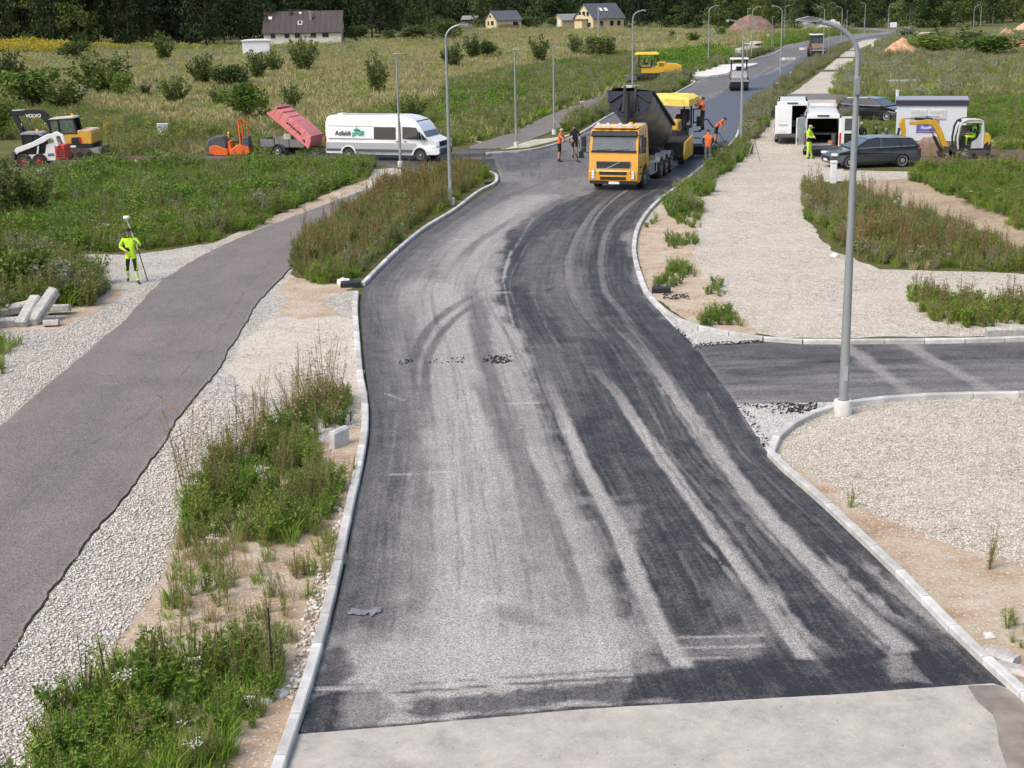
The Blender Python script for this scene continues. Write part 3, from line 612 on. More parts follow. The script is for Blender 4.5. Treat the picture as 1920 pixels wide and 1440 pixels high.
kerb('pale kerb along the gravel plot at lower right bending into the side road', [(2200, 1540), (2010, 1372), (1925, 1297), (1805, 1187), (1700, 1080), (1600, 985), (1520, 912), (1460, 862), (1446, 845), (1452, 822), (1490, 788), (1540, 765), (1600, 750), (1700, 740), (1800, 736), (1960, 733), (2200, 730)])
kerb('pale kerb wrapping the gravel yard corner above the side road', [(2100, 624), (1905, 631), (1800, 634), (1600, 636), (1475, 635), (1420, 629), (1340, 616), (1290, 604), (1250, 583), (1222, 556), (1210, 540), (1197, 505), (1190, 475), (1190, 450), (1196, 425), (1211, 399), (1236, 373), (1276, 343), (1313, 313), (1353, 283), (1378, 259), (1387, 238), (1390, 222), (1398, 206), (1408, 196)])
kerb('far right kerb beside the pale grass strip past the path crossing', [(1452, 175), (1437, 171), (1443, 166), (1468, 148), (1502, 121), (1548, 96), (1602, 78), (1650, 70)], sm=4)
kerb('kerb along the far lane between junction and yellow tracked paver', [(912, 286), (935, 284), (990, 280), (1045, 267), (1095, 244), (1155, 209), (1240, 185), (1292, 160), (1303, 152), (1296, 150)], sm=4)
kerb('kerb edging the pale concrete island on the far lane', [(1296, 145), (1299, 131), (1330, 123), (1392, 119), (1421, 119), (1376, 133), (1362, 140), (1330, 144), (1296, 146)], sm=2, hz=.16)
kerb('far thin kerb behind the distant junction', [(1405, 113), (1425, 107), (1450, 101), (1470, 88), (1520, 76), (1600, 64)], sm=3)

# ================================================================ VEGETATION
def foliage_mat(name, c1, c2, vs=.5, trl=.25, rough=.7):
    m, N, L, B = nodes(name); g = N.new('ShaderNodeNewGeometry').outputs['Position']
    oi = N.new('ShaderNodeObjectInfo'); n = noise_tex(N, L, g, vs, 3, .6)
    f = mathn(N, L, 'ADD', mathn(N, L, 'MULTIPLY', oi.outputs['Random'], .6), mathn(N, L, 'MULTIPLY', mathn(N, L, 'SUBTRACT', n, .35), 1.2), clamp=True)
    c = mixc(N, L, f, c1, c2); L.new(c, B.inputs['Base Color']); B.inputs['Roughness'].default_value = rough; B.inputs['Specular IOR Level'].default_value = .15
    t = N.new('ShaderNodeBsdfTranslucent'); L.new(c, t.inputs[0]); mx = N.new('ShaderNodeMixShader'); mx.inputs[0].default_value = trl
    L.new(B.outputs[0], mx.inputs[1]); L.new(t.outputs[0], mx.inputs[2]); L.new(mx.outputs[0], N['Material Output'].inputs[0]); return m
F_GRASS = foliage_mat('fresh_grass', (.11, .21, .024), (.28, .38, .06)); F_LUSH = foliage_mat('lush_weed', (.075, .165, .022), (.19, .29, .045))
F_OLIVE = foliage_mat('olive_weed', (.125, .165, .038), (.29, .30, .085)); F_RUST = foliage_mat('rusty_weed', (.20, .12, .05), (.32, .24, .09))
F_STRAW = foliage_mat('dry_straw', (.33, .26, .13), (.50, .42, .24)); F_GREY = foliage_mat('grey_weed', (.19, .22, .13), (.34, .34, .25))
F_DARK = foliage_mat('dark_shrub', (.045, .08, .024), (.14, .18, .055)); F_WHITE = foliage_mat('white_flowers', (.62, .62, .58), (.8, .8, .76)); F_YEL = foliage_mat('yellow_flowers', (.34, .29, .04), (.50, .42, .06))
F_FIELD = foliage_mat('field_grass', (.28, .26, .11), (.47, .42, .22)); F_WOOD = foliage_mat('woodland', (.012, .025, .010), (.05, .08, .028), vs=.05, trl=.1)
F_WOODL = foliage_mat('light_woodland', (.06, .10, .022), (.15, .19, .05), vs=.06, trl=.15)
F_STEM = mat('weed_stem', (.16, .12, .06), .9); F_BARK = mat('bark', (.13, .10, .075), .95, var=.3, vscale=3)
VARCOL = bpy.data.collections.new('plant_kinds')
def rq(rng, n, c, size, aspect=.4, tilt=1., up=0.):
    """n random leaf quads (diamond) around centres c"""
    d = rng.normal(size=(n, 3)); d[:, 2] = d[:, 2] * tilt + up; d /= np.linalg.norm(d, axis=1)[:, None]
    e = rng.normal(size=(n, 3)); e -= (e * d).sum(1)[:, None] * d; e /= np.linalg.norm(e, axis=1)[:, None]
    s = size * (rng.uniform(.6, 1.4, n))[:, None]
    V = np.stack([c, c + d * s * .5 + e * s * aspect * .5, c + d * s, c + d * s * .5 - e * s * aspect * .5], 1).reshape(-1, 3)
    return V, np.arange(4 * n).reshape(-1, 4)
class PM:
    def __init__(s, *mats): s.V = []; s.F = []; s.M = []; s.n = 0; s.mats = mats
    def add(s, V, F, mi=0):
        s.V.append(V); s.F.append(F + s.n); s.M.append(np.full(len(F), mi)); s.n += len(V)
    def blades(s, rng, n, h, spread, w, mi=0, lean=.5, rad0=.08):
        a = rng.uniform(0, 2 * math.pi, n); r = rad0 * np.sqrt(rng.uniform(0, 1, n)) * 1.0; b = np.stack([np.cos(a) * r, np.sin(a) * r, np.zeros(n)], 1)
        hh = h * rng.uniform(.5, 1.1, n); dirn = a + rng.normal(0, .6, n); ln = lean * rng.uniform(.2, 1.2, n) * hh
        mid = b + np.stack([np.cos(dirn) * ln * .35, np.sin(dirn) * ln * .35, hh * .6], 1); tip = b + np.stack([np.cos(dirn) * ln, np.sin(dirn) * ln, hh * rng.uniform(.75, 1, n)], 1)
        t = rng.uniform(0, math.pi, n); sd = np.stack([np.cos(t), np.sin(t), np.zeros(n)], 1) * w / 2
        V = np.stack([b - sd, b + sd, mid + sd * .8, mid - sd * .8, tip + sd * .1, tip - sd * .1], 1).reshape(-1, 3); o = np.arange(n)[:, None] * 6
        F = np.concatenate([o + np.array([0, 1, 2, 3]), o + np.array([3, 2, 4, 5])]); s.add(V, F, mi)
    def leaves(s, rng, n, c, size, mi=0, aspect=.4, tilt=1., up=0.):
        V, F = rq(rng, n, c, size, aspect, tilt, up); s.add(V, F, mi)
    def obj(s, name):
        me = npmesh(name, np.concatenate(s.V), np.concatenate(s.F), s.mats, np.concatenate(s.M)); o = bpy.data.objects.new(name, me); VARCOL.objects.link(o); return o
def stems_pts(rng, n, h, spread, base=.05):
    """points along n arching stems"""
    a = rng.uniform(0, 2 * math.pi, n); r0 = rng.uniform(0, base, n); sp = spread * rng.uniform(.2, 1, n); hh = h * rng.uniform(.6, 1.1, n)
    return a, r0, sp, hh
def herb(name, mats, h, spread, nst, nl, leaf, seed, top=None, topn=0, tops=.05, aspect=.4, low=.1, stem=.008):
    rng = np.random.default_rng(seed); p = PM(*mats); a, r0, sp, hh = stems_pts(rng, nst, h, spread)
    for i in range(nst):
        b = np.array([math.cos(a[i]) * r0[i], math.sin(a[i]) * r0[i], 0]); t = np.array([math.cos(a[i]) * (r0[i] + sp[i]), math.sin(a[i]) * (r0[i] + sp[i]), hh[i]])
        sd = np.array([math.sin(a[i]), -math.cos(a[i]), 0]) * stem
        p.add(np.array([b - sd, b + sd, t + sd * .5, t - sd * .5]), np.array([[0, 1, 2, 3]]), len(mats) - 1)
        u = rng.uniform(low, 1, nl); c = b + (t - b) * u[:, None] + rng.normal(0, .02, (nl, 3)) * (1.2 - u[:, None]) * 2
        p.leaves(rng, nl, c, leaf, 0, aspect, .6, .25)
        if top is not None and rng.uniform() < top:
            c = t + rng.normal(0, 1, (topn, 3)) * np.array(tops); p.leaves(rng, topn, c, .024 if isinstance(tops, tuple) and tops[2] < .02 else .05, 1, .8, .3, .2)
    return p.obj(name)
def make_kinds():
    K = {}
    for i in range(2):
        p = PM(F_GRASS); r = np.random.default_rng(i + 1); p.blades(r, 46, .38, 0, .014, 0, .6, .14); K[f'grass{i}'] = p.obj(f'k_grass{i}')
        p = PM(F_STRAW); r = np.random.default_rng(i + 11); p.blades(r, 34, .5, 0, .010, 0, .5, .14); K[f'straw{i}'] = p.obj(f'k_straw{i}')
        p = PM(F_FIELD); r = np.random.default_rng(i + 21); p.blades(r, 40, .42, 0, .05, 0, .6, .5); K[f'field{i}'] = p.obj(f'k_field{i}')
        p = PM(F_GRASS); r = np.random.default_rng(i + 31); p.blades(r, 36, .36, 0, .05, 0, .6, .5); K[f'fgreen{i}'] = p.obj(f'k_fgreen{i}')
        K[f'lush{i}'] = herb(f'k_lush{i}', (F_LUSH, F_WHITE, F_STEM), .45, .25, 11, 26, .062, 40 + i, aspect=.45)
        K[f'leafy{i}'] = herb(f'k_leafy{i}', (F_GRASS, F_WHITE, F_STEM), .50, .22, 11, 26, .05, 50 + i, aspect=.32)
        K[f'olive{i}'] = herb(f'k_olive{i}', (F_OLIVE, F_OLIVE, F_STEM), .68, .2, 11, 28, .042, 60 + i, aspect=.3)
        K[f'rust{i}'] = herb(f'k_rust{i}', (F_RUST, F_RUST, F_STEM), .85, .16, 7, 20, .045, 70 + i, aspect=.4, low=.35)
        K[f'grey{i}'] = herb(f'k_grey{i}', (F_GREY, F_GREY, F_STEM), .6, .25, 9, 16, .055, 80 + i, aspect=.4, low=.25)
        K[f'white{i}'] = herb(f'k_white{i}', (F_OLIVE, F_WHITE, F_STEM), .6, .2, 6, 9, .05, 90 + i, top=.6, topn=20, tops=(.05, .05, .008))
        K[f'gold{i}'] = herb(f'k_gold{i}', (F_OLIVE, F_YEL, F_STEM), .75, .15, 8, 8, .06, 100 + i, top=1, topn=26, tops=(.05, .05, .09))
        K[f'dock{i}'] = herb(f'k_dock{i}', (F_GRASS, F_WHITE, F_STEM), .3, .22, 10, 3, .28, 110 + i, aspect=.32)
        K[f'dstalk{i}'] = herb(f'k_dstalk{i}', (F_STRAW, F_STRAW, F_STEM), .95, .3, 4, 26, .035, 120 + i, aspect=.4, low=.3, stem=.005)
        K[f'rstalk{i}'] = herb(f'k_rstalk{i}', (F_RUST, F_RUST, F_STEM), 1.0, .35, 4, 30, .03, 130 + i, aspect=.5, low=.35, stem=.006)
        r = np.random.default_rng(140 + i); p = PM(F_LUSH); n = 420; a = r.uniform(0, 6.28, n); rr = np.sqrt(r.uniform(0, 1, n)) * .7; z = r.uniform(0, 1, n) * .65 * (1 - rr ** 2)
        p.leaves(r, n, np.stack([np.cos(a) * rr, np.sin(a) * rr, z], 1), .12, 0, .4, .6, .5); K[f'clump{i}'] = p.obj(f'k_clump{i}')
        r = np.random.default_rng(150 + i); p = PM(F_OLIVE); n = 240; a = r.uniform(0, 6.28, n); rr = np.sqrt(r.uniform(0, 1, n)) * .7; z = r.uniform(0, 1, n) * .8 * (1 - rr ** 2)
        p.leaves(r, n, np.stack([np.cos(a) * rr, np.sin(a) * rr, z], 1), .12, 0, .3, .6, .8); K[f'oclump{i}'] = p.obj(f'k_oclump{i}')
        r = np.random.default_rng(160 + i); p = PM(F_GREY); n = 200; a = r.uniform(0, 6.28, n); rr = np.sqrt(r.uniform(0, 1, n)) * .6; z = r.uniform(0, 1, n) * .8 * (1 - rr ** 2)
        p.leaves(r, n, np.stack([np.cos(a) * rr, np.sin(a) * rr, z], 1), .13, 0, .4, .6, .6); K[f'gclump{i}'] = p.obj(f'k_gclump{i}')
        r = np.random.default_rng(170 + i); p = PM(F_YEL); n = 160; a = r.uniform(0, 6.28, n); rr = np.sqrt(r.uniform(0, 1, n)) * .9
        p.leaves(r, n, np.stack([np.cos(a) * rr, np.sin(a) * rr, .45 + r.uniform(0, .35, n)], 1), .16, 0, .5, .4, .3); K[f'gclump_y{i}'] = p.obj(f'k_ygold{i}')
    return K
KINDS_ = make_kinds()
KN = sorted(KINDS_.keys(), key=lambda k: KINDS_[k].name); KI = {k: i for i, k in enumerate(KN)}
def gn_group():
    ng = bpy.data.node_groups.new('scatter', 'GeometryNodeTree')
    ng.interface.new_socket('Geometry', in_out='INPUT', socket_type='NodeSocketGeometry'); ng.interface.new_socket('Geometry', in_out='OUTPUT', socket_type='NodeSocketGeometry')
    N = ng.nodes; L = ng.links; gi = N.new('NodeGroupInput'); go = N.new('NodeGroupOutput')
    ci = N.new('GeometryNodeCollectionInfo'); ci.inputs[0].default_value = VARCOL; ci.inputs[1].default_value = True; ci.inputs[2].default_value = True
    ip = N.new('GeometryNodeInstanceOnPoints'); ip.inputs['Pick Instance'].default_value = True
    def na(n, t):
        a = N.new('GeometryNodeInputNamedAttribute'); a.data_type = t; a.inputs[0].default_value = n; return a.outputs[0]
    L.new(gi.outputs[0], ip.inputs['Points']); L.new(ci.outputs[0], ip.inputs['Instance']); L.new(na('idx', 'INT'), ip.inputs['Instance Index'])
    rr = N.new('FunctionNodeEulerToRotation') if hasattr(bpy.types, 'FunctionNodeEulerToRotation') else None
    if rr: L.new(na('rot', 'FLOAT_VECTOR'), rr.inputs[0]); L.new(rr.outputs[0], ip.inputs['Rotation'])
    else: L.new(na('rot', 'FLOAT_VECTOR'), ip.inputs['Rotation'])
    L.new(na('scl', 'FLOAT_VECTOR'), ip.inputs['Scale']); L.new(ip.outputs[0], go.inputs[0]); return ng
GN = gn_group()
def scatter(name, P, idx, scl, label=None):
    n = len(P); me = bpy.data.meshes.new(name); me.vertices.add(n); me.vertices.foreach_set('co', np.asarray(P, np.float32).ravel())
    r = np.random.default_rng(n); rot = np.stack([r.normal(0, .1, n), r.normal(0, .1, n), r.uniform(0, 6.28, n)], 1)
    a = me.attributes.new('rot', 'FLOAT_VECTOR', 'POINT'); a.data.foreach_set('vector', rot.astype(np.float32).ravel())
    a = me.attributes.new('scl', 'FLOAT_VECTOR', 'POINT'); s = np.stack([scl, scl, scl * r.uniform(.8, 1.25, n)], 1); a.data.foreach_set('vector', s.astype(np.float32).ravel())
    a = me.attributes.new('idx', 'INT', 'POINT'); a.data.foreach_set('value', np.asarray(idx, np.int32))
    o = link(name, me); m = o.modifiers.new('scatter', 'NODES'); m.node_group = GN; o['kind'] = 'stuff'
    if label: o['label'] = label
    return o
def zone(name, poly, mix, dens, scale, seed, patch=2., thr=.0, z=0., holes=(), label=None, edge=0.):
    """mix: {kind: weight}; kinds cluster by noise so that patches form"""
    w = pix(poly); xs = [p.x for p in w]; ys = [p.y for p in w]; rng = np.random.default_rng(seed)
    area_ = (max(xs) - min(xs)) * (max(ys) - min(ys)); n = int(min(area_ * dens, 900000)); X = rng.uniform(min(xs), max(xs), n); Y = rng.uniform(min(ys), max(ys), n)
    jj = .25 * patch
    k = inpoly(X + (vnoise(X, Y, 1.3, seed) - .5) * jj, Y + (vnoise(X, Y, 1.3, seed + 5) - .5) * jj * 1.5, w)
    for h in holes: k &= ~inpoly(X, Y, pix(h))
    f = fnoise(X, Y, patch, seed + 2); k &= (f > thr - rng.uniform(0, .12, n)); X = X[k]; Y = Y[k]; f = f[k]; n = len(X)
    if n == 0: return None
    names = list(mix); wts = np.array([mix[q] for q in names], float); sc = []
    for j, q in enumerate(names): sc.append(wts[j] * np.exp(3.2 * fnoise(X, Y, patch * 1.3, seed + 31 + 7 * j)))
    sc = np.array(sc); sc /= sc.sum(0); cum = np.cumsum(sc, 0); u = rng.uniform(0, 1, n); pick = np.minimum((u[None] > cum).sum(0), len(names) - 1)
    idx = np.array([[KI[q + '0'], KI[q + '1']] for q in names])[pick, rng.integers(0, 2, n)]
    s = scale * rng.uniform(.55, 1.35, n) * (.45 + 1.1 * fnoise(X, Y, patch * .8, seed + 77))
    return scatter(name, np.stack([X, Y, np.full(n, z)], 1), idx, s, label)
if not DRAFT_NOVEG:
    # near verge, left of the road
    zone('weeds', [(60, 1520), (85, 1380), (105, 1330), (180, 1285), (270, 1232), (340, 1240), (400, 1228), (480, 1222), (520, 1240), (520, 1300), (470, 1380), (440, 1420), (430, 1520)], {'grass': 5, 'lush': 1.6, 'leafy': 1.5, 'white': .08, 'olive': .8}, 44, .95, 1, 1.2, .24)
    zone('weeds', [(300, 1190), (325, 1010), (420, 1000), (560, 1010), (640, 990), (610, 1120), (560, 1220), (540, 1260), (500, 1260), (400, 1230), (330, 1240)], {'grass': 1.2, 'straw': 1.4, 'olive': 1.2, 'leafy': 1, 'rstalk': .5, 'dstalk': .6, 'white': .05}, 22, .62, 2, .8, .46)
    zone('weeds', [(330, 1010), (345, 950), (420, 860), (480, 810), (560, 770), (600, 745), (655, 742), (662, 800), (655, 860), (630, 960), (590, 1010), (500, 1030), (420, 1020)], {'leafy': 2, 'olive': 1.6, 'lush': 1.2, 'grass': 1.2, 'rstalk': .3, 'white': .04}, 34, .78, 3, 1., .36, holes=([(598, 806), (680, 790), (680, 890), (606, 880)],))
    zone('dry_stalks', [(320, 960), (330, 900), (480, 790), (570, 735), (660, 730), (650, 790), (560, 830), (430, 900), (380, 1000)], {'rstalk': 1, 'dstalk': 1}, 5.5, 1.15, 4, 1., .12)
    zone('weeds', [(610, 960), (650, 850), (672, 800), (672, 870), (640, 1000), (600, 1120), (570, 1190), (560, 1160)], {'leafy': 1, 'straw': 1, 'olive': 1}, 9, .5, 5, .8, .42)
    # rusty island
    zone('weeds', [(546, 488), (572, 455), (620, 415), (690, 380), (730, 352), (800, 325), (870, 318), (915, 322), (905, 335), (880, 352), (840, 382), (780, 425), (730, 468), (690, 510), (655, 532), (600, 535), (555, 510)], {'rust': .8, 'olive': 2.4, 'lush': .6, 'grass': .8, 'leafy': .8, 'grey': .4}, 26, .92, 6, 2., .0)
    zone('weeds', [(850, 322), (905, 322), (922, 332), (900, 343), (860, 350)], {'leafy': 1, 'grass': 1}, 22, .9, 7, 1.5, .0)
    # green meadow left
    zone('meadow', [(-60, 474), (0, 472), (130, 473), (250, 473), (395, 452), (470, 425), (560, 386), (640, 352), (690, 330), (692, 318), (690, 308), (600, 304), (500, 306), (300, 310), (190, 318), (100, 330), (0, 336), (-60, 338)], {'lush': 1.4, 'leafy': 1.8, 'grass': 2.2, 'grey': .4, 'olive': .8, 'white': .05, 'clump': .2}, 18, .95, 8, 3.5, .0)
    zone('meadow', [(-60, 640), (-60, 480), (20, 482), (110, 482), (180, 520), (205, 555), (150, 578), (100, 580), (50, 596), (0, 610)], {'lush': 1, 'grey': .8, 'olive': 1.1, 'leafy': 1, 'grass': .6}, 24, 1.15, 9, 2., .0)
    zone('meadow', [(-60, 730), (-60, 640), (14, 642), (22, 668), (12, 700)], {'leafy': 1, 'grass': 1}, 24, .8, 10, 2., .0)
    # behind the machines
    zone('meadow', [(-60, 300), (-60, 190), (120, 200), (320, 235), (480, 248), (620, 240), (720, 205), (830, 190), (870, 262), (830, 280), (600, 281), (480, 290), (330, 292), (180, 292)], {'olive': 1.6, 'leafy': 1, 'straw': .9, 'oclump': .3, 'grey': .7, 'gold': .03, 'clump': .15, 'grass': 1, 'field': .8}, 8, .95, 11, 5, .0, holes=([(-60, 262), (190, 262), (190, 300), (-60, 300)],))
    zone('meadow', [(830, 200), (850, 150), (960, 132), (1060, 120), (1160, 105), (1250, 102), (1270, 132), (1180, 152), (1120, 178), (1040, 208), (960, 245), (880, 266), (830, 270)], {'lush': .8, 'fgreen': 1.5, 'clump': .15, 'grey': .9, 'leafy': 1, 'olive': 1, 'field': .8, 'grass': 1}, 9, 1.15, 12, 6, .0)
    zone('meadow', [(1190, 135), (1240, 112), (1290, 103), (1370, 98), (1350, 112), (1290, 128), (1240, 140)], {'fgreen': 2, 'clump': .8}, 4, 1.6, 13, 6, .0)
    zone('verge_grass', [(935, 276), (985, 268), (1055, 243), (1120, 208), (1150, 190), (1190, 180), (1235, 160), (1260, 150), (1300, 148), (1292, 156), (1240, 182), (1155, 206), (1095, 240), (1070, 250)], {'lush': 1, 'grey': .8, 'leafy': 1, 'olive': .5}, 12, 1.2, 14, 4, .0, holes=([(930, 284), (1050, 270), (1075, 248), (1050, 246), (930, 268)],))
    zone('verge_grass', [(1295, 143), (1330, 121), (1398, 115), (1425, 104), (1450, 96), (1440, 94), (1400, 106), (1330, 130)], {'lush': 1, 'grey': .8, 'olive': .8}, 7, 1.3, 15, 4, .0)
    zone('verge_grass', [(1440, 92), (1520, 73), (1600, 62), (1580, 58), (1480, 66), (1440, 80)], {'clump': 1, 'grey': .8, 'oclump': .8}, 1.2, 1.4, 16, 8, .0)
    # straw field
    zone('field_grass', [(-300, 200), (-300, 92), (450, 92), (700, 82), (880, 56), (1500, 58), (1400, 80), (1250, 100), (1140, 108), (960, 134), (840, 155), (800, 200), (640, 240), (350, 240), (120, 205)], {'field': 5, 'fgreen': .8, 'gclump': .06, 'oclump': .06}, 1.35, 1.25, 17, 14, .0)
    zone('goldenrod', [(-300, 104), (-300, 90), (115, 90), (113, 102)], {'gclump_y': 3, 'oclump': .3}, .9, 1.4, 18, 10, .0)
    zone('goldenrod', [(170, 98), (170, 88), (450, 90), (640, 84), (640, 92), (450, 98)], {'gclump_y': .12, 'oclump': 1, 'field': 1.2, 'fgreen': 1.4}, .9, 1.1, 19, 10, .1)
    # right verge
    zone('verge_grass', [(1245, 388), (1270, 368), (1320, 322), (1385, 270), (1402, 272), (1408, 290), (1380, 310), (1335, 345), (1345, 365), (1300, 372), (1310, 400), (1260, 410)], {'lush': 1.6, 'leafy': 1.2, 'grey': .5, 'grass': .6}, 22, .95, 20, 1.5, .28)
    zone('verge_grass', [(1396, 268), (1395, 236), (1404, 205), (1440, 180), (1470, 178), (1462, 200), (1445, 222), (1420, 262)], {'grey': 1.6, 'lush': .8, 'olive': .7}, 14, 1.1, 21, 3, .0)
    zone('verge_grass', [(1448, 171), (1500, 125), (1550, 97), (1602, 78), (1604, 84), (1584, 98), (1556, 116), (1516, 146), (1486, 168)], {'grey': 1.6, 'olive': 1.1, 'lush': .5}, 9, .85, 22, 4, .0)
    for i, pl in enumerate(([(1225, 540), (1250, 500), (1290, 500), (1300, 520), (1262, 540)], [(1245, 455), (1300, 440), (1310, 460), (1260, 470)], [(1310, 612), (1345, 585), (1390, 585), (1400, 615)], [(1325, 555), (1350, 530), (1360, 560)], [(1200, 430), (1230, 410), (1225, 425)], [(1260, 410), (1320, 395), (1310, 430), (1270, 425)])):
        zone('weeds', pl, {'leafy': 1, 'lush': 1}, 16, .6, 23 + i, 1., .25)
    # right fields
    zone('meadow', [(1500, 378), (1512, 352), (1560, 345), (1610, 362), (1690, 396), (1770, 425), (1850, 458), (1930, 486), (2060, 508), (2060, 511), (1930, 508), (1800, 510), (1690, 508), (1640, 498), (1580, 468), (1520, 412)], {'olive': 1.5, 'leafy': 1, 'rust': .7, 'white': .07, 'grey': .8, 'lush': .6, 'straw': .5, 'grass': .8}, 24, .85, 30, 2.2, .0, holes=([(1546, 338), (1580, 338), (1582, 392), (1546, 392)],))
    zone('meadow', [(1700, 338), (1730, 318), (1850, 316), (2060, 312), (2060, 460), (1930, 436), (1860, 400), (1790, 372), (1740, 352)], {'lush': 1.3, 'leafy': 1.8, 'grass': 1.8, 'white': .05, 'olive': .6}, 16, .85, 31, 3, .0)
    zone('meadow', [(1690, 558), (1740, 560), (1830, 572), (1940, 575), (2060, 590), (2060, 612), (1890, 612), (1820, 618), (1770, 610), (1730, 590)], {'leafy': 1.4, 'lush': 1, 'rust':   .4, 'white': .07, 'olive': .6, 'grass': .5}, 24, .85, 32, 1.5, .12)
    zone('meadow', [(1590, 262), (1600, 225), (1640, 205), (1690, 190), (1790, 184), (2060, 178), (2060, 290), (1880, 280), (1820, 300), (1690, 272)], {'leafy': 1.5, 'lush': 1, 'fgreen': .6, 'grass': 1, 'olive': .7, 'clump': .15, 'grey': .5}, 11, .75, 33, 4, .12, holes=([(1682, 258), (1872, 258), (1872, 312), (1682, 312)], [(1560, 192), (1690, 192), (1690, 233), (1560, 233)]))
    zone('meadow', [(1562, 176), (1572, 150), (1602, 124), (1630, 100), (1650, 78), (1680, 72), (2200, 52), (2200, 180), (1690, 184)], {'grey': 1.1, 'fgreen': 2.2, 'olive': .9, 'field': 1.4, 'grass': 1.2, 'gclump': .15}, 5, 1.0, 34, 8, .05)
    zone('verge_grass', [(1556, 178), (1575, 186), (1566, 230), (1600, 228), (1690, 190), (1690, 182), (1600, 172)], {'lush': 1, 'grey': .8}, 8, 1.1, 35, 4, .0, holes=([(1440, 190), (1680, 192), (1680, 174), (1440, 172)],))
    for i, pl in enumerate(([(1790, 1110), (1840, 1095), (1850, 1120), (1800, 1130)], [(1880, 1180), (1940, 1140), (1960, 1240), (1900, 1230)], [(1580, 955), (1600, 945), (1606, 962)], [(1640, 1010), (1680, 990), (1700, 1010)], [(1830, 1070), (1870, 1060), (1870, 1080)])):
        zone('weeds', pl, {'leafy': 1, 'dstalk': .5, 'olive': .5}, 14, .5, 50 + i, 1., .3)
# ================================================================ LOOSE STONES
def rocks(name, P, S, m, seed=1, flat=.6, kind='stuff', zoff=.3):
    """little angular stones as one piece of loose material (12-ish faces each)"""
    rng = np.random.default_rng(seed); base = np.array([(1, 0, 0), (-1, 0, 0), (0, 1, 0), (0, -1, 0), (0, 0, 1), (0, 0, -1)], float)
    fc = np.array([(0, 2, 4), (2, 1, 4), (1, 3, 4), (3, 0, 4), (2, 0, 5), (1, 2, 5), (3, 1, 5), (0, 3, 5)])
    n = len(P); V = base[None] * rng.uniform(.6, 1.15, (n, 6, 1)) + rng.normal(0, .16, (n, 6, 3)); V[:, :, 2] *= flat; V *= np.asarray(S)[:, None, None] * .5
    a = rng.uniform(0, 6.28, n); c, s = np.cos(a)[:, None], np.sin(a)[:, None]; x = V[:, :, 0] * c - V[:, :, 1] * s; y = V[:, :, 0] * s + V[:, :, 1] * c
    b = rng.normal(0, .35, n); cb, sb = np.cos(b)[:, None], np.sin(b)[:, None]; z = V[:, :, 2] * cb + x * sb; x = x * cb - V[:, :, 2] * sb
    V = np.stack([x, y, z], 2) + P[:, None, :]; V[:, :, 2] += (np.asarray(S) * flat * zoff)[:, None]
    F = (fc[None] + np.arange(n)[:, None, None] * 6).reshape(-1, 3)
    me = npmesh(name, V.reshape(-1, 3), F, [m]); ca = me.color_attributes.new('stone', 'FLOAT_COLOR', 'POINT'); r = rng.uniform(0, 1, n)
    ca.data.foreach_set('color', np.repeat(np.stack([r, r, r, np.ones(n)], 1), 6, 0).astype(np.float32).ravel()); o = link(name, me); o['kind'] = kind; return o
def stone_mat(name, stops):
    m, N, L, B = nodes(name); at = N.new('ShaderNodeAttribute'); at.attribute_name = 'stone'; r = ramp(N, stops); L.new(at.outputs['Fac'], r.inputs[0])
    g = N.new('ShaderNodeNewGeometry').outputs['Position']; n = noise_tex(N, L, g, 60, 2); c = mixc(N, L, mathn(N, L, 'MULTIPLY', n, .3), r.outputs[0], (.3, .28, .25)); L.new(c, B.inputs['Base Color'])
    B.inputs['Roughness'].default_value = .9; B.inputs['Specular IOR Level'].default_value = .2; return m
M_ST = stone_mat('loose_stone', [(0, (.30, .28, .25)), (.2, (.52, .48, .43)), (.5, (.68, .64, .58)), (.8, (.82, .79, .75)), (1, (.5, .40, .31))])
M_STW = stone_mat('loose_warm_stone', [(0, (.40, .36, .30)), (.3, (.56, .51, .44)), (.6, (.68, .63, .55)), (.9, (.78, .74, .68)), (1, (.5, .4, .3))])
M_TAR = mat('asphalt_crumb', (.012, .012, .013), .6, var=.4, vscale=30)
def fill(poly, dens, seed, smin, smax, holes=(), thr=None, ps=1.):
    w = pix(poly); xs = [p.x for p in w]; ys = [p.y for p in w]; rng = np.random.default_rng(seed); n = int((max(xs) - min(xs)) * (max(ys) - min(ys)) * dens)
    X = rng.uniform(min(xs), max(xs), n); Y = rng.uniform(min(ys), max(ys), n); k = inpoly(X, Y, w)
    for h in holes: k &= ~inpoly(X, Y, pix(h))
    if thr is not None: k &= fnoise(X, Y, ps, seed) > thr - rng.uniform(0, .2, n)
    X = X[k]; Y = Y[k]; S = rng.uniform(0, 1, len(X)) ** 2 * (smax - smin) + smin; return np.stack([X, Y, np.full(len(X), .006)], 1), S
P, S = fill([(-160, 1560), (-160, 1470), (0, 1258), (60, 1172), (150, 1042), (240, 932), (300, 848), (352, 775), (400, 730), (520, 770), (440, 850), (345, 955), (325, 1010), (290, 1110), (200, 1240), (120, 1330), (90, 1440), (70, 1560)], 560, 1, .03, .072); rocks('gravel_stones', P, S, M_ST, 1)
P, S = fill([(-60, 700), (20, 690), (30, 650), (-60, 640), (0, 620), (110, 618), (200, 580), (240, 560), (330, 505), (245, 588), (130, 688), (0, 800), (-60, 850)], 420, 2, .03, .068); rocks('gravel_stones', P, S, M_ST, 2)
P, S = fill([(410, 700), (445, 640), (490, 565), (545, 512), (600, 548), (668, 548), (668, 640), (683, 745), (680, 790), (560, 760), (480, 780)], 130, 3, .02, .05, thr=.42, ps=1.2); rocks('gravel_stones', P, S, M_ST, 3)
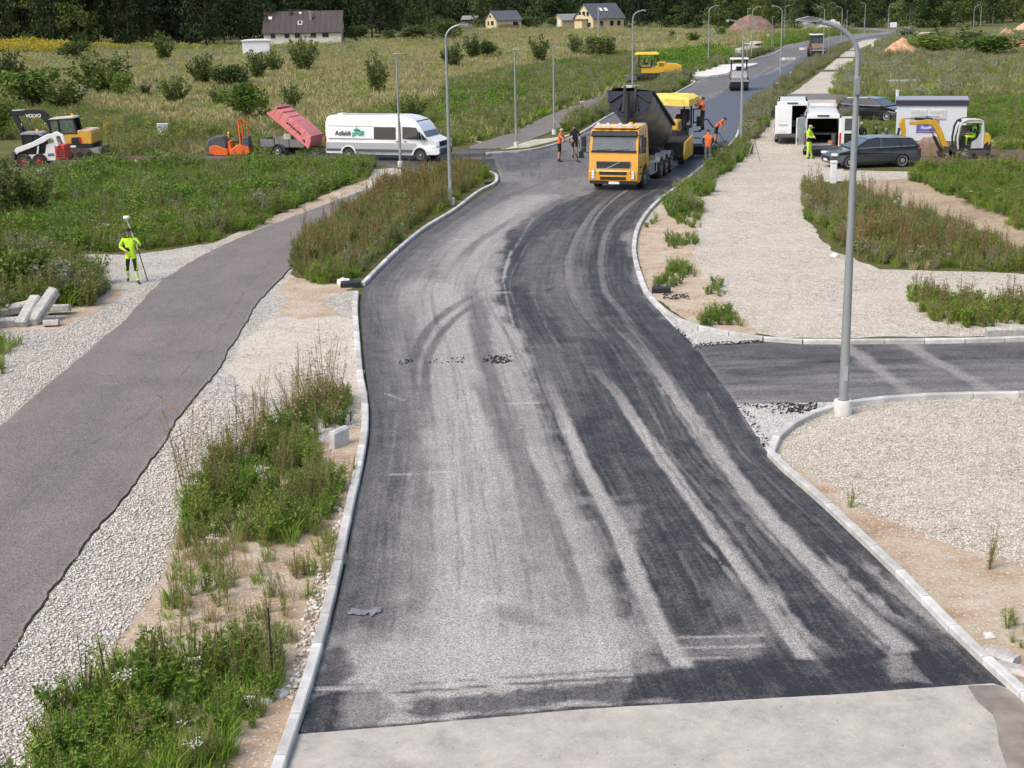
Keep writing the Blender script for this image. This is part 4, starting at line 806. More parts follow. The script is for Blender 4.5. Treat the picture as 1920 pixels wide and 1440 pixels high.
P, S = fill([(1450, 860), (1462, 815), (1545, 768), (1700, 745), (1960, 740), (2060, 1120), (1900, 1060), (1700, 1000), (1560, 925)], 260, 4, .028, .065); rocks('gravel_stones', P, S, M_STW, 4)
P, S = fill([(1235, 575), (1290, 608), (1420, 632), (1420, 641), (1300, 650), (1270, 615)], 420, 5, .02, .05); rocks('white_chippings', P, S, M_ST, 5)
P, S = fill([(1380, 762), (1440, 830), (1450, 815), (1490, 785), (1540, 762), (1570, 757)], 420, 6, .02, .05); rocks('white_chippings', P, S, M_ST, 6)
P, S = fill([(560, 1180), (600, 1060), (640, 950), (652, 960), (620, 1100), (575, 1260), (550, 1330), (540, 1300)], 330, 7, .04, .13); rocks('kerbside_cobbles', P, S, M_ST, 7)
P, S = fill([(190, 1245), (300, 1085), (335, 985), (640, 815), (676, 800), (668, 880), (600, 1150), (510, 1430), (400, 1430)], 22, 8, .012, .05); rocks('sand_pebbles', P, S, M_STW, 8)
P, S = fill([(1456, 866), (1590, 935), (1800, 1030), (1960, 1060), (2050, 1300), (1960, 1290), (1750, 1120), (1600, 970)], 40, 9, .012, .06); rocks('sand_pebbles', P, S, M_STW, 9)
P, S = fill([(1200, 470), (1260, 400), (1310, 400), (1400, 620), (1300, 602), (1225, 548)], 30, 10, .015, .06); rocks('sand_pebbles', P, S, M_STW, 10)
# tarry crumbs
def crumbs(poly, dens, seed, s0, s1, z=.02):
    P, S = fill(poly, dens, seed, s0, s1); P[:, 2] = z; return P, S
A = [crumbs([(748, 674), (775, 674), (775, 684), (748, 685)], 150, 11, .03, .10), crumbs([(800, 676), (870, 670), (872, 682), (800, 684)], 110, 12, .03, .09), crumbs([(905, 668), (958, 668), (965, 680), (930, 685), (905, 680)], 260, 13, .03, .11), crumbs([(880, 655), (1000, 662), (960, 690), (890, 680)], 12, 14, .02, .06)]
rocks('asphalt_crumbs', np.concatenate([a[0] for a in A]), np.concatenate([a[1] for a in A]), M_TAR, 15, .5)
A = [crumbs([(1385, 757), (1560, 756), (1580, 752), (1540, 764), (1500, 778), (1440, 776)], 130, 16, .03, .10, .01), crumbs([(1455, 758), (1530, 757), (1530, 770), (1470, 776)], 260, 17, .04, .10, .01), crumbs([(1310, 645), (1420, 638), (1470, 638), (1420, 644), (1310, 651)], 330, 18, .03, .09, .01), crumbs([(1372, 757), (1396, 757), (1452, 846), (1440, 850)], 140, 19, .03, .09, .01), crumbs([(1262, 612), (1272, 614), (1312, 652), (1302, 656)], 160, 20, .03, .09, .01), crumbs([(1598, 745), (1610, 745), (1610, 766), (1596, 764)], 90, 21, .04, .1, .01)]
rocks('asphalt_crumbs', np.concatenate([a[0] for a in A]), np.concatenate([a[1] for a in A]), M_TAR, 22, .5)

# ================================================================ SHRUBS
def crown_pts(rng, kind, n):
    if kind == 'round':
        c = []
        for k in range(13):
            a = rng.uniform(0, 6.28); r = rng.uniform(0, .36); cz = rng.uniform(.25, .72); c.append((math.cos(a) * r, math.sin(a) * r, cz, rng.uniform(.14, .26)))
        c = np.array(c); k = rng.integers(0, len(c), n); d = rng.normal(size=(n, 3)); d /= np.linalg.norm(d, axis=1)[:, None]; rr = rng.uniform(.55, 1.05, n) ** .5
        P = c[k, :3] + d * (c[k, 3] * rr)[:, None]; P[:, 2] = np.abs(P[:, 2]); return P
    # shoots: many upright leafy rods fanning from the foot
    ns = 34; a = rng.uniform(0, 6.28, ns); sp = np.sqrt(rng.uniform(0, 1, ns)) * .5; hh = rng.uniform(.55, 1.08, ns) * (1 - .55 * sp); k = rng.integers(0, ns, n); u = rng.uniform(.05, 1, n)
    r = sp[k] * u ** .8; P = np.stack([np.cos(a[k]) * r, np.sin(a[k]) * r, hh[k] * u], 1) + rng.normal(0, 1, (n, 3)) * (.045 * (1.25 - u))[:, None]; P[:, 2] = np.abs(P[:, 2]); return P
def shrub_kind(kind, seed, m, n, leaf):
    rng = np.random.default_rng(seed); P = crown_pts(rng, kind, n); V, F = rq(rng, n, P, leaf, .5, .7, .35); crown = npmesh('shrub_crown', V, F, [m])
    s = MB(); rr = random.Random(seed)
    for _ in range(9):
        a = rr.uniform(0, 6.28); s.tube([(0, 0, 0), (math.cos(a) * .12, math.sin(a) * .12, .3), (math.cos(a) * .3, math.sin(a) * .3, .68)], .01, 4, rr=[.014, .01, .004])
    return crown, s.mesh('shrub_stem', F_BARK)
F_SHOOT = foliage_mat('shoot_leaf', (.06, .10, .026), (.18, .23, .06)); F_SH2 = foliage_mat('green_shrub_leaf', (.07, .12, .024), (.20, .27, .055))
SHK = {'dark': [shrub_kind('shoots', 1, F_DARK, 2200, .075), shrub_kind('shoots', 2, F_DARK, 2200, .075)], 'round': [shrub_kind('round', 3, F_DARK, 2600, .07), shrub_kind('round', 4, F_DARK, 2600, .07)],
       'olive': [shrub_kind('shoots', 5, F_SHOOT, 2400, .07), shrub_kind('shoots', 6, F_SHOOT, 2400, .07)], 'green': [shrub_kind('round', 7, F_SH2, 2600, .075), shrub_kind('round', 8, F_SH2, 2600, .075)],
       'grey': [shrub_kind('shoots', 9, F_GREY, 2400, .06), shrub_kind('round', 10, F_GREY, 2400, .06)]}
SHL = [  # foot x, foot y, width px, height px, kind, label
    (141, 112, 60, 30, 'round', 'dark round shrub standing in front of the yellow goldenrod strip'),
    (306, 116, 44, 44, 'olive', 'olive upright shrub alone on the straw field before the black pines'),
    (380, 162, 62, 52, 'dark', 'dark leafy shrub behind the wide low bush on the straw field'),
    (428, 165, 92, 36, 'round', 'wide low dark bush pressed against a taller shrub on the field'),
    (484, 148, 54, 46, 'dark', 'dark shrub directly in front of the white metal cabinet'),
    (514, 138, 40, 34, 'olive', 'olive shrub at the right shoulder of the one before the white cabinet'),
    (571, 135, 54, 55, 'dark', 'tall fan shaped dark shrub below the brown roofed farmhouse'),
    (705, 177, 54, 62, 'olive', 'spiky upright shrub alone on the straw field left of the first short lamp'),
    (848, 128, 54, 40, 'dark', 'dark shrub behind the tall curved lamp on the straw field'),
    (889, 110, 44, 36, 'dark', 'dark shrub forming the left of a pair on the straw field'),
    (916, 112, 46, 30, 'round', 'rounder low shrub forming the right of a pair on the straw field'),
    (1013, 120, 44, 45, 'dark', 'dark shrub behind the short lamp with sideways head'),
    (1078, 103, 34, 34, 'dark', 'slim dark shrub between two wider bushes near the green strip'),
    (1122, 109, 70, 34, 'round', 'wide dome shaped dark bush below the slim grey utility pole'),
    (190, 178, 110, 68, 'olive', 'large feathery shrub on the field above the yellow excavator'),
    (228, 183, 54, 42, 'green', 'bright green bush leaning on the large feathery shrub'),
    (328, 198, 58, 46, 'olive', 'brownish olive bush above the small grey utility cabinet'),
    (274, 181, 24, 22, 'dark', 'tiny dark green shrub alone in the dry grass'),
    (462, 226, 84, 64, 'green', 'full green bush behind the orange compact roller'),
    (410, 200, 40, 32, 'olive', 'thin olive bush uphill of the orange compact roller'),
    (548, 208, 48, 40, 'olive', 'bare looking shrub above the raised pink trailer lid'),
    (770, 236, 70, 48, 'olive', 'dark olive shrub behind the white lettered van'),
    (14, 168, 70, 62, 'dark', 'dark bush at the picture edge above the black excavator boom'),
    (60, 208, 120, 66, 'green', 'broad green bush mass left of the large feathery shrub'),
    (120, 210, 80, 50, 'olive', 'olive thicket right above the excavator cab'),
    (4, 262, 60, 62, 'green', 'fresh green bush behind the excavator dipper arm'),
    (2, 338, 44, 44, 'olive', 'heavy dark bush at the picture edge beside the skid steer loader'),
    (4, 410, 90, 92, 'dark', 'very dark large bush at the picture edge on the meadow'),
    (62, 405, 90, 66, 'olive', 'olive bush at the right foot of the very dark large bush'),
    (1350, 70, 22, 16, 'green', 'small rounded bush on the field beside the reddish earth mound'),
    (1745, 100, 96, 34, 'green', 'green thicket behind the sandy cone on the right field'),
    (1800, 96, 110, 38, 'dark', 'dark thicket in the middle of the right field'),
    (1860, 104, 110, 34, 'green', 'wide green thicket by the orange earth bank'),
    (1700, 72, 60, 20, 'grey', 'grey brush behind the white rubble heap'),
    (668, 78, 54, 26, 'round', 'clipped dark bush next to the brown roofed farmhouse'),
    (728, 78, 30, 18, 'round', 'small dark hedge ball near the farmhouse fence gap'),
    (780, 78, 74, 26, 'round', 'long dark hedge clump right of the farmhouse'),
    (835, 76, 54, 34, 'round', 'tall dark hedge clump behind the first curved lamp'),
    (1210, 52, 20, 10, 'round', 'low dark bush right of the large yellow house'),
    (1259, 70, 14, 12, 'dark', 'tiny dark bush on the far straw field by the tall lamp'),
    (1300, 82, 34, 18, 'olive', 'loose bush on the far straw field beside the far lamps'),
    (1750, 52, 24, 12, 'olive', 'small bush at the wood edge above the rubble heap'),
    (925, 53, 30, 14, 'round', 'low dark hedge in front of the small yellow house'), (990, 52, 44, 18, 'round', 'dark hedge right of the small yellow house'), (1040, 50, 36, 16, 'round', 'dark hedge left of the pale garden shed'),
    (1103, 55, 34, 15, 'round', 'dark hedge before the gable of the large yellow house'), (1150, 54, 50, 16, 'round', 'dark hedge along the side of the large yellow house'),
    (40, 560, 130, 82, 'green', 'bushy green weeds behind the pile of kerb stones'),
    (120, 565, 110, 66, 'grey', 'greyish bush beside the pile of kerb stones'),
    (1520, 400, 36, 30, 'grey', 'grey leafy bush at the corner of the gravel yard by the white marker post'),
]
for i, (x, y, w, h, k, lab) in enumerate(SHL):
    b = G(x, y); pp = ppm(x, y); r = thing('shrub', lab, 'shrub', b, RNG.uniform(0, 6.28), 'shrubs on the field' if y < 240 else None)
    cm, sm = SHK[k][i % 2]; c = link('crown', cm, r); s = link('stem', sm, r); hh = hgt(x, y, y - h); r.scale = (w / pp * 1.15, w / pp * 1.0, hh * 1.38)

# ================================================================ TREES
def tree_crown(seed, m, n, leaf, shape):
    rng = np.random.default_rng(seed); c = []
    if shape == 'conifer':
        for k in range(46):
            z = rng.uniform(.04, .98) ** .9; R = .30 * (1 - z) ** .75 + .03; a = rng.uniform(0, 6.28); c.append((math.cos(a) * R * .75, math.sin(a) * R * .75, z, .09 + .05 * (1 - z)))
    elif shape == 'pine':
        for k in range(34):
            z = rng.uniform(.42, 1.); R = .24 * math.sin(min(1, (z - .3) * 1.6) * math.pi) ** .5 + .02; a = rng.uniform(0, 6.28); c.append((math.cos(a) * R * .8, math.sin(a) * R * .8, z, rng.uniform(.07, .12)))
    else:
        for k in range(44):
            z = rng.uniform(.06, .98); R = .36 * math.sin(min(1., z * .92 + .12) * math.pi) ** .6; a = rng.uniform(0, 6.28); q = rng.uniform(.3, 1) ** .5; c.append((math.cos(a) * R * q, math.sin(a) * R * q, z, rng.uniform(.08, .15)))
    c = np.array(c); k = rng.integers(0, len(c), n); d = rng.normal(size=(n, 3)); d /= np.linalg.norm(d, axis=1)[:, None]
    P = c[k, :3] + d * (c[k, 3] * rng.uniform(.4, 1.1, n) ** .5)[:, None] * np.array([1, 1, .62 if shape != 'conifer' else .5]); P[:, 2] = np.clip(P[:, 2], .01, 1.1)
    V, F = rq(rng, n, P, leaf, .6, .8, .1); return npmesh('tree_crown', V, F, [m])
def trunk_mesh(seed, m, h=.8, r=.016):
    rr = random.Random(seed); s = MB(); pts = [(0, 0, 0)]
    for k in range(1, 6): pts.append((rr.uniform(-.012, .012), rr.uniform(-.012, .012), h * k / 5))
    s.tube(pts, r, 6, rr=[r * (1 - .15 * k) for k in range(6)])
    for k in range(10):
        z = rr.uniform(.25, .75) * h; a = rr.uniform(0, 6.28); l = rr.uniform(.08, .2); s.tube([(0, 0, z), (math.cos(a) * l * .6, math.sin(a) * l * .6, z + l * .35), (math.cos(a) * l, math.sin(a) * l, z + l * .7)], .004, 4, rr=[.007, .004, .002])
    return s.mesh('tree_trunk', m)
F_W2 = foliage_mat('wood_mid', (.038, .07, .024), (.12, .165, .055), vs=.05, trl=.12); F_CONF = foliage_mat('conifer_needles', (.010, .022, .011), (.036, .056, .022), vs=.05, trl=.05)
F_BTR = mat('pine_bark', (.16, .115, .09), .9, var=.3, vscale=2); F_DTR = mat('dark_bark', (.06, .05, .042), .95, var=.3, vscale=2)
TK = {'pine': [(tree_crown(i, F_CONF, 3000, .05, 'pine'), trunk_mesh(i, F_BTR, .9, .013)) for i in (1, 2)], 'spruce': [(tree_crown(i, F_CONF, 3400, .045, 'conifer'), trunk_mesh(i, F_DTR)) for i in (3, 4)],
      'leaf': [(tree_crown(i, F_W2, 3400, .045, 'leaf'), trunk_mesh(i, F_DTR)) for i in (5, 6, 7)], 'dark': [(tree_crown(i, F_WOOD, 3400, .045, 'leaf'), trunk_mesh(i, F_DTR)) for i in (8, 9)], 'light': [(tree_crown(i, F_WOODL, 3400, .045, 'leaf'), trunk_mesh(i, F_DTR)) for i in (10, 11)]}
TLAB = {'pine': 'tall dark pine with bare trunk in the wood at the field edge', 'spruce': 'dark pointed spruce in the wood behind the field', 'leaf': 'mid green broadleaf tree in the wood behind the field', 'dark': 'near black broadleaf tree deep in the wood edge', 'light': 'light green round tree at the front of the wood'}
def tree(x, y, h, w, kind, i, lab=None):
    b = G(x, y); r = thing('tree', lab or TLAB[kind], 'tree', b, i * 1.7, None if lab else f'{kind} trees of the wood')
    cm, tm = TK[kind][i % len(TK[kind])]; link('crown', cm, r); link('trunk', tm, r); r.scale = (w / .72, w / .72, h); return r
tr = random.Random(5); cnt = 0
edge = [(-260, 92), (0, 88), (110, 90), (200, 86), (330, 85), (440, 84), (500, 82), (640, 74), (700, 70), (830, 62), (880, 50), (1000, 48), (1200, 51), (1330, 54), (1480, 52), (1600, 51), (1760, 49), (1920, 42), (2200, 32)]
ex = [e[0] for e in edge]; ey = [e[1] for e in edge]
for row, (dy, step, jit) in enumerate(((0, 44, 14), (-9, 38, 16), (-17, 32, 14))):
    x = -240.
    while x < 2150:
        y = np.interp(x, ex, ey) + dy; 
        if row == 0 and (490 < x < 660 or 905 < x < 1000 or 1040 < x < 1190): x += 20; continue
        if row == 0 and 640 < x < 890 and cnt % 2: x += 25; cnt += 1; continue
        if row == 0 and x > 1380: k = tr.choice(['leaf', 'leaf', 'light', 'leaf', 'dark'])
        elif x < 110: k = tr.choice(['dark', 'leaf', 'dark', 'spruce'])
        elif x < 520: k = tr.choice(['pine', 'dark', 'dark', 'spruce', 'pine'])
        else: k = tr.choice(['dark', 'leaf', 'spruce', 'leaf', 'dark'])
        if row: k = tr.choice(['dark', 'spruce', 'dark', k])
        big = 1.0 if row or x < 1250 else .75
        tree(x + tr.uniform(-jit, jit), y + tr.uniform(-2.5, 2.5), tr.uniform(13, 19) * big, tr.uniform(6.5, 9.5) * big, k, cnt); cnt += 1; x += step * tr.uniform(.7, 1.2)
tree(62, 88, 13, 8, 'light', 1, 'yellow green broadleaf tree at the field edge left of the leaning pale pole')
tree(150, 90, 12, 8, 'light', 2, 'light green tree right of the leaning pale pole at the wood edge')
for i, (x, y, h, w) in enumerate(((1268, 54, 5.2, 5), (1298, 54, 6.5, 5.5), (1347, 55, 7, 6), (1375, 54, 6, 5), (1430, 52, 7.5, 6.5))):
    tree(x, y, h, w, ('light', 'leaf')[i % 2], i, ('small rounded green tree at the wood edge',)[0] + [', first right of the yellow house', ', second right of the yellow house', ' behind the tall far lamp', ', just left of the earth mound', ' behind the earth mound'][i])
for i, (x, y, h, w) in enumerate(((1625, 52, 6, 6), (1700, 50, 8, 8), (1745, 50, 8.5, 8), (1790, 50, 7.5, 7), (1850, 44, 9, 8), (1900, 40, 9, 9))):
    tree(x, y, h, w, ('leaf', 'light')[i % 2], i + 3, 'rounded tree at the right wood edge ' + ['next to the far street end', 'above the rubble heap', 'beside the orange strip', 'left of the twin far lamps', 'right of the twin far lamps', 'at the picture edge'][i])
# the depth of the wood behind: one dark mass of crowns
wx = np.random.default_rng(3); n = 900; X = wx.uniform(-230, 420, n); D = wx.uniform(0, 70, n); pyx = 960 + X / 420 * FPX
Yb = np.array([G(min(max(a, -300), 2300), np.interp(a, ex, ey) - 20).y for a in pyx]); Yb = np.clip(Yb, 250, 470) + 12 + D
ks = [o for kk in ('dark', 'spruce') for (o, _) in TK[kk]]; n = 620; V = []; F = []; off = 0
for i in range(n):
    me = ks[i % len(ks)]; a = np.empty(len(me.vertices) * 3, np.float32); me.vertices.foreach_get('co', a); a = a.reshape(-1, 4, 3)[:: 9].reshape(-1, 3)
    s = wx.uniform(9, 13); h = wx.uniform(13, 19); V.append(a * np.array([s * 1.5, s * 1.5, h]) + np.array([X[i], Yb[i], 0])); F.append(np.arange(len(a)).reshape(-1, 4) + off); off += len(a)
o = link('forest', npmesh('forest', np.concatenate(V), np.concatenate(F), [F_WOOD])); o['kind'] = 'stuff'
# ================================================================ LAMPS AND POLES
M_GALV = mat('galvanised_steel', (.33, .355, .36), .5, .5, var=.08, vscale=3); M_GALVD = mat('weathered_pole', (.36, .38, .38), .6, .2, var=.1)
M_LENS = mat('lamp_lens', (.62, .64, .66), .25); M_FOOT = mat('foot_concrete', (.55, .545, .52), .85, var=.15, bump=.3)
M_WOODP = mat('grey_wood_pole', (.33, .31, .28), .9, var=.2)
def lamp(bx, by, topy, side, reach_px, label, r=.085, tube=True, foot=True, heads=1, grp='street lamps along the new streets'):
    """side -1/1: head towards smaller/larger x; reach in photograph pixels; 0 = short post-top head"""
    b = G(bx, by); H = hgt(bx, by, topy); pp = ppm(bx, by); o = thing('street_lamp', label, 'street lamp', b, 0, grp)
    R = reach_px / pp if reach_px else 0
    s = MB(); rr = r
    bend = min(.95, R * .75) if R > .3 else 0
    Hs = H - (.75 * bend if bend else .05)
    s.tube([(0, 0, 0), (0, 0, 1.2), (0, 0, Hs * .6), (0, 0, Hs)], rr, 12, rr=[rr, rr * .98, rr * .75, rr * .55]); s.build('pole', M_GALV, o, smooth=True)
    if R:
        for k in range(heads):
            sg = side if k == 0 else -side
            pts = [(0, 0, Hs - .02)]
            for t in np.linspace(.15, 1, 6):
                a = t * math.pi / 2 * .9; pts.append((sg * bend * (1 - math.cos(a)), 0, Hs + .75 * bend * math.sin(a)))
            pts.append((sg * max(R - .55, bend * .9), 0, H - .01))
            MB().tube(pts, rr * .52, 10).build('arm', M_GALV, o, smooth=True)
            x0 = sg * max(R - .62, bend * .8); x1 = sg * R; w = .13
            hd = MB(); zz = H + .02; n = 7
            prof = [(x0, zz - .03), (x0, zz + .035), ((x0 + x1) / 2, zz + .075), (x1, zz + .02), (x1, zz - .005), ((x0 + x1) / 2 + sg * .02, zz - .03)]
            hd.prism(prof, lambda x, z: w * (.55 if abs(x - x0) < .02 or abs(x - x1) < .02 else 1)); h = hd.build('lamp_head', M_GALV, o, bevel=.01)
            ln = MB().lathe([(.001, -.09), (.07, -.075), (.105, -.035), (.11, 0)], (x0 + sg * .28, 0, zz - .025), n=12).build('lens', M_LENS, h, smooth=True)
    else:
        hd = MB().box((.12 * side, 0, H - .0), (.42, .16, .07)).build('lamp_head', M_GALV, o, bevel=.02)
    if foot:
        q_ = .8 if r > .08 else .6; MB().lathe([(.24 * q_, -.05), (.24 * q_, .28), (.225 * q_, .305), (.15 * q_, .31), (.12 * q_, .27)], n=20).build('foot_sleeve', M_FOOT, o, smooth=True)
        MB().box((0, -rr - .005, .9), (.09, .012, .32)).build('service_door', M_GALVD, o)
    return o
LA = lamp(1580, 776, 38, -1, 112, 'tall curved street lamp standing nearest, at the corner of the gravel plot', r=.10)
MB().box((-.02, -.1, hgt(1580, 776, 160)), (.10, .1, .34)).build('junction_box', M_GALV, LA, bevel=.01)
lamp(845, 384, 47, 1, 42, 'tall curved street lamp rising out of the rusty weed island')
lamp(751, 313, 101, 1, 0, 'short straight path lamp in front of the white lettered van', r=.07)
lamp(968, 276, 93, 1, 0, 'short straight path lamp on the far path beside its gravel apron', r=.07)
lamp(1039, 252, 88, 1, 8, 'short path lamp with sideways head behind the worker in orange vest', r=.07)
lamp(1186, 190, 20, 1, 26, 'tall curved lamp behind the raised tipper tub', foot=False)
lamp(1328, 118, 11, 1, 20, 'tall curved lamp by the far path left of the concrete island', foot=False)
lamp(1389, 269, 38, -1, 33, 'tall curved lamp at the kerb behind the two orange vest workers', foot=False)
lamp(1409, 109, 13, 1, 17, 'curved lamp in front of the reddish earth mound', foot=False)
lamp(1400, 115, 16, 1, 0, 'slim straight post beside the lamp at the reddish earth mound', r=.06, foot=False)
lamp(1463, 147, 11, -1, 20, 'tall curved lamp on the pale grass strip past the near road roller', foot=False)
lamp(1447, 96, 31, 1, 0, 'low straight lamp before the far junction gravel patch', r=.06, foot=False)
lamp(1470, 82, 10, 1, 8, 'curved lamp seen just behind the one on the pale grass strip', foot=False, r=.06)
lamp(1543, 110, 12, -1, 14, 'curved lamp right beside the far road roller', foot=False)
lamp(1553, 107, 55, -1, 0, 'low straight post right of the far road roller', r=.06, foot=False)
lamp(1559, 46, 5, 1, 9, 'distant curved lamp above the far road roller against the wood', foot=False)
lamp(1577, 77, 12, -1, 11, 'distant curved lamp at the far bend under the nearest lamp head', foot=False)
lamp(1587, 67, 20, 1, 0, 'distant straight post at the far bend behind the nearest lamp arc', r=.06, foot=False)
lamp(1620, 71, 5, -1, 8, 'distant curved lamp at the end of the gravel track', foot=False)
lamp(1625, 50, 4, -1, 0, 'distant slim post behind the lamp at the gravel track end', r=.06, foot=False)
lamp(1665, 61, 7, 1, 9, 'distant curved lamp facing right beside the white sign board', foot=False)
lamp(1675, 50, 20, 1, 0, 'distant straight post carrying the white sign board', r=.06, foot=False)
lamp(1682, 34, 3, 1, 5, 'distant double headed lamp against the wood', foot=False, heads=2)
lamp(1705, 52, 6, -1, 8, 'distant curved lamp above the white rubble heap', foot=False)
lamp(1825, 50, 11, 1, 9, 'left lamp of the arching pair at the right wood edge', foot=False, r=.1)
lamp(1838, 50, 8, -1, 9, 'right lamp of the arching pair at the right wood edge', foot=False, r=.1)
lamp(1861, 48, 22, 1, 0, 'short post right of the arching lamp pair', foot=False, r=.06)
lamp(1908, 40, 13, -1, 6, 'far left lamp of two at the top corner of the right field', foot=False)
lamp(1915, 40, 16, -1, 3, 'far right lamp of two at the top corner of the right field', foot=False)
def pole(bx, by, topy, label, r=.11, m=None, lean=0.):
    b = G(bx, by); H = hgt(bx, by, topy); o = MB().tube([(0, 0, 0), (lean * .5, 0, H / 2), (lean, 0, H)], r, 8, rr=[r, r * .85, r * .65]).build('utility_pole', m or M_WOODP, smooth=True, loc=b); tag(o, label, 'pole'); return o
pole(107, 87, 22, 'pale leaning pole in front of the light green trees at the wood edge', .13, lean=-1.1)
q = pole(1122, 76, 13, 'slim grey utility pole in front of the large yellow house', .12)
MB().box((0, 0, hgt(1122, 76, 13) - .25), (.7, .1, .1)).build('crossbar', M_WOODP, q)
# marker posts, cabinets, stakes
M_WHITE = mat('white_plastic', (.72, .74, .76), .45, var=.05); M_CAB = mat('cabinet_grey', (.60, .63, .65), .5, var=.06); M_BLK = mat('black_plastic', (.015, .015, .017), .5, var=.2); M_DARKM = mat('dark_steel', (.05, .05, .055), .5, .4, var=.2)
def marker(bx, by, topy, wpx, label):
    b = G(bx, by); H = hgt(bx, by, topy); w = wpx / ppm(bx, by); o = thing('marker_post', label, 'marker post', b)
    MB().box((0, 0, H / 2 - .05), (w, w * .8, H)).build('post', M_WHITE, o, bevel=.02); MB().box((0, 0, H - .02), (w * 1.12, w * .95, .12)).build('cap', M_WHITE, o, bevel=.02); return o
marker(1562, 343, 303, 11, 'white marker post in the weeds at the corner of the gravel yard'); marker(1636, 93, 82, 4, 'small white marker post left of the sandy cone'); marker(1677, 70, 60, 4, 'small white marker post under the white sign board'); marker(1441, 74, 64, 5, 'small white marker by the far junction gravel patch'); marker(1681, 208, 170, 5, 'thin white post at the corner of the dark roofed kiosk')
b = G(307, 264); c = thing('utility_cabinet', 'small light grey utility cabinet in the weeds right of the yellow excavator', 'cabinet', b, .15)
MB().box((0, 0, .55), (.66, .34, 1.0)).build('body', M_CAB, c, bevel=.02); MB().box((0, 0, 1.07), (.72, .4, .06)).build('lid', M_CAB, c, bevel=.02)
for s in (-1, 1): MB().box((s * .16, -.175, .6), (.29, .02, .84)).build('door', M_CAB, c, bevel=.005)
for k in range(6): MB().box((-.16 if k < 3 else .16, -.19, .85 + .05 * (k % 3)), (.2, .01, .02)).build('vent_slot', M_DARKM, c)
b = G(482, 104); c = thing('metal_cabinet', 'white metal cabinet with domed roof on the field left of the farmhouse', 'cabinet', b, .12); pp = ppm(482, 104)
w = 50 / pp; MB().box((0, 0, 1.15), (w, w * .7, 2.3)).build('body', M_WHITE, c, bevel=.03); MB().prism([(-w * .54, 2.3), (w * .54, 2.3), (w * .54, 2.42), (w * .3, 2.56), (-w * .3, 2.56), (-w * .54, 2.42)], w * .4).build('roof', M_WHITE, c, bevel=.02)
for s in (-1, 0, 1): MB().box((s * w * .31, -w * .352, 1.15), (w * .29, .03, 2.1)).build('panel', M_WHITE, c)
b = G(513, 1292); o = MB().cyl((0, 0, 0), (.0, 0, 1.13), .014, .012, 8).build('stake', M_BLK, loc=b); tag(o, 'thin black stake upright in the verge beside the near kerb', 'stake')
# drains in the kerb line, kerb offcuts
def kerbblock(px, py, l, w, h, rz, label, m=None, rx=0., ry=0., z=0.):
    b = G(px, py); c = .02; mb = MB(); vs = []
    for x in (-l / 2, l / 2):
        for yy, zz in ((-w / 2, 0), (w / 2, 0), (w / 2, h - c), (w / 2 - c, h), (-w / 2 + c * 2.5, h), (-w / 2, h - c * 2.5)): vs.append((x, yy, zz))
    mb.add(vs, [(i, (i + 1) % 6, 6 + (i + 1) % 6, 6 + i) for i in range(6)] + [(5, 4, 3, 2, 1, 0), (6, 7, 8, 9, 10, 11)])
    o = mb.build('kerb_block', m or M_KERBO, bevel=.006); o.location = (b.x, b.y, z); o.rotation_euler = (rx, ry, rz); tag(o, label, 'kerb block', None); return o
kerbblock(637, 836, .5, .13, .36, 1.05, 'white kerb block standing on edge in the weeds beside the near kerb', M_KERB)
kerbblock(1885, 634, 1.0, .2, .28, .0, 'grey kerb block lying beside the side road kerb at picture edge', M_KERBO)
kerbblock(1878, 1238, .42, .22, .12, -.85, 'grey kerb offcut lying behind the near right kerb', M_KERBO); kerbblock(1900, 1258, .42, .22, .07, -.7, 'thin grey offcut under the kerb offcut at lower right', M_KERBO)
kerbblock(30, 612, 1.16, 0.24, 0.24, .28, 'long kerb block at the bottom left of the heap of old kerbs', rx=.1, z=.02); kerbblock(22, 600, 1.28, 0.24, 0.24, .42, 'dark sided kerb block leaning behind the bottom left one of the heap', rx=.3, z=.2, ry=-.12)
kerbblock(58, 606, 1.16, 0.32, 0.24, 1.40, 'flat lying pale kerb block in the middle of the heap', z=.24, ry=-.50); kerbblock(86, 602, 1.22, 0.29, 0.27, 1.18, 'kerb block propped on top of the heap, tilted towards the path', z=.34, ry=-.60, rx=.3)
kerbblock(108, 590, 0.73, 0.32, 0.20, .05, 'short kerb block behind the right end of the heap', z=.1, rx=-.2); kerbblock(97, 612, 0.41, 0.29, 0.17, .1, 'smallest kerb block in front of the heap by the reddish sand', z=.02, rx=-.25)
o = MB().box((0, 0, .09), (.62, .34, .16)).build('drain_box', M_BLK, bevel=.01); o.location = G(658, 538); o.rotation_euler = (0, 0, .05); tag(o, 'black drain box set in the kerb by the weed island foot', 'drain')
o = MB().box((0, 0, .09), (.55, .32, .17)).build('drain_box', M_BLK, bevel=.01); o.location = G(1240, 549); o.rotation_euler = (0, 0, -.15); tag(o, 'black drain box in the kerb beside the gravel yard corner', 'drain')
o = MB().box((0, 0, .06), (.45, .3, .12)).build('drain_box', M_BLK, bevel=.01); o.location = G(917, 345); tag(o, 'black drain box near the tip of the weed island', 'drain')
P, S = fill([(1240, 552), (1290, 552), (1295, 562), (1245, 562)], 260, 77, .03, .1); rocks('asphalt_crumbs', P, S, M_TAR, 78)
M_SACK = mat('white_stone', (.72, .71, .69), .8, var=.2, vscale=8, bump=.6)
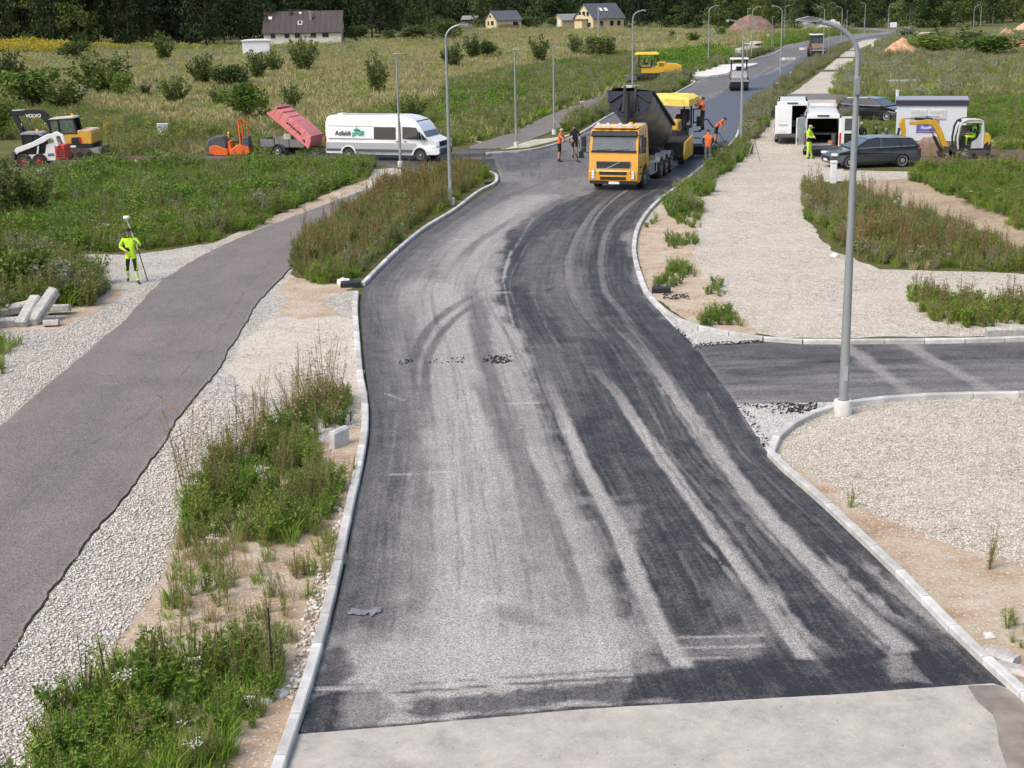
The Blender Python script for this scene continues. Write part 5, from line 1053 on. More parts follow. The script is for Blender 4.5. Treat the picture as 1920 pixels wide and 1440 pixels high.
def boulder(px, py, s, label, m=None, name='stone', flat=.6, cat='stone', seed=1):
    bm = bmesh.new(); bmesh.ops.create_icosphere(bm, subdivisions=2, radius=.5); rr = random.Random(seed)
    for v in bm.verts: v.co *= 1 + mnoise.noise(v.co * 2.3 + Vector((seed, 0, 0))) * .45; v.co.z *= flat; v.co *= 1
    me = bpy.data.meshes.new(name); bm.to_mesh(me); bm.free(); me.materials.append(m or M_SACK); o = link(name, me); o.location = G(px, py) + Vector((0, 0, s * .2)); o.scale = (s, s, s); tag(o, label, cat); return o
boulder(643, 533, .42, 'white stone lying beside the black drain box at the island foot'); boulder(1855, 1196, .16, 'small white stone by the kerb offcut at lower right', seed=3); boulder(1565, 483, .3, 'pale stone at the edge of the right weed patch', seed=4)
boulder(497, 1320, .16, 'grey stone in the weeds near the black stake', seed=5); boulder(527, 1305, .18, 'flat stone at the foot of the black stake', seed=6)
# survey tripod
b = G(1413, 306); t = thing('survey_tripod', 'survey tripod standing at the edge of the gravel yard', 'tripod', b)
for k in range(3):
    a = k * 2.09 + .4; MB().cyl((math.cos(a) * .42, math.sin(a) * .42, 0), (0, 0, 1.25), .018, .022, 6).build('leg', mat('tripod_wood', (.40, .36, .30), .7), t)
MB().cyl((0, 0, 1.25), (0, 0, 1.4), .07).build('head', M_DARKM, t)

# ================================================================ MOUNDS AND RUBBLE
def mound(px, py, wpx, hpx, col, label, seed=1, depth=.7, peaks=1, name='earth_mound', cat='earth mound', rough=.35, bump=1.):
    b = G(px, py); pp = ppm(px, py); w = wpx / pp; h = hgt(px, py, py - hpx); n = 48; V = []; F = []
    for j in range(n):
        for i in range(n):
            x = i / (n - 1) * 2 - 1; y = j / (n - 1) * 2 - 1; r = math.hypot(x, y)
            z = max(0, 1 - r) ** .85 if peaks == 1 else max(0, 1 - r ** 2.2)
            nz = mnoise.fractal(Vector((x * 2.2, y * 2.2, seed)), .9, 2.1, 5) * rough; z = max(0, z * (1 + nz) + min(z, .12) * mnoise.noise(Vector((x * 14, y * 14, seed))) * .5) if r < 1 else 0
            V.append((x * w / 2, y * w / 2 * depth, z * h - (.04 if r >= .98 else 0)))
    F = [(j * n + i, j * n + i + 1, (j + 1) * n + i + 1, (j + 1) * n + i) for j in range(n - 1) for i in range(n - 1)]
    m = mat('earth_%d' % seed, col, .95, var=.4, vscale=1.2, bump=bump, bscale=9); me = bpy.data.meshes.new(name); me.from_pydata(V, [], F); me.materials.append(m); me.polygons.foreach_set('use_smooth', [True] * len(F))
    o = link(name, me); o.location = b + Vector((0, w * depth * .3, 0)); tag(o, label, cat); return o
mound(1413, 60, 96, 30, (.20, .125, .105), 'large reddish earth mound at the wood edge beyond the street', 2, rough=.15, peaks=2)
mound(1694, 102, 78, 32, (.44, .26, .16), 'sandy cone shaped earth pile on the right field', 3, rough=.15); mound(1642, 104, 26, 10, (.45, .3, .2), 'low sandy heap left of the sandy cone', 4)
mound(1745, 104, 22, 8, (.45, .3, .2), 'low sandy heap right of the sandy cone', 14)
mound(1748, 291, 112, 30, (.26, .185, .135), 'brown dug earth heap in front of the kiosk beside the car', 5, peaks=2, depth=.35, rough=.3)
mound(1895, 312, 90, 20, (.13, .09, .06), 'dark freshly dug earth ridge right of the mini digger', 7, rough=.6); mound(1850, 322, 80, 14, (.15, .105, .07), 'low dark earth spoil in front of the mini digger tracks', 8, rough=.7)
mound(1906, 92, 60, 18, (.46, .25, .15), 'orange earth bank at the picture edge on the right field', 9, peaks=2); mound(1890, 68, 40, 15, (.42, .25, .15), 'small orange heap above the orange earth bank', 10); mound(1925, 56, 44, 14, (.45, .33, .22), 'pale orange heap at the upper picture corner', 11)
mound(1706, 66, 52, 14, (.42, .40, .35), 'whitish rubble heap on the far right field', 12, rough=.8, name='rubble_heap', cat='rubble'); mound(1560, 62, 70, 20, (.42, .40, .33), 'pale rubble bank beyond the far street bend', 13, rough=.6, peaks=2, name='rubble_heap', cat='rubble')
mound(1310, 106, 190, 9, (.13, .115, .09), 'dark low earth ridge across the far field by the junction', 15, depth=.12, rough=.7, peaks=2); mound(1530, 60, 70, 12, (.16, .2, .08), 'grassy bank before the pale rubble bank', 16, peaks=2)
M_PAL = mat('grey_pallet', (.33, .32, .30), .9); 
def stackp(px, py, l, w, n, label):
    b = G(px, py); t = thing('paver_pallet', label, 'pallet', b, .1); MB().box((0, 0, .06), (l, w, .1)).build('pallet', M_PAL, t)
    for k in range(n): MB().box((-l / 2 + l / n * (k + .5), 0, .3), (l / n * .92, w * .95, .36)).build('block', M_KERBO, t)
stackp(1672, 160, 1.1, .8, 3, 'pallet of grey blocks standing in the weeds above the kiosk'); stackp(1702, 160, 1.5, .9, 3, 'wider pallet of pale blocks right of the first pallet above the kiosk')
b = G(1674, 70); o = MB().box((0, 0, 2.2), (1.2, .1, .9)).build('sign_board', M_WHITE, loc=b); tag(o, 'blank white sign board far off by the right field street', 'sign')

# ================================================================ HOUSES
M_WALLW = mat('white_plaster', (.62, .60, .54), .9, var=.08); M_WALLY = mat('yellow_plaster', (.60, .50, .30), .9, var=.08); M_ROOFB = mat('brown_roof_metal', (.058, .042, .041), .55, var=.1, vscale=1); M_ROOFG = mat('grey_roof_metal', (.085, .095, .11), .5, var=.1, vscale=1)
M_WIN = mat('window_glass', (.03, .035, .04), .15, spec=.7, var=.1); M_FRAMEW = mat('white_frame', (.7, .7, .68), .6); M_TIMB = mat('dark_timber', (.06, .045, .035), .8)
def roofpart(t, L_, Wd, h0, h1, ov, m, name='roof', n=None):
    """gable roof, ridge along x, built from standing-seam panels"""
    r = MB(); yy = Wd / 2 + ov; zz = h0 - ov * (h1 - h0) / (Wd / 2)
    prof = [(-yy, zz), (0, h1), (yy, zz), (yy, zz - .14), (0, h1 - .16), (-yy, zz - .14)]
    r.add([(sx * (L_ / 2 + ov * .6), y, z) for sx in (-1, 1) for y, z in prof], [(i, (i + 1) % 6, 6 + (i + 1) % 6, 6 + i) for i in range(6)] + [(5, 4, 1, 0), (4, 3, 2, 1), (6, 7, 10, 11), (7, 8, 9, 10)])
    o = r.build(name, m, t); n = n or int(L_ / 1.1)
    s = MB()
    for k in range(n + 1):
        x = -L_ / 2 - ov * .6 + (L_ + 1.2 * ov) * k / n
        for sg in (-1, 1): s.tube([(x, 0, h1 + .03), (x, sg * yy, zz + .03)], .03, 4)
    s.build('roof_seam', m, o); return o
def gable_body(t, L_, Wd, h0, h1, m):
    MB().add([(sx * L_ / 2, y, z) for sx in (-1, 1) for y, z in ((-Wd / 2, -.1), (Wd / 2, -.1), (Wd / 2, h0), (0, h1 - .12), (-Wd / 2, h0))], [(i, (i + 1) % 5, 5 + (i + 1) % 5, 5 + i) for i in range(5)] + [(4, 3, 2, 1, 0), (5, 6, 7, 8, 9)]).build('wall', m, t)
def window(t, c, w, h, face='y', m=None):
    a, b_ = (w, .08) if face == 'y' else (.08, w); f = MB().box(c, (a + .16 if face == 'y' else a, b_ if face == 'y' else b_ + .16, h + .16)).build('window', m or M_FRAMEW, t)
    d = Vector((0, -.03, 0)) if face == 'y' else Vector((-.03, 0, 0))
    MB().box(Vector(c) + d, (a, b_, h)).build('pane', M_WIN, f); return f
# farmhouse
pp = ppm(566, 84); b = G(566, 82); t = thing('farmhouse', 'long white farmhouse with brown metal roof and skylights at the wood edge', 'house', b + Vector((0, 5, 0)), .03)
L_ = 148 / pp; h0 = hgt(566, 84, 66) + .75; h1 = hgt(566, 84, 22) + .05; gable_body(t, L_, 9, h0, h1 - .2, M_WALLW); rf = roofpart(t, L_, 9, h0, h1, .5, M_ROOFB)
for x, w in ((-5.9, .9), (-3.2 + .1, 1.0), (-1.0, 1.1), (2.2, 1.1), (4.6, 1.3)): window(t, (x, -4.52, h0 - .95), w, .95)
def onroof(x, f, w, l, m, name, up=.12):
    y = -(4.5) * (1 - f); z = h0 + (h1 - h0) * f; MB().box((x, y, z + up), (w, l, .18), rx=math.atan2(h1 - h0, 4.5)).build(name, m, rf)
onroof(-.5, .35, .9, 1.1, M_FRAMEW, 'skylight'); onroof(-.5, .35, .62, .8, M_WIN, 'skylight_pane', .17); onroof(-7. + .4, .62, .7, .8, M_FRAMEW, 'skylight'); onroof(-.6, .86, .5, .5, M_FRAMEW, 'vent')
for x, f, hh in ((-2.6, .82, 1.2), (1.55, .55, 1.9), (-6.6, .98, .9)):
    y = -4.5 * (1 - f); z = h0 + (h1 - h0) * f; MB().box((x, y, z + hh * .4), (.5, .5, hh)).build('chimney', M_ROOFB if x != 1.55 else mat('chimney_plaster', (.25, .22, .2), .9), rf)
MB().tube([(-2.5, -.9, h1 + .25), (1.6, -1.2, h1 + .1)], .05, 5).build('roof_rail', M_DARKM, rf)
# yellow houses
b = G(944, 54); pp = ppm(944, 54); t = thing('yellow_house', 'small yellow house with dark grey gable roof at the far field edge', 'house', b + Vector((0, 4, 0)), .5)
gable_body(t, 7.6, 6.2, 2.5, 4.7, M_WALLY); rf = roofpart(t, 7.6, 6.2, 2.5, 4.7, .45, M_ROOFG); window(t, (2.0, -3.12, 1.3), 1.6, 1.0); window(t, (-3.82, -.9, 1.5), 1.5, 1.1, 'x'); window(t, (-3.82, 1.4, 1.5), .8, 1.1, 'x'); window(t, (-3.82, .2, 3.2), .8, .7, 'x'); MB().box((0, -3.13, .5), (6.6, .06, 1.2)).build('plinth', mat('tan_brick', (.28, .2, .12), .9), t)
b = G(1118, 56); t = thing('yellow_house', 'large yellow house with steep grey roof and white framed windows', 'house', b + Vector((1.0, 4, 0)), .6)
gable_body(t, 9.6, 7.4, 3.1, 6.3, M_WALLY); rf = roofpart(t, 9.6, 7.4, 3.1, 6.3, .5, M_ROOFG); 
for yy, z, w in ((-1.6, 4.3, 1.), (0, 4.3, 1.1), (1.6, 4.3, 1.), (-2.2, 1.4, 1.3), (2.2, 1.4, 1.3)): window(t, (-4.82, yy, z * .9), w, 1.1, 'x')
for x in (-2.2, 1., 3.2): window(t, (x, -3.72, 1.5), 1.1, 1.2)
for x in (-1., .6): MB().box((x, -1.9, 4.85), (.8, 1.1, .12), rx=math.atan2(3.2, 3.7)).build('skylight', M_FRAMEW, rf)
MB().add([(-6.6, y, z) for y, z in ((-1.5, -.1), (1.5, -.1), (1.5, 2.6), (0, 3.6), (-1.5, 2.6))] + [(-5., y, z) for y, z in ((-1.5, -.1), (1.5, -.1), (1.5, 2.6), (0, 3.6), (-1.5, 2.6))], [(i, (i + 1) % 5, 5 + (i + 1) % 5, 5 + i) for i in range(5)] + [(4, 3, 2, 1, 0), (5, 6, 7, 8, 9)]).build('porch', M_WALLY, t)
MB().prism([(-6.9, 2.5), (-6.9, 2.65), (-4.8, 2.65), (-4.8, 2.5)], 1.8).build('porch_roof', M_ROOFG, t)
b = G(1064, 50); t = thing('garden_shed', 'low grey roofed shed between the two yellow houses', 'shed', b + Vector((0, 3, 0)), .5); gable_body(t, 6, 4.4, 2., 3.4, M_WALLY); roofpart(t, 6, 4.4, 2., 3.4, .4, mat('pale_roof', (.22, .22, .22), .7)); MB().box((-3.02, 0, .9), (.06, 3., 1.8)).build('gate', M_FRAMEW, t)
b = G(882, 45); t = thing('garden_shed', 'low blue grey shed at the hedge left of the small yellow house', 'shed', b + Vector((0, 3, 0)), -.2); gable_body(t, 5, 4, 1.6, 2.6, M_TIMB); roofpart(t, 5, 4, 1.6, 2.6, .3, mat('pale_roof', (.22, .22, .22), .7))
# kiosk
M_KIOSK = mat('kiosk_panel', (.56, .60, .64), .6, var=.04); M_FASC = mat('dark_fascia', (.03, .03, .05), .5); M_KROOF = mat('kiosk_roof', (.27, .29, .33), .6)
b = G(1744, 264); pp = ppm(1744, 264); w = 126 / pp; t = thing('kiosk', 'light grey flat roofed utility kiosk with dark fascia behind the mini digger', 'kiosk', b + Vector((.35, 1.3, 0)), -.27); H = hgt(1744, 264, 191)
MB().box((0, 0, H / 2 - .05), (w, 2.7, H)).build('wall', M_KIOSK, t); MB().box((0, 0, H - .05), (w + .16, 2.86, .3)).build('fascia', M_FASC, t); MB().box((0, 0, H + .12), (w + .18, 2.9, .05)).build('roof', M_KROOF, t)
for x in (-.72, .36):
    f = MB().box((x, -1.36, H - .72), (.92, .05, .56)).build('vent_panel', mat('kiosk_vent', (.60, .62, .60), .6), t)
    for k in range(7): MB().box((x, -1.39, H - .95 + k * .075), (.84, .025, .05), rx=.5).build('slat', mat('kiosk_vent', (.6, .62, .6), .6), f)
M_BANN = mat('blue_print', (.10, .10, .36), .6, var=.3, vscale=3); bn = MB().box((-.18, -1.37, .95), (1.25, .03, .95)).build('banner', M_BANN, t)
M_PINK = mat('pink_print', (.5, .14, .25), .6)
MB().add([(-.79, -1.389, .5), (.42, -1.389, .5), (.42, -1.389, .56), (-.79, -1.389, .56)], [(0, 1, 2, 3)]).build('banner_edge', M_PINK, bn)
MB().add([(.2, -1.389, .56), (.42, -1.389, .56), (.42, -1.389, 1.4), (.34, -1.389, 1.4)], [(0, 1, 2, 3)]).build('banner_edge', M_PINK, bn)
MB().add([(-.6, -1.389, .72), (-.3, -1.389, .66), (.1, -1.389, .72), (.02, -1.389, .86), (-.3, -1.389, .78), (-.5, -1.389, .88)], [(0, 1, 2, 3, 4, 5)]).build('banner_motif', mat('pale_blue_print', (.4, .45, .7), .6), bn)

m_ = MB(); n_ = 7
for i in range(n_):
    for j in range(5): m_.v.append((i * .07 - .21 + .09 * mnoise.noise(Vector((i * .9, j * 1.3, 7))), j * .05 - .1 + .12 * mnoise.noise(Vector((i * 1.1, j * .9, 4))), .012 + .03 * abs(mnoise.noise(Vector((i * .6, j * .7, 2))))))
m_.f = [(i * 5 + j, i * 5 + j + 1, (i + 1) * 5 + j + 1, (i + 1) * 5 + j) for i in range(n_ - 1) for j in range(4)]
o = m_.build('plastic_scrap', mat('grey_film', (.17, .175, .185), .4, var=.4, vscale=20), loc=G(683, 1150) + Vector((0, 0, .018))); sm_ = o.modifiers.new('t', 'SOLIDIFY'); sm_.thickness = .003; tag(o, 'crumpled grey plastic scrap lying on the near road beside the left kerb', 'scrap')

for (x, y, w, lab) in ((1477, 113, 30, 'long pale low barrier lying on the fresh asphalt past the nearer road roller'), (1511, 93.5, 24, 'long pale low barrier lying on the asphalt left of the far road roller')):
    b = G(x, y); L_ = w / ppm(x, y); t = thing('road_barrier', lab, 'barrier', b, .03)
    for k in range(3): MB().box((-L_ / 3 + k * L_ / 3, 0, .16), (L_ / 3 - .06, .5, .32)).build('segment', mat('faded_barrier', (.55, .42, .38), .8) if k else M_WHITE, t, bevel=.03)
# ================================================================ VEHICLES
C_WHITE = mat('white_paint', (.74, .75, .77), .3, var=.03, coat=.5); C_SILV = mat('silver_paint', (.50, .52, .55), .3, .3, var=.04, coat=.5); C_DGREY = mat('dark_grey_paint', (.055, .058, .066), .3, .3, var=.08, coat=.8)
C_BLACKP = mat('black_paint', (.012, .013, .017), .25, .1, var=.1, coat=.8); C_YEL = mat('machine_yellow', (.60, .36, .03), .45, var=.12, coat=.2); C_TRK = mat('truck_yellow', (.66, .30, .008), .35, var=.05, coat=.6); C_TRKP = mat('pale_truck_yellow', (.72, .46, .16), .5, var=.12)  # the last yellow is a paler tone for the cab roof panel
C_CANV = mat('yellow_canvas', (.72, .56, .12), .85, var=.18, vscale=3, bump=.4, bscale=5); C_ORG = mat('roller_orange', (.70, .13, .02), .45, var=.12); C_GLASS = mat('tinted_glass', (.02, .025, .03), .08, spec=.9, var=.1); C_GLASSL = mat('pale_screen_glass', (.07, .09, .10), .1, spec=.9, var=.25, vscale=2)
C_TYRE = mat('tyre_rubber', (.022, .021, .02), .85, var=.2); C_RIM = mat('alloy_rim', (.42, .43, .45), .35, .6); C_RIMD = mat('steel_rim', (.22, .22, .23), .5, .4); C_RED = mat('red_lamp', (.45, .02, .02), .25); C_REDP = mat('red_panel', (.52, .045, .03), .5, var=.15); C_LIGHT = mat('headlight', (.62, .65, .68), .12, var=.2, vscale=20)
C_PLAS = mat('grey_plastic', (.075, .078, .085), .6, var=.15); C_MUD = mat('muddy_steel', (.085, .068, .052), .85, var=.35); C_STEEL = mat('worn_steel', (.20, .18, .165), .5, .5, var=.35, vscale=1.5); C_GREYM = mat('machine_grey', (.26, .27, .28), .55, var=.15); C_TARP = mat('blue_black_tarp', (.016, .020, .034), .55, var=.4, vscale=2, bump=.8, bscale=4)
C_PINK = mat('faded_red_shell', (.62, .20, .20), .5, var=.10, vscale=2); C_ORL = mat('orange_beacon', (.85, .25, .02), .3, emit=((1, .35, .03), .5)); C_INT = mat('dark_interior', (.02, .018, .018), .9, var=.5, vscale=5); C_CYL = mat('chrome_rod', (.6, .6, .6), .15, .9); C_TRAIL = mat('trailer_board', (.15, .15, .15), .7, var=.2); C_HYD = mat('hydraulic_black', (.014, .015, .018), .7, .0); C_TUBB = mat('tub_bulkhead', (.008, .015, .032), .8, .0, var=.25, vscale=1.5)
def wheel(t, x, y, r, w, rim=None, rr=.6, label=None):
    s = 1 if y > 0 else -1
    o = MB().lathe([(r * .55, -w / 2), (r * .93, -w / 2), (r, -w / 2 + .03), (r, w / 2 - .03), (r * .93, w / 2), (r * .55, w / 2)], axis=(0, 1, 0), n=22).build('wheel', C_TYRE, t, smooth=True, loc=(x, y, r))
    m = MB().lathe([(r * rr, -.01), (r * rr, .02), (r * rr * .75, .0), (r * .18, -.02 + .04), (.001, .03)], (0, s * (w / 2 - .01), 0), (0, s, 0), n=16)
    q = m.build('rim', rim or C_RIM, o, smooth=True)
    d = MB()
    for k in range(5):
        a = k * 2 * math.pi / 5; d.box((math.cos(a) * r * rr * .62, s * (w / 2 + .016), math.sin(a) * r * rr * .62), (r * .2, .01, r * .16), ry=-a)
    d.build('rim_opening', C_HYD, o); return o
def arch(cx, cz, r, n=7, z0=.25):
    """points of a wheel arch from rear to front along the lower edge"""
    return [(cx + math.cos(a) * r, max(z0, cz + math.sin(a) * r)) for a in np.linspace(math.pi, 0, n)]
def txt(body, size, loc, rot, m, parent, name='lettering', bold=0.):
    c = bpy.data.curves.new(name, 'FONT'); c.body = body; c.size = size; c.extrude = .004; c.offset = bold; o = bpy.data.objects.new(name, c); COL.objects.link(o)
    bpy.context.view_layer.update(); me = bpy.data.meshes.new_from_object(o.evaluated_get(bpy.context.evaluated_depsgraph_get())); bpy.data.objects.remove(o); me.materials.clear(); me.materials.append(m)
    o = link(name, me, parent); o.location = loc; o.rotation_euler = rot; return o
def place2(rear, front, side, ht):
    a = G(*rear); b = G(*front); d = (b - a); wb = d.length; d.normalize(); rz = math.atan2(d.y, d.x); left = Vector((-d.y, d.x, 0)); return a - left * ht * side, rz, wb
def sidepane(t, poly, wf, m, name='side_window', out=.008, sides=(-1, 1), th=.03, parent=None):
    for s in sides:
        MB().prism(poly, lambda x, z: s * (wf(x, z) - th), lambda x, z: s * (wf(x, z) + out)).build(name, m, parent or t)
def crossq(p0, p1, wf, m, t, name, inset=.08, th=.02):
    """pane across the vehicle between profile points p0 and p1"""
    (x0, z0), (x1, z1) = p0, p1; d = Vector((x1 - x0, 0, z1 - z0)).normalized(); nrm = Vector((-d.z, 0, d.x))
    if nrm.z < 0: nrm = -nrm
    vs = []
    for off in (-.01, th):
        for (x, z) in (p0, p1):
            w = wf(x, z) - inset
            for s in (-1, 1): vs.append(Vector((x, s * w, z)) + nrm * off)
    return MB().add(vs, [(0, 1, 3, 2), (4, 5, 7, 6), (0, 1, 5, 4), (2, 3, 7, 6), (0, 2, 6, 4), (1, 3, 7, 5)]).build(name, m, t)
def van(t, WB, H=2.45, W=1.98, ro=1.38, fo=1.08, up=C_WHITE, low=C_SILV, open_rear=None, sill=True):
    F_ = WB + fo; R_ = -ro
    def wf(x, z):
        w = W / 2 - .13 * max(0, (z - 1.15) / (H - 1.15)) ** 1.5
        if x > WB + .3: w -= .16 * ((x - WB - .3) / (fo - .3)) ** 1.6
        if z > H - .12: w -= .07
        return w
    top = [(F_, .62), (F_ - .02, .85), (F_ - .12, 1.08), (WB + .35, 1.32), (WB - .02, 1.95), (WB - .3, 2.2), (WB - .75, H - .06), (WB - 1.2, H)]
    roofr = [(R_ + .25, H), (R_ + .07, H - .1), (R_, H - .4), (R_, .45)]
    rw = .40; bot = [(R_ + .02, .36)] + arch(0, .36, rw, 7, .36) + arch(WB, .36, rw, 7, .36) + [(F_ - .15, .36), (F_, .42)]
    if open_rear is None: MB().prism(bot + top + roofr, wf).build('body', up, t, bevel=.03)
    else:
        cut = 2.4; MB().prism([(cut, .36)] + arch(WB, .36, rw, 7, .36) + [(F_ - .15, .36), (F_, .42)] + top + [(cut, H)], wf).build('body', up, t, bevel=.02)
        for s in (-1, 1):
            MB().prism([(R_ + .02, .45), (R_ + .02, .5)][:1] + arch(0, .36, rw, 7, .45) + [(cut, .45), (cut, H)] + roofr[:-1] + [(R_, .5)], lambda x, z: s * wf(x, z), lambda x, z: s * (wf(x, z) - .07)).build('side_panel', up, t)
        MB().box(((R_ + cut) / 2 + .05, 0, H - .025), (cut - R_ - .3, 2 * wf(0, H) , .05)).build('roof_panel', up, t); MB().box(((R_ + cut) / 2, 0, .55), (cut - R_ - .04, W - .2, .1)).build('floor', C_PLAS, t)
        MB().box((cut - .03, 0, H / 2 + .2), (.05, W - .25, H - .75)).build('bulkhead', C_INT, t); MB().box((R_ + .04, 0, H - .13), (.1, W - .3, .24)).build('door_header', up, t, bevel=.02)
        for s in (-1, 1): MB().box((R_ + 1.2, s * (W / 2 - .17), 1.3), (2.2, .04, 1.5)).build('lining', C_INT, t); MB().box((R_ + .04, s * (W / 2 - .12), 1.2), (.1, .13, 1.7)).build('door_post', up, t, bevel=.01)
    # lower colour band and black sill
    sidepane(t, [(R_ + .05, .62), (-rw - .02, .62), (-rw * .6, .8), (rw * .6, .8), (rw + .02, .62), (WB - rw - .02, .62), (WB - rw * .6, .8), (WB - rw * .6, .98), (R_ + .03, .98)], wf, low, 'lower_panel')
    sidepane(t, [(rw + .02, .5), (WB - rw - .02, .5), (WB - rw - .02, .635), (rw + .02, .635)], wf, C_PLAS, 'rub_strip', .02); sidepane(t, [(R_ + .04, .5), (-rw - .02, .5), (-rw - .02, .635), (R_ + .04, .635)], wf, C_PLAS, 'rub_strip', .02)
    sidepane(t, [(rw + .02, .34), (WB - rw - .02, .34), (WB - rw - .02, .49), (rw + .02, .49)], wf, low, 'sill', .0)
    for cx in (0, WB): sidepane(t, [(cx + math.cos(a) * rw * 1.0, .36 + math.sin(a) * rw) for a in np.linspace(math.pi, 0, 9)] + [(cx + math.cos(a) * (rw + .07), .36 + math.sin(a) * (rw + .07)) for a in np.linspace(0, math.pi, 9)], wf, up, 'wheel_arch', .035)
    crossq((WB + .36, 1.34), (WB - .26, 2.16), wf, C_GLASSL, t, 'windscreen', .1)
    sidepane(t, [(WB - 1.02, 1.2), (WB + .12, 1.2), (WB + .05, 1.42), (WB - .22, 1.82), (WB - 1.02, 1.86)], wf, C_GLASS, 'side_window'); sidepane(t, [(WB + .17, 1.17), (WB + .42, 1.2), (WB + .1, 1.5)], wf, C_GLASS, 'quarter_window')
    MB().box((F_ - .02, 0, .95), (.12, 1.35, .26)).build('grille', C_HYD, t, bevel=.02); MB().box((F_ - .04, 0, .52), (.22, W - .32, .36)).build('bumper', C_PLAS, t, bevel=.05)
    for s in (-1, 1):
        MB().box((F_ - .12, s * .78, .98), (.22, .26, .3), rz=-s * .3).build('headlight', C_LIGHT, t, bevel=.03); MB().box((R_ + .0, s * (W / 2 - .07), .98), (.1, .14, .62)).build('tail_lamp', C_RED, t, bevel=.02)
        mr = MB().box((WB + .02, s * (W / 2 + .16), 1.42), (.14, .2, .34)).build('mirror', C_HYD, t, bevel=.03)
        for x in (WB - .86, WB - 1.3): MB().box((x, s * (W / 2 + .012), 1.06), (.16, .03, .05)).build('door_handle', C_HYD, t)
        wheel(t, 0, s * (W / 2 - .13), .35, .22, C_RIMD); wheel(t, WB, s * (W / 2 - .13), .35, .22, C_RIMD)
        MB().box((WB - 1.12, s * (wf(WB - 1.1, 1.4) + .004), 1.35), (.018, .012, 1.5)).build('door_seam', C_PLAS, t)
    MB().box((R_ - .03, 0, .5), (.16, W - .1, .18)).build('rear_bumper', C_PLAS, t, bevel=.03)
    return wf, R_
# --- lettered van
loc, rz, WB = place2((656, 300), (790, 303), -1, .87); t = thing('panel_van', 'white and silver panel van with green and black lettering behind the weeds', 'van', loc, rz)
wf, R_ = van(t, WB, 2.42)
sidepane(t, [(WB - 2.72, 1.17), (WB - 1.42, 1.17), (WB - 1.42, 1.83), (WB - 2.72, 1.83)], wf, C_GLASS, 'side_window', sides=(-1, 1))
sidepane(t, [(-1.2, 1.18), (WB - 2.76, 1.18), (WB - 2.76, 1.195), (-1.2, 1.195)], wf, C_PLAS, 'door_rail', .012); sidepane(t, [(R_ + .2, 1.86), (WB - 2.76, 1.86), (WB - 2.76, 1.872), (R_ + .2, 1.872)], wf, C_PLAS, 'panel_seam', .009)
MB().box((R_ + .6, 0, 2.44), (.3, .5, .08)).build('roof_vent', C_WHITE, t); MB().box((WB + .1, -.2, 2.2), (.1, .06, .05)).build('aerial_foot', C_HYD, t)
C_GRN = mat('green_print', (.02, .38, .24), .5); C_INK = mat('black_print', (.03, .035, .04), .5)
tl = math.atan(.13 * 1.5 / (2.42 - 1.15) * .6); yy = -(wf(0, 1.5) + .012)
txt('Asfaldi', .36, (-.78, yy - .004, 1.36), (rad(90) - tl, 0, 0), C_INK, t, bold=.006); txt('proff', .36, (.26, yy - .004, 1.36), (rad(90) - tl, 0, 0), C_GRN, t, bold=.012)
MB().prism([(.33, 1.64), (.42, 1.72), (.5, 1.73), (.53, 1.84), (.58, 1.74), (.7, 1.70), (.8, 1.62), (.6, 1.6)], -(wf(0, 1.7) - .0), -(wf(0, 1.7) + .022)).build('logo', C_GRN, t); MB().prism([(.34, 1.60), (.8, 1.58), (.7, 1.64), (.5, 1.63)], -(wf(0, 1.6)), -(wf(0, 1.6) + .026)).build('logo', C_INK, t)
txt('asfalta seguma', .10, (-.72, -(wf(0, 1.27) + .01), 1.25), (rad(90), 0, 0), mat('grey_print', (.4, .42, .44), .5), t) if False else None
# --- trailer and lid
b = G(548, 292); pp = ppm(548, 292); t = thing('trailer', 'grey low box trailer behind the lettered van with raised pink lid', 'trailer', b + Vector((0, .75, 0)), rz); hw = .75
x0, x1 = (490 - 548) / pp, (584 - 548) / pp
for s in (-1, 1):
    f = MB().box(((x0 + x1) / 2, s * hw, .72), (x1 - x0, .04, .42)).build('side_board', C_TRAIL, t)
    for k in range(4): MB().box((x0 + (x1 - x0) * k / 3, s * (hw + .02), .72), (.05, .03, .46)).build('stake_post', C_HYD, f)
    wheel(t, (531 - 548) / pp, s * (hw + .12), .30, .18, C_RIM)
    MB().prism([(-.5 + math.cos(a) * .36, .3 + math.sin(a) * .36) for a in np.linspace(math.pi, 0, 9)] + [(-.5 + math.cos(a) * .40, .3 + math.sin(a) * .40) for a in np.linspace(0, math.pi, 9)], s * (hw + .02), s * (hw + .24)).build('mudguard', C_PLAS, t)
for x in (x0, x1): MB().box((x, 0, .72), (.04, hw * 2, .42)).build('end_board', C_TRAIL, t)
MB().box(((x0 + x1) / 2, 0, .5), (x1 - x0, hw * 2, .06)).build('floor', C_TRAIL, t); MB().box((x1 + .5, 0, .46), (1.1, .08, .08)).build('drawbar', C_HYD, t)
lid = bpy.data.objects.new('lid', None); COL.objects.link(lid); lid.parent = t
a0 = Vector(((515 - 548) / pp, 0, (292 - 216) / pp * .99)); a1 = Vector(((592 - 548) / pp, 0, (292 - 276) / pp)); 
d = (a0 - a1); Ll = d.length * 1.05; an = math.atan2(d.z, d.x)
prof = [(0, 0), (Ll, 0), (Ll * .98, .10), (Ll * .93, .46), (Ll * .86, .60), (.5, .70), (.22, .62), (.06, .34), (.0, .08)]
def lidpt(x, z): return a1.x + math.cos(an) * x + math.sin(an) * z * 1., a1.z + math.sin(an) * x - math.cos(an) * z
L2 = [lidpt(x, z) for x, z in prof]
lm = MB().prism(L2, lambda x, z: .74).build('lid_shell', C_PINK, t, bevel=.16)
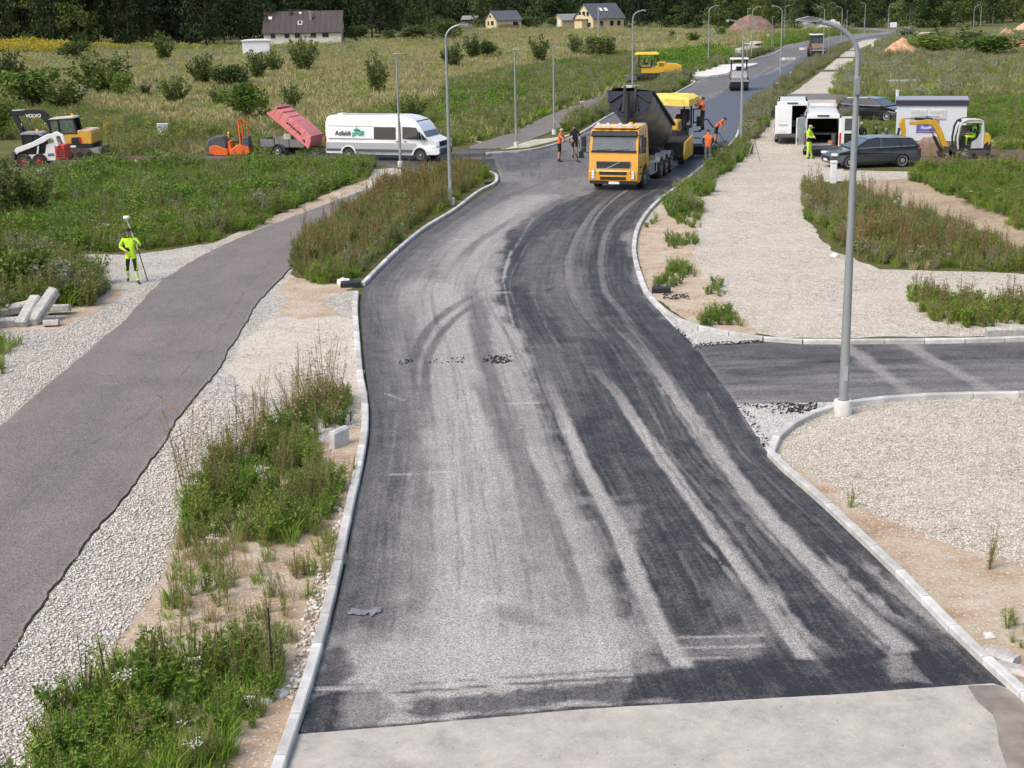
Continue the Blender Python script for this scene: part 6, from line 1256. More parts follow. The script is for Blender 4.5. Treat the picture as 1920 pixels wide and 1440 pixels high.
for k in range(7):
    u = .25 + k * (Ll - .5) / 6; MB().prism([lidpt(u - .05, .02), lidpt(u + .05, .02), lidpt(u + .05, .66), lidpt(u - .05, .66)], .755).build('rib', C_PINK, lm, bevel=.02)
for s in (-1, 1): MB().prism([lidpt(-.03, -.03), lidpt(Ll + .05, -.03), lidpt(Ll + .05, .07), lidpt(-.03, .07)], s * .72, s * .82).build('rim_flange', C_PINK, lm)
for k in range(7): MB().prism([lidpt(.8 + k * .16, .26 + .04 * (k % 3)), lidpt(.88 + k * .16, .26), lidpt(.90 + k * .16, .36), lidpt(.82 + k * .16, .38 + .03 * (k % 2))], -.742, -.778).build('faded_mark', C_INK, lm)
bpy.data.objects.remove(lid)
o = MB().tube([(x0 + .9, 0, .7), (x0 + 1.35, 0, 1.3)], .03, 6).build('plate_handle', mat('pale_tube', (.5, .48, .42), .5), smooth=True); P0 = Matrix.Translation(b + Vector((0, .75, 0))) @ Matrix.Rotation(rz, 4, 'Z')
cp = thing('plate_compactor', 'dirty white plate compactor standing in the grey trailer', 'compactor', P0 @ Vector((x0 + 1.6, 0, .53)), rz); o.parent = cp; o.location = (-x0 - 1.6, 0, -.53); o.name = 'handle'
MB().box((0, 0, .06), (.7, .5, .1)).build('base_plate', C_PLAS, cp); MB().box((-.1, 0, .42), (.5, .42, .45)).build('engine', mat('dirty_white', (.5, .48, .4), .6, var=.3), cp, bevel=.06); MB().cyl((.3, -.1, .5), (.5, -.1, .62), .13, .08).build('air_filter', C_HYD, cp)
# --- estate cars
def estate(t, WB, body, roofbar=True, H=1.47):
    W = 1.86; R_ = -.98; F_ = WB + .92
    def wf(x, z):
        w = W / 2 - .26 * max(0, (z - .92) / (H - .92)) ** 1.1
        if x > WB + .2: w -= .22 * ((x - WB - .2) / .72) ** 2
        if x < R_ + .4: w -= .10 * ((R_ + .4 - x) / .4) ** 2
        return w
    rw = .355; prof = [(R_ + .06, .26)] + arch(0, .32, rw, 7, .24) + arch(WB, .32, rw, 7, .24) + [(F_ - .08, .22), (F_, .34), (F_ - .01, .56), (F_ - .12, .70), (F_ - .5, .83), (WB - .22, .96), (R_ + .12, 1.02), (R_ + .0, .86), (R_ - .02, .5)]
    MB().prism(prof, wf).build('body', body, t, bevel=.035)
    gh = [(R_ + .16, 1.0), (R_ + .62, H - .07), (R_ + 1.3, H - .01), (WB * .45, H), (WB * .62, H - .06), (WB * .93, .96)]
    MB().prism(gh, lambda x, z: wf(x, z) - .015).build('cabin_glass', C_GLASS, t)
    MB().prism([(R_ + .5, H - .09), (R_ + .56, H - .03), (R_ + 1.3, H + .02), (WB * .45, H + .025), (WB * .64, H - .045), (WB * .62, H - .085), (WB * .45, H - .03), (R_ + 1.3, H - .04)], lambda x, z: wf(x, z) - .0).build('roof', body, t, bevel=.01)
    for p0, p1, n in (((WB * .93 + .03, .95), (WB * .62, H - .05), .05), ((WB * .42, .98), (WB * .40, H - .02), .07), ((R_ + 1.75 - .9 + .15, 1.0), (R_ + 1.2, H - .03), .06), ((R_ + .12, .99), (R_ + .56, H - .05), .10)):
        sidepane(t, [(p0[0] - n, p0[1]), (p0[0] + n * .6, p0[1]), (p1[0] + n * .6, p1[1]), (p1[0] - n, p1[1])], wf, body if n > .06 else C_BLACKP, 'pillar', .006)
    crossq((WB * .93, .98), (WB * .63, H - .07), wf, C_GLASSL, t, 'windscreen', .07, .012); crossq((R_ + .14, 1.04), (R_ + .6, H - .08), wf, C_GLASS, t, 'rear_window', .08, .012)
    if roofbar: sidepane(t, [(R_ + .35, 1.03), (WB * .9, .985), (WB * .9, 1.0), (R_ + .35, 1.045)], wf, C_RIM, 'chrome_strip', .012); sidepane(t, [(R_ + .62, H - .045), (WB * .45, H + .0), (WB * .45, H + .03), (R_ + .7, H - .005)], wf, C_RIM, 'roof_rail', .02)
    for s in (-1, 1):
        MB().box((F_ - .22, s * .66, .70), (.34, .36, .13), rz=-s * .45).build('headlight', C_LIGHT, t, bevel=.03); MB().box((R_ + .07, s * .76, .88), (.14, .24, .11)).build('tail_lamp', C_RED, t, bevel=.03)
        MB().box((WB * .88, s * (W / 2 + .1), .98), (.12, .2, .13)).build('mirror', body, t, bevel=.03)
        for x in (.35, WB * .55): MB().box((x, s * (W / 2 + .004), .86), (.18, .03, .035)).build('door_handle', body, t)
        for x in (.52, WB * .44, WB * .86): MB().box((x, s * (W / 2 + .0), .62), (.012, .012, .62)).build('door_seam', C_HYD, t)
        wheel(t, 0, s * (W / 2 - .12), .33, .22, C_RIM, .72); wheel(t, WB, s * (W / 2 - .12), .33, .22, C_RIM, .72)
    MB().box((F_ + .005, 0, .5), (.04, 1.0, .2)).build('grille', C_HYD, t); MB().box((F_ + .02, 0, .42), (.03, .5, .11)).build('number_plate', C_WHITE, t)
    MB().box(((WB) / 2, 0, .3), (WB - .8, W - .05, .12)).build('sill', C_HYD, t)
loc, rz, WB = place2((1690, 313), (1592, 316.5), 1, .81); t = thing('estate_car', 'dark grey estate car parked in front of the open white van', 'car', loc, rz); estate(t, WB, C_DGREY)
loc, rz, WB = place2((1592, 224), (1663, 227.5), -1, .81); t = thing('estate_car', 'black estate car parked behind the vans by the kiosk', 'car', loc, rz); estate(t, WB, C_BLACKP)
# --- vans seen from behind
def backvan(px, py, wpx, rz, label, H, opened):
    b = G(px, py); t = thing('panel_van', label, 'van', b, rz); wf, R_ = van(t, 3.7, H, 2.0, up=C_WHITE, low=C_WHITE, open_rear=True); W = 2.0
    t.location = b - Matrix.Rotation(rz, 3, 'Z') @ Vector((R_, 0, 0))
    def door(y0, y1, ang, hinge, glass, name='rear_door', inner=False):
        w = abs(y1 - y0); d = MB().box((0, w / 2, 1.42), (.05, w, H - .86)).build(name, C_WHITE, t, bevel=.015); d.location = (R_ - .03, hinge, 0); d.rotation_euler = (0, 0, ang)
        for sx in (-.032, .032):
            if glass: MB().box((sx, w / 2, 1.72), (.012, w * .64, .62)).build('door_window', C_PLAS if inner else C_GLASS, d)
            if inner: MB().box((sx, w / 2, .98), (.012, w * .66, .55)).build('door_recess', C_INT, d)
        for z in (.75, 1.5, 2.1): MB().box((-.03, .03, z), (.04, .05, .09)).build('hinge', C_HYD, d)
        if not inner: MB().box((-.035, w / 2, 1.32), (.012, w * .62, .9)).build('door_panel', C_WHITE, d); MB().box((-.04, w - .1, 1.0), (.03, .08, .16)).build('door_handle', C_HYD, d)
        return d
    MB().box((R_ - .03, 0, H - .1), (.07, .62, .07)).build('brake_lamp', C_HYD, t, bevel=.02)
    return t, R_, door
# heading away from the camera, +y side is the driver's left = picture left
t, R_, door = backvan(1484, 271, 55, rad(79), 'white closed back panel van with one rear door missing open, beside the pale verge', 2.45, 1); t['label'] = 'white van at the pale verge with only its right rear door open'
d = MB().box((R_ - .03, .50, 1.42), (.05, .95, 1.6)).build('rear_door', C_WHITE, t, bevel=.015); MB().box((R_ - .062, .5, 1.7), (.012, .7, .72)).build('door_panel', C_WHITE, d); MB().box((R_ - .062, .55, .78), (.012, .5, .13)).build('number_plate', mat('plate_white', (.68, .68, .66), .5), d); MB().box((R_ - .062, .5, 1.12), (.012, .5, .1)).build('door_panel', C_SILV, d)
door(0, .95, rad(-82), -.95, False)
for k, (x, y, z, s) in enumerate(((.3, -.45, .8, .5), (.6, -.1, 1.1, .35), (.2, -.6, 1.5, .3))): MB().box((R_ + .5 + x, y, z), (s, s, s)).build('load_box', C_PLAS, t)
t, R_, door = backvan(1541, 295, 52, rad(79), 'white van with both rear doors open and dark load space beside the dark grey car', 2.28, 2)
door(0, .9, rad(-80) - rad(14), -.95, True, inner=True).rotation_euler = (0, 0, rad(-172)); 
dl = door(0, .9, rad(84), .95, False); dl.rotation_euler = (0, 0, rad(62)); 
MB().box((R_ + .35, .1, .66), (.9, 1.0, .05), rz=.1).build('load_board', C_SILV, t); MB().box((R_ + 1.2, 0, 1.15), (.7, 1.5, .06)).build('shelf', C_PLAS, t); MB().box((R_ + .45, -.42, .72), (.3, .24, .22)).build('load_box', mat('tan_box', (.4, .2, .1), .7), t); MB().cyl((R_ + .5, -.6, .6), (R_ + .5, -.6, 1.2), .14).build('gas_bottle', C_PLAS, t)
MB().box((1.9, 0, 2.5), (.12, 1.3, .16)).build('beacon_bar', mat('pale_bar', (.6, .62, .66), .5), t, bevel=.03); MB().box((2.9, .5, 2.42), (.9, .35, .25)).build('roof_box', C_SILV, t, bevel=.05)

# ================================================================ TIPPER TRUCK
fl = G(1207, 352); rl = G(1252, 326); d = (fl - rl).normalized(); rzT = math.atan2(d.y, d.x); leftv = Vector((-d.y, d.x, 0)); loc = fl - leftv * 1.12
t = thing('tipper_truck', 'yellow tipper truck facing the viewer with raised half pipe tub', 'truck', loc, rzT); TT = Matrix.Translation(loc) @ Matrix.Rotation(rzT, 4, 'Z')
W = 2.5
def wc(x, z): return W / 2 - (.05 if x > 1.2 else 0) - .10 * max(0, (z - 1.95)) / 1.
cab = MB().prism([(-.62, .75), (-.62, .95)] + [(0 + math.cos(a) * .66, .55 + math.sin(a) * .62) for a in np.linspace(math.pi * .8, math.pi * .08, 7)] + [(.95, .42), (1.28, .38), (1.36, .55), (1.36, 1.0), (1.30, 1.2), (1.26, 1.9), (1.08, 2.62), (.98, 2.84), (.55, 2.93), (-.85, 2.93), (-.9, 2.8), (-.9, .95)], wc).build('cab', C_TRK, t, bevel=.05)
MB().box((.1, 0, 2.95), (1.7, 2.2, .08)).build('roof_panel', C_TRKP, t, bevel=.03); crossq((1.275, 1.9), (1.09, 2.58), wc, C_GLASSL, t, 'windscreen', .14, .02)
f = MB().box((1.285, 0, 1.86), (.03, 2.2, .10)).build('wiper_trough', C_HYD, t); MB().box((1.29, -.45, 1.94), (.03, .75, .02), rx=.08).build('wiper', C_HYD, f); MB().box((1.29, .4, 1.94), (.03, .75, .02), rx=.08).build('wiper', C_HYD, f)
MB().prism([(1.02, 2.58), (1.22, 2.56), (1.26, 2.60), (1.10, 2.80), (1.0, 2.82)], 1.12).build('sun_visor', C_HYD, t, bevel=.02)
g = MB().box((1.315, 0, 1.22), (.05, 1.62, .33)).build('grille', C_HYD, t, bevel=.015)
for k in range(5): MB().box((1.345, 0, 1.09 + k * .065), (.02, 1.54, .022)).build('slat', C_PLAS, g)
for z in (1.04, 1.40): MB().box((1.345, 0, z), (.03, 1.68, .025)).build('frame_bar', C_RIM, g)
for s in (-1, 1): MB().box((1.345, s * .83, 1.22), (.03, .025, .36)).build('frame_bar', C_RIM, g)
MB().box((1.365, 0, 1.22), (.02, .78, .05), rx=rad(-26) * -1).build('badge_bar', C_RIM, g)
MB().box((1.34, 0, .72), (.13, 2.44, .52)).build('bumper', C_TRK, t, bevel=.05)
for z in (.60, .84): MB().box((1.40, 0, z), (.03, 1.36 if z > .7 else 1.28, .155)).build('air_slot', C_HYD, t, bevel=.01)
MB().box((1.3, 0, .40), (.16, 2.3, .14)).build('lower_bumper', C_HYD, t); MB().box((1.395, 0.05, .39), (.02, .52, .12)).build('number_plate', C_WHITE, t)
for s in (-1, 1):
    h = MB().box((1.38, s * .98, .76), (.06, .22, .44), rx=s * .12).build('headlight', C_HYD, t, bevel=.02)
    for z in (-.13, 0, .13): MB().lathe([(.085, 0), (.085, .02), (.001, .035)], (1.41, s * .98, .77 + z), (1, 0, 0), 12).build('lamp', C_LIGHT, h)
    m = MB().tube([(1.12, s * 1.15, 2.66), (1.3, s * 1.42, 2.6), (1.3, s * 1.44, 1.8), (1.1, s * 1.2, 1.78)], .02, 6).build('mirror_bracket', C_HYD, t)
    MB().box((1.26, s * 1.47, 2.32), (.12, .24, .5)).build('mirror', C_HYD, m, bevel=.03); MB().box((1.26, s * 1.47, 1.93), (.12, .22, .22)).build('mirror', C_HYD, m, bevel=.03)
    sidepane(t, [(.05, 1.85), (1.08, 1.78), (.98, 2.56), (.05, 2.6)], wc, C_GLASS, 'side_window', sides=(s,)); MB().box((.0, s * 1.252, 1.72), (.16, .02, .04)).build('door_handle', C_HYD, t)
    for z in (.45, .78, 1.1): MB().box((.78, s * 1.2, z), (.42, .14, .05)).build('step', C_HYD, t)
    MB().box((-.04, s * 1.253, 1.9), (.012, .012, 1.7)).build('door_seam', C_PLAS, t)
    for y in (.3, .75): 
        r_ = MB().lathe([(.11, -.04), (.115, .03), (.001, .04)], (1.18, s * y, 3.10), (1, 0, 0), 12).build('spotlight', C_LIGHT, t)
MB().tube([(1.12, -1.05, 2.98), (1.16, -.9, 3.06), (1.16, .9, 3.06), (1.12, 1.05, 2.98)], .025, 6).build('light_bar', C_RIM, t); MB().cyl((.7, .72, 2.98), (.7, .72, 3.2), .09).build('beacon', C_ORL, t); MB().cyl((.7, -1.0, 2.98), (.7, -1.0, 3.12), .05).build('beacon', C_RED, t)
MB().box((-.75, .85, 2.7), (.3, .6, .7)).build('air_deflector', C_GREYM, t, bevel=.05)
wheel(t, 0, 1.08, .52, .32, C_RIM); wheel(t, 0, -1.08, .52, .32, C_RIM); t.scale = (.94, .94, .94)
dist = (fl - rl).length; ax = [-3.75, -5.0, -6.3]
for x in ax:
    for s in (-1, 1): wheel(t, x, s * .98, .52, .55, C_RIM, .66); MB().prism([(x + math.cos(a) * .58, .55 + math.sin(a) * .58) for a in np.linspace(2.6, .55, 8)] + [(x + math.cos(a) * .61, .55 + math.sin(a) * .61) for a in np.linspace(.55, 2.6, 8)], s * .7, s * 1.26).build('mudguard', C_GREYM, t)
for s in (-1, 1): MB().box((-3.7, s * .42, .95), (6.6, .09, .28)).build('chassis_rail', C_HYD, t)
MB().box((-1.75, 1.0, .75), (1.2, .45, .5)).build('fuel_tank', C_GREYM, t, bevel=.05); f = MB().box((-2.0, 1.24, .98), (1.7, .03, .06)).build('side_guard', C_SILV, t); MB().box((-2.0, 1.24, .5), (1.5, .03, .06)).build('side_guard', C_SILV, t)
for x in (-1.25, -2.7): MB().box((x, 1.24, .74), (.06, .03, .5)).build('side_guard', C_SILV, t)
MB().box((-2.85, 0, 1.12), (.3, 2.2, .22)).build('cross_beam', C_STEEL, t); MB().box((-1.15, 0, 1.6), (.3, 1.9, 1.1)).build('cab_back_frame', C_HYD, t)
# tub: D section swept along the tilt axis
tub = bpy.data.objects.new('tub', None); tub.empty_display_size = .1; COL.objects.link(tub); tub.parent = t
hz = Vector((-7.1, 0, 1.15)); frontp = Vector((-1.75, 0, 3.22)); ax_ = (frontp - hz); Lt = ax_.length; axn = ax_.normalized(); upn = Vector((-axn.z, 0, axn.x)); 
def TP(u, y, h): return hz + axn * u + upn * h + Vector((0, y, 0))
def shell(u0, u1, R, dep, n=18, inner=False):
    vs = []; fs = []; sec = [(-R, dep)] + [(-R * math.cos(a), dep - .35 - (dep - .35) * math.sin(a) * 1.0) for a in np.linspace(0, math.pi, n)] + [(R, dep)]
    for u, k in ((u0, .94), (u1, 1.)):
        for y, h in sec: vs.append(TP(u, y * k, h))
    m = len(sec); fs = [(i, i + 1, m + i + 1, m + i) for i in range(m - 1)]; return vs, fs, sec, m
vs, fs, sec, m = shell(0, Lt, 1.10, 1.32); o = MB().add(vs, fs).build('tub_shell', C_STEEL, tub, smooth=True); sm_ = o.modifiers.new('t', 'SOLIDIFY'); sm_.thickness = .04
MB().add([TP(Lt, y * 1.01, h) for y, h in sec] + [TP(Lt + .05, y * 1.01, h) for y, h in sec], [tuple(range(m)), tuple(range(m, 2 * m))] + [(i, (i + 1) % m, m + (i + 1) % m, m + i) for i in range(m)]).build('bulkhead', C_TUBB, tub)
for u in np.linspace(.1, Lt - .3, 7):
    v2, f2, _, _ = shell(u, u + .07, 1.22, 1.63); 
for s in (-1, 1): MB().add([TP(u, s * 1.12 + dy, h) for u in (0, Lt) for dy, h in ((-.06, 1.25), (.06, 1.25), (.06, 1.38), (-.06, 1.38))], [(0, 1, 5, 4), (1, 2, 6, 5), (2, 3, 7, 6), (3, 0, 4, 7), (3, 2, 1, 0), (4, 5, 6, 7)]).build('top_rail', C_TUBB, tub)
# crumpled tarp rolled over the opening
vs = []; n1, n2 = 22, 14
for i in range(n1):
    for j in range(n2):
        u = Lt * i / (n1 - 1); y = -1.16 + 2.32 * j / (n2 - 1); vs.append(TP(u, y, 1.36 + .12 * mnoise.noise(Vector((u * 2.2, y * 2.5, 3))) + .12 * (1 - (y / 1.16) ** 2)))
MB().add(vs, [(i * n2 + j, i * n2 + j + 1, (i + 1) * n2 + j + 1, (i + 1) * n2 + j) for i in range(n1 - 1) for j in range(n2 - 1)]).build('tarp', C_TARP, tub, smooth=True)
for s in (-1, 1): MB().tube([TP(Lt + .08, s * .22, 1.35), TP(Lt + .12, s * .5, .35)], .05, 6).build('bulkhead_brace', C_HYD, tub); MB().tube([TP(Lt + .08, s * .2, 1.3), TP(Lt + .12, s * 1.0, .75)], .045, 6).build('bulkhead_brace', C_HYD, tub); MB().box(TP(Lt + .1, s * .28, .9), (.1, .12, 1.3), ry=-.35).build('bulkhead_brace', C_HYD, tub)
for s in (-1, 1): MB().tube([(-1.5, s * .95, 1.7), (-1.55, s * .55, 2.45), (-1.6, s * .25, 2.9)], .05, 6).build('stay_frame', C_HYD, t)
MB().box((-1.5, 0, 2.05), (.14, 2.1, .12)).build('stay_beam', C_HYD, t)
MB().cyl((-1.35, 0, 1.1), (-1.42, 0, 2.9), .08).build('hoist_rod', mat('pale_rod', (.6, .62, .64), .3, .2), t); MB().cyl((-1.42, 0, 2.75), (-1.52, 0, 4.5), .14).build('hoist_cylinder', C_HYD, t)

# ================================================================ PAVERS
def belt(t, x0, x1, y, w, h, z0=0.):
    o = MB().prism([(x0, z0 + .02), (x1, z0 + .02), (x1 + h * .45, z0 + h * .5), (x1, z0 + h), (x0, z0 + h), (x0 - h * .45, z0 + h * .5)], y - w / 2, y + w / 2).build('track', C_MUD, t, bevel=.05)
    s = 1 if y > 0 else -1; n = max(3, int((x1 - x0) / .42))
    for k in range(n): MB().cyl((x0 + (x1 - x0) * k / (n - 1), y + s * w * .5, z0 + h * .45), (x0 + (x1 - x0) * k / (n - 1), y + s * (w * .5 + .03), z0 + h * .45), h * .26, n=12).build('roller_wheel', C_HYD, o)
    return o
def paver(t, folded=False, canvas=C_CANV):
    for s in (-1, 1):
        belt(t, -3.4, -.7, s * 1.0, .32, .72)
        if folded: wg = MB().prism([(-.1, .75), (1.75, .85), (1.9, 1.2), (1.85, 1.75), (1.2, 2.0), (-.15, 2.05)], s * .25, s * 1.28).build('hopper_wing', C_YEL, t, bevel=.04)
        else: wg = MB().prism([(-.3, .55), (1.75, .5), (1.85, .8), (1.6, 1.35), (-.3, 1.55)], s * 1.62, s * 1.72).build('hopper_wing', C_YEL, t, bevel=.02); MB().prism([(-.3, .6), (1.6, .55), (1.7, .6), (1.5, 1.3), (-.3, 1.5)], s * .6, s * 1.615).build('hopper_floor', C_INT, wg)
        MB().box((1.0, s * 1.1, .62), (1.4, .3, .35)).build('push_frame', C_HYD, t)
    MB().cyl((1.95, -1.0, .5), (1.95, 1.0, .5), .14).build('push_roller', C_STEEL, t)
    MB().box((-1.6, 0, 1.35), (3.0, 1.9, .9)).build('engine_body', C_YEL if folded else C_HYD, t, bevel=.05); hd = MB().box((-.65, 0, 1.95), (1.0, 1.9, .65)).build('engine_hood', C_YEL, t, bevel=.08)
    for k in range(5): MB().box((-.65 - .02, -.96, 1.78 + k * .08), (.6, .02, .03)).build('vent_slat', C_HYD, hd); MB().box((-.65, .96, 1.78 + k * .08), (.6, .02, .03)).build('vent_slat', C_HYD, hd)
    MB().box((-2.7, 0, 1.7), (1.6, 2.1, .12)).build('platform', C_HYD, t)
    for s in (-1, 1):
        se = MB().box((-2.5, s * .8, 2.05), (.5, .5, .12)).build('seat', C_HYD, t, bevel=.03); MB().box((-2.75, s * .8, 2.35), (.12, .5, .6)).build('seat_back', C_HYD, se, bevel=.03)
        MB().prism([(-2.0, 1.78), (-1.75, 1.78), (-1.7, 2.35), (-1.95, 2.45)], s * .5, s * 1.05).build('console', C_HYD, t)
        for x in (-3.4, -1.5): MB().box((x, s * 1.0, 2.5), (.08, .08, 1.6)).build('canopy_post', C_HYD, t)
        MB().tube([(-3.5, s * 1.1, 1.8), (-3.5, s * 1.1, 2.6), (-2.6, s * 1.15, 2.6)], .03, 6).build('handrail', C_HYD, t)
        MB().tube([(-.2, s * 1.35, 1.0), (-2.0, s * 1.4, .8), (-4.0, s * 1.4, .6)], .09, 6).build('tow_arm', C_HYD, t)
    ca = MB(); n1, n2 = 14, 10; vs = []
    for i in range(n1):
        for j in range(n2):
            x = -3.95 + 3.0 * i / (n1 - 1); y = -1.35 + 2.7 * j / (n2 - 1); edge = min(1, min(i, n1 - 1 - i, j, n2 - 1 - j)); vs.append((x, y, 3.3 + (.14 * edge) + .05 * mnoise.noise(Vector((x * 2, y * 2, 1))) - .04 * abs(y)))
    vs2 = [(x, y, z - .10) for x, y, z in vs]; f1 = [(i * n2 + j, i * n2 + j + 1, (i + 1) * n2 + j + 1, (i + 1) * n2 + j) for i in range(n1 - 1) for j in range(n2 - 1)]; N_ = n1 * n2
    rim = [(i * n2) for i in range(n1)] + [(n1 - 1) * n2 + j for j in range(1, n2)] + [i * n2 + n2 - 1 for i in range(n1 - 2, -1, -1)] + [j for j in range(n2 - 2, 0, -1)]
    if not folded: vs2 = [(x, y, z - (.12 if 0 < i_ % n2 < n2 - 1 and n2 <= i_ < N_ - n2 else .34)) for i_, (x, y, z) in enumerate(vs)]
    fr = [(rim[k], rim[(k + 1) % len(rim)], N_ + rim[(k + 1) % len(rim)], N_ + rim[k]) for k in range(len(rim))]
    ca.add(vs + vs2, f1 + [tuple(N_ + q for q in f) for f in f1] + fr).build('canopy', canvas, t, smooth=True)
    MB().box((-4.3, 0, .35), (.75, 3.4, .45)).build('screed', C_HYD, t, bevel=.03)
    for s in (-1, 1): MB().box((-4.5, s * 1.95, .35), (.7, .9, .4)).build('screed_extension', C_HYD, t); MB().box((-4.3, s * 2.4, .45), (1.3, .05, .6)).build('end_gate', C_STEEL, t)
    MB().box((-4.85, 0, .62), (.45, 3.6, .06)).build('walkway', C_STEEL, t)
    for k in range(3): MB().box((-3.7, 1.3, .7 + k * .35), (.06, .4, .05)).build('ladder_rung', C_HYD, t)
    MB().cyl((-1.1, -.5, 2.2), (-1.1, -.5, 3.0), .05).build('exhaust', C_HYD, t)
pl = Vector((0, 0, 0)); hp = G(1287, 316); hw_ = leftv * 1.68; loc = hp - hw_ - d * 1.2
t = thing('asphalt_paver', 'yellow tracked paver with canvas canopy behind the tipper truck', 'paver', loc, rzT); paver(t); PV = Matrix.Translation(loc) @ Matrix.Rotation(rzT, 4, 'Z')
ch = MB().box((1.0, -.2, .62), (1.3, .05, .45)).build('side_print', C_YEL, t); bpy.data.objects.remove(ch)
MB().box((-3.0, 1.55, 2.0), (.4, .3, .5)).build('control_box', C_HYD, t); MB().box((-3.3, 1.35, 2.9), (.12, .3, .3)).build('warning_lamp', mat('red_white_lamp', (.7, .25, .18), .4), t); MB().tube([(-3.2, 1.2, 1.9), (-3.2, 1.9, 2.1), (-3.9, 2.1, 1.6)], .04, 6).build('control_arm', C_HYD, t)
ex_ = MB().box((-4.2, 0, 3.05), (1.1, 2.6, .05), ry=.12).build('rear_awning', C_CANV, t); MB().box((-4.72, 0, 2.98), (.04, 2.6, .32)).build('awning_valance', C_CANV, ex_)
b = G(1228, 152); t = thing('asphalt_paver', 'yellow paver with flat canopy parked on the far path at left', 'paver', b + Vector((1.3, 1.2, 0)), rad(-6)); paver(t, True, mat('canopy_yellow', (.66, .44, .05), .5, var=.1)); t.scale = (.82,) * 3

# ================================================================ ROLLERS
def roadroller(t, body, cabin, side=None):
    for x, w in ((1.35, 1.7), (-1.35, 1.7)):
        dm = MB().lathe([(.001, -w / 2), (.60, -w / 2), (.62, -w / 2 + .02), (.62, w / 2 - .02), (.60, w / 2), (.001, w / 2)], (x, 0, .62), (0, 1, 0), 26).build('drum', C_HYD, t, smooth=True)
        for s in (-1, 1): MB().box((x, s * (w / 2 + .05), .85), (.3, .06, .6)).build('drum_yoke', body, t)
        MB().box((x + (.66 if x > 0 else -.66), 0, .95), (.12, 1.75, .18)).build('scraper_beam', C_GREYM, t)
    MB().prism([(.4, .95), (2.0, 1.0), (2.05, 1.25), (1.7, 1.55), (.9, 1.75), (.4, 1.8)], .72).build('front_hood', body, t, bevel=.06)
    MB().prism([(-.4, .95), (-2.0, 1.0), (-2.05, 1.3), (-1.8, 1.75), (-.4, 1.85)], .72).build('rear_hood', body, t, bevel=.06)
    MB().box((0, 0, 1.0), (1.2, 1.4, .3)).build('platform', C_HYD, t)
    c = MB(); 
    for x in (-.65, .6):
        for s in (-1, 1): c = MB().box((x, s * .72, 2.1), (.09, .09, 1.5)).build('cab_post', C_HYD, t)
    if cabin:
        MB().box((.62, 0, 2.2), (.03, 1.36, 1.0)).build('front_glass', C_GLASSL, t); MB().box((-.66, 0, 2.2), (.03, 1.36, 1.0)).build('rear_glass', C_GLASS, t)
        for s in (-1, 1): MB().box((0, s * .74, 2.1), (1.15, .03, 1.2)).build('side_glass', C_GLASS, t)
    MB().box((0, 0, 2.9), (1.7, 1.75, .16)).build('roof', C_WHITE, t, bevel=.05); se = MB().box((-.2, 0, 1.5), (.5, .5, .12)).build('seat', C_HYD, t); MB().box((-.45, 0, 1.85), (.12, .5, .6)).build('seat_back', C_HYD, se)
    MB().tube([(.4, 0, 1.3), (.25, 0, 1.75)], .04, 6).build('steering_column', C_HYD, t); MB().lathe([(.17, 0), (.19, .02), (.17, .04)], (.24, 0, 1.76), (-.3, 0, 1), 14).build('steering_wheel', C_HYD, t)
    if side: 
        for s in (-1, 1): MB().box((.9, s * .78, 1.2), (1.0, .06, .45)).build('side_panel', side, t)
b = G(1391, 171); t = thing('road_roller', 'tandem road roller with white roof and yellow side on the fresh asphalt', 'road roller', b + Vector((0, 1.9, 0)), rad(-97)); roadroller(t, C_GREYM, False, C_YEL); t.scale = (.95,) * 3
b = G(1535, 108); t = thing('road_roller', 'far road roller with glazed cab by the pale grass strip', 'road roller', b + Vector((0, 1.9, 0)), rad(-92)); roadroller(t, mat('brown_machine', (.18, .12, .09), .6, var=.3), True)
# orange compact roller
b = G(428, 292); pp = ppm(428, 292); t = thing('compact_roller', 'small orange and dark grey roller left of the trailer', 'road roller', b + Vector((0, .6, 0)), rad(180)); u = lambda x, y: ((428 - x) / pp, (292 - y) / pp)
for cx in (404, 456):
    MB().lathe([(.001, -.5), (.34, -.5), (.36, -.48), (.36, .48), (.34, .5), (.001, .5)], ((428 - cx) / pp, 0, .36), (0, 1, 0), 20).build('drum', C_STEEL, t, smooth=True)
MB().prism([u(386, 277), u(390, 264), u(402, 257), u(420, 256), u(425, 266), u(427, 280), u(388, 284)], .56).build('front_hood', C_PLAS, t, bevel=.06); MB().prism([u(392, 287), u(394, 274), u(406, 272), u(428, 280), u(428, 291), u(400, 291)], .60).build('front_frame', C_ORG, t, bevel=.05)
MB().prism([u(430, 291), u(434, 280), u(446, 272), u(467, 276), u(470, 290)], .60).build('rear_frame', C_ORG, t, bevel=.05); MB().prism([u(428, 290), u(428, 266), u(433, 266), u(434, 290)], .5).build('dash_panel', C_ORG, t); MB().prism([u(455, 284), u(456, 258), u(467, 258), u(468, 284)], .55).build('rear_engine', C_PLAS, t, bevel=.04)
for s in (-1, 1): MB().tube([u(452, 284)[:1] + (s * .5,) + u(452, 284)[1:], (u(451, 240)[0], s * .5, u(451, 240)[1]), (u(449, 228)[0], s * .46, u(449, 228)[1])], .055, 8).build('roll_bar', C_ORG, t)
MB().tube([(u(449, 228)[0], -.46, u(449, 228)[1]), (u(449, 228)[0], .46, u(449, 228)[1])], .055, 8).build('roll_bar', C_ORG, t); MB().tube([(u(463, 284)[0], -.5, u(463, 284)[1]), (u(461, 234)[0], -.5, u(461, 234)[1]), (u(452, 230)[0], -.5, u(452, 230)[1])], .05, 8).build('roll_bar', C_ORG, t)
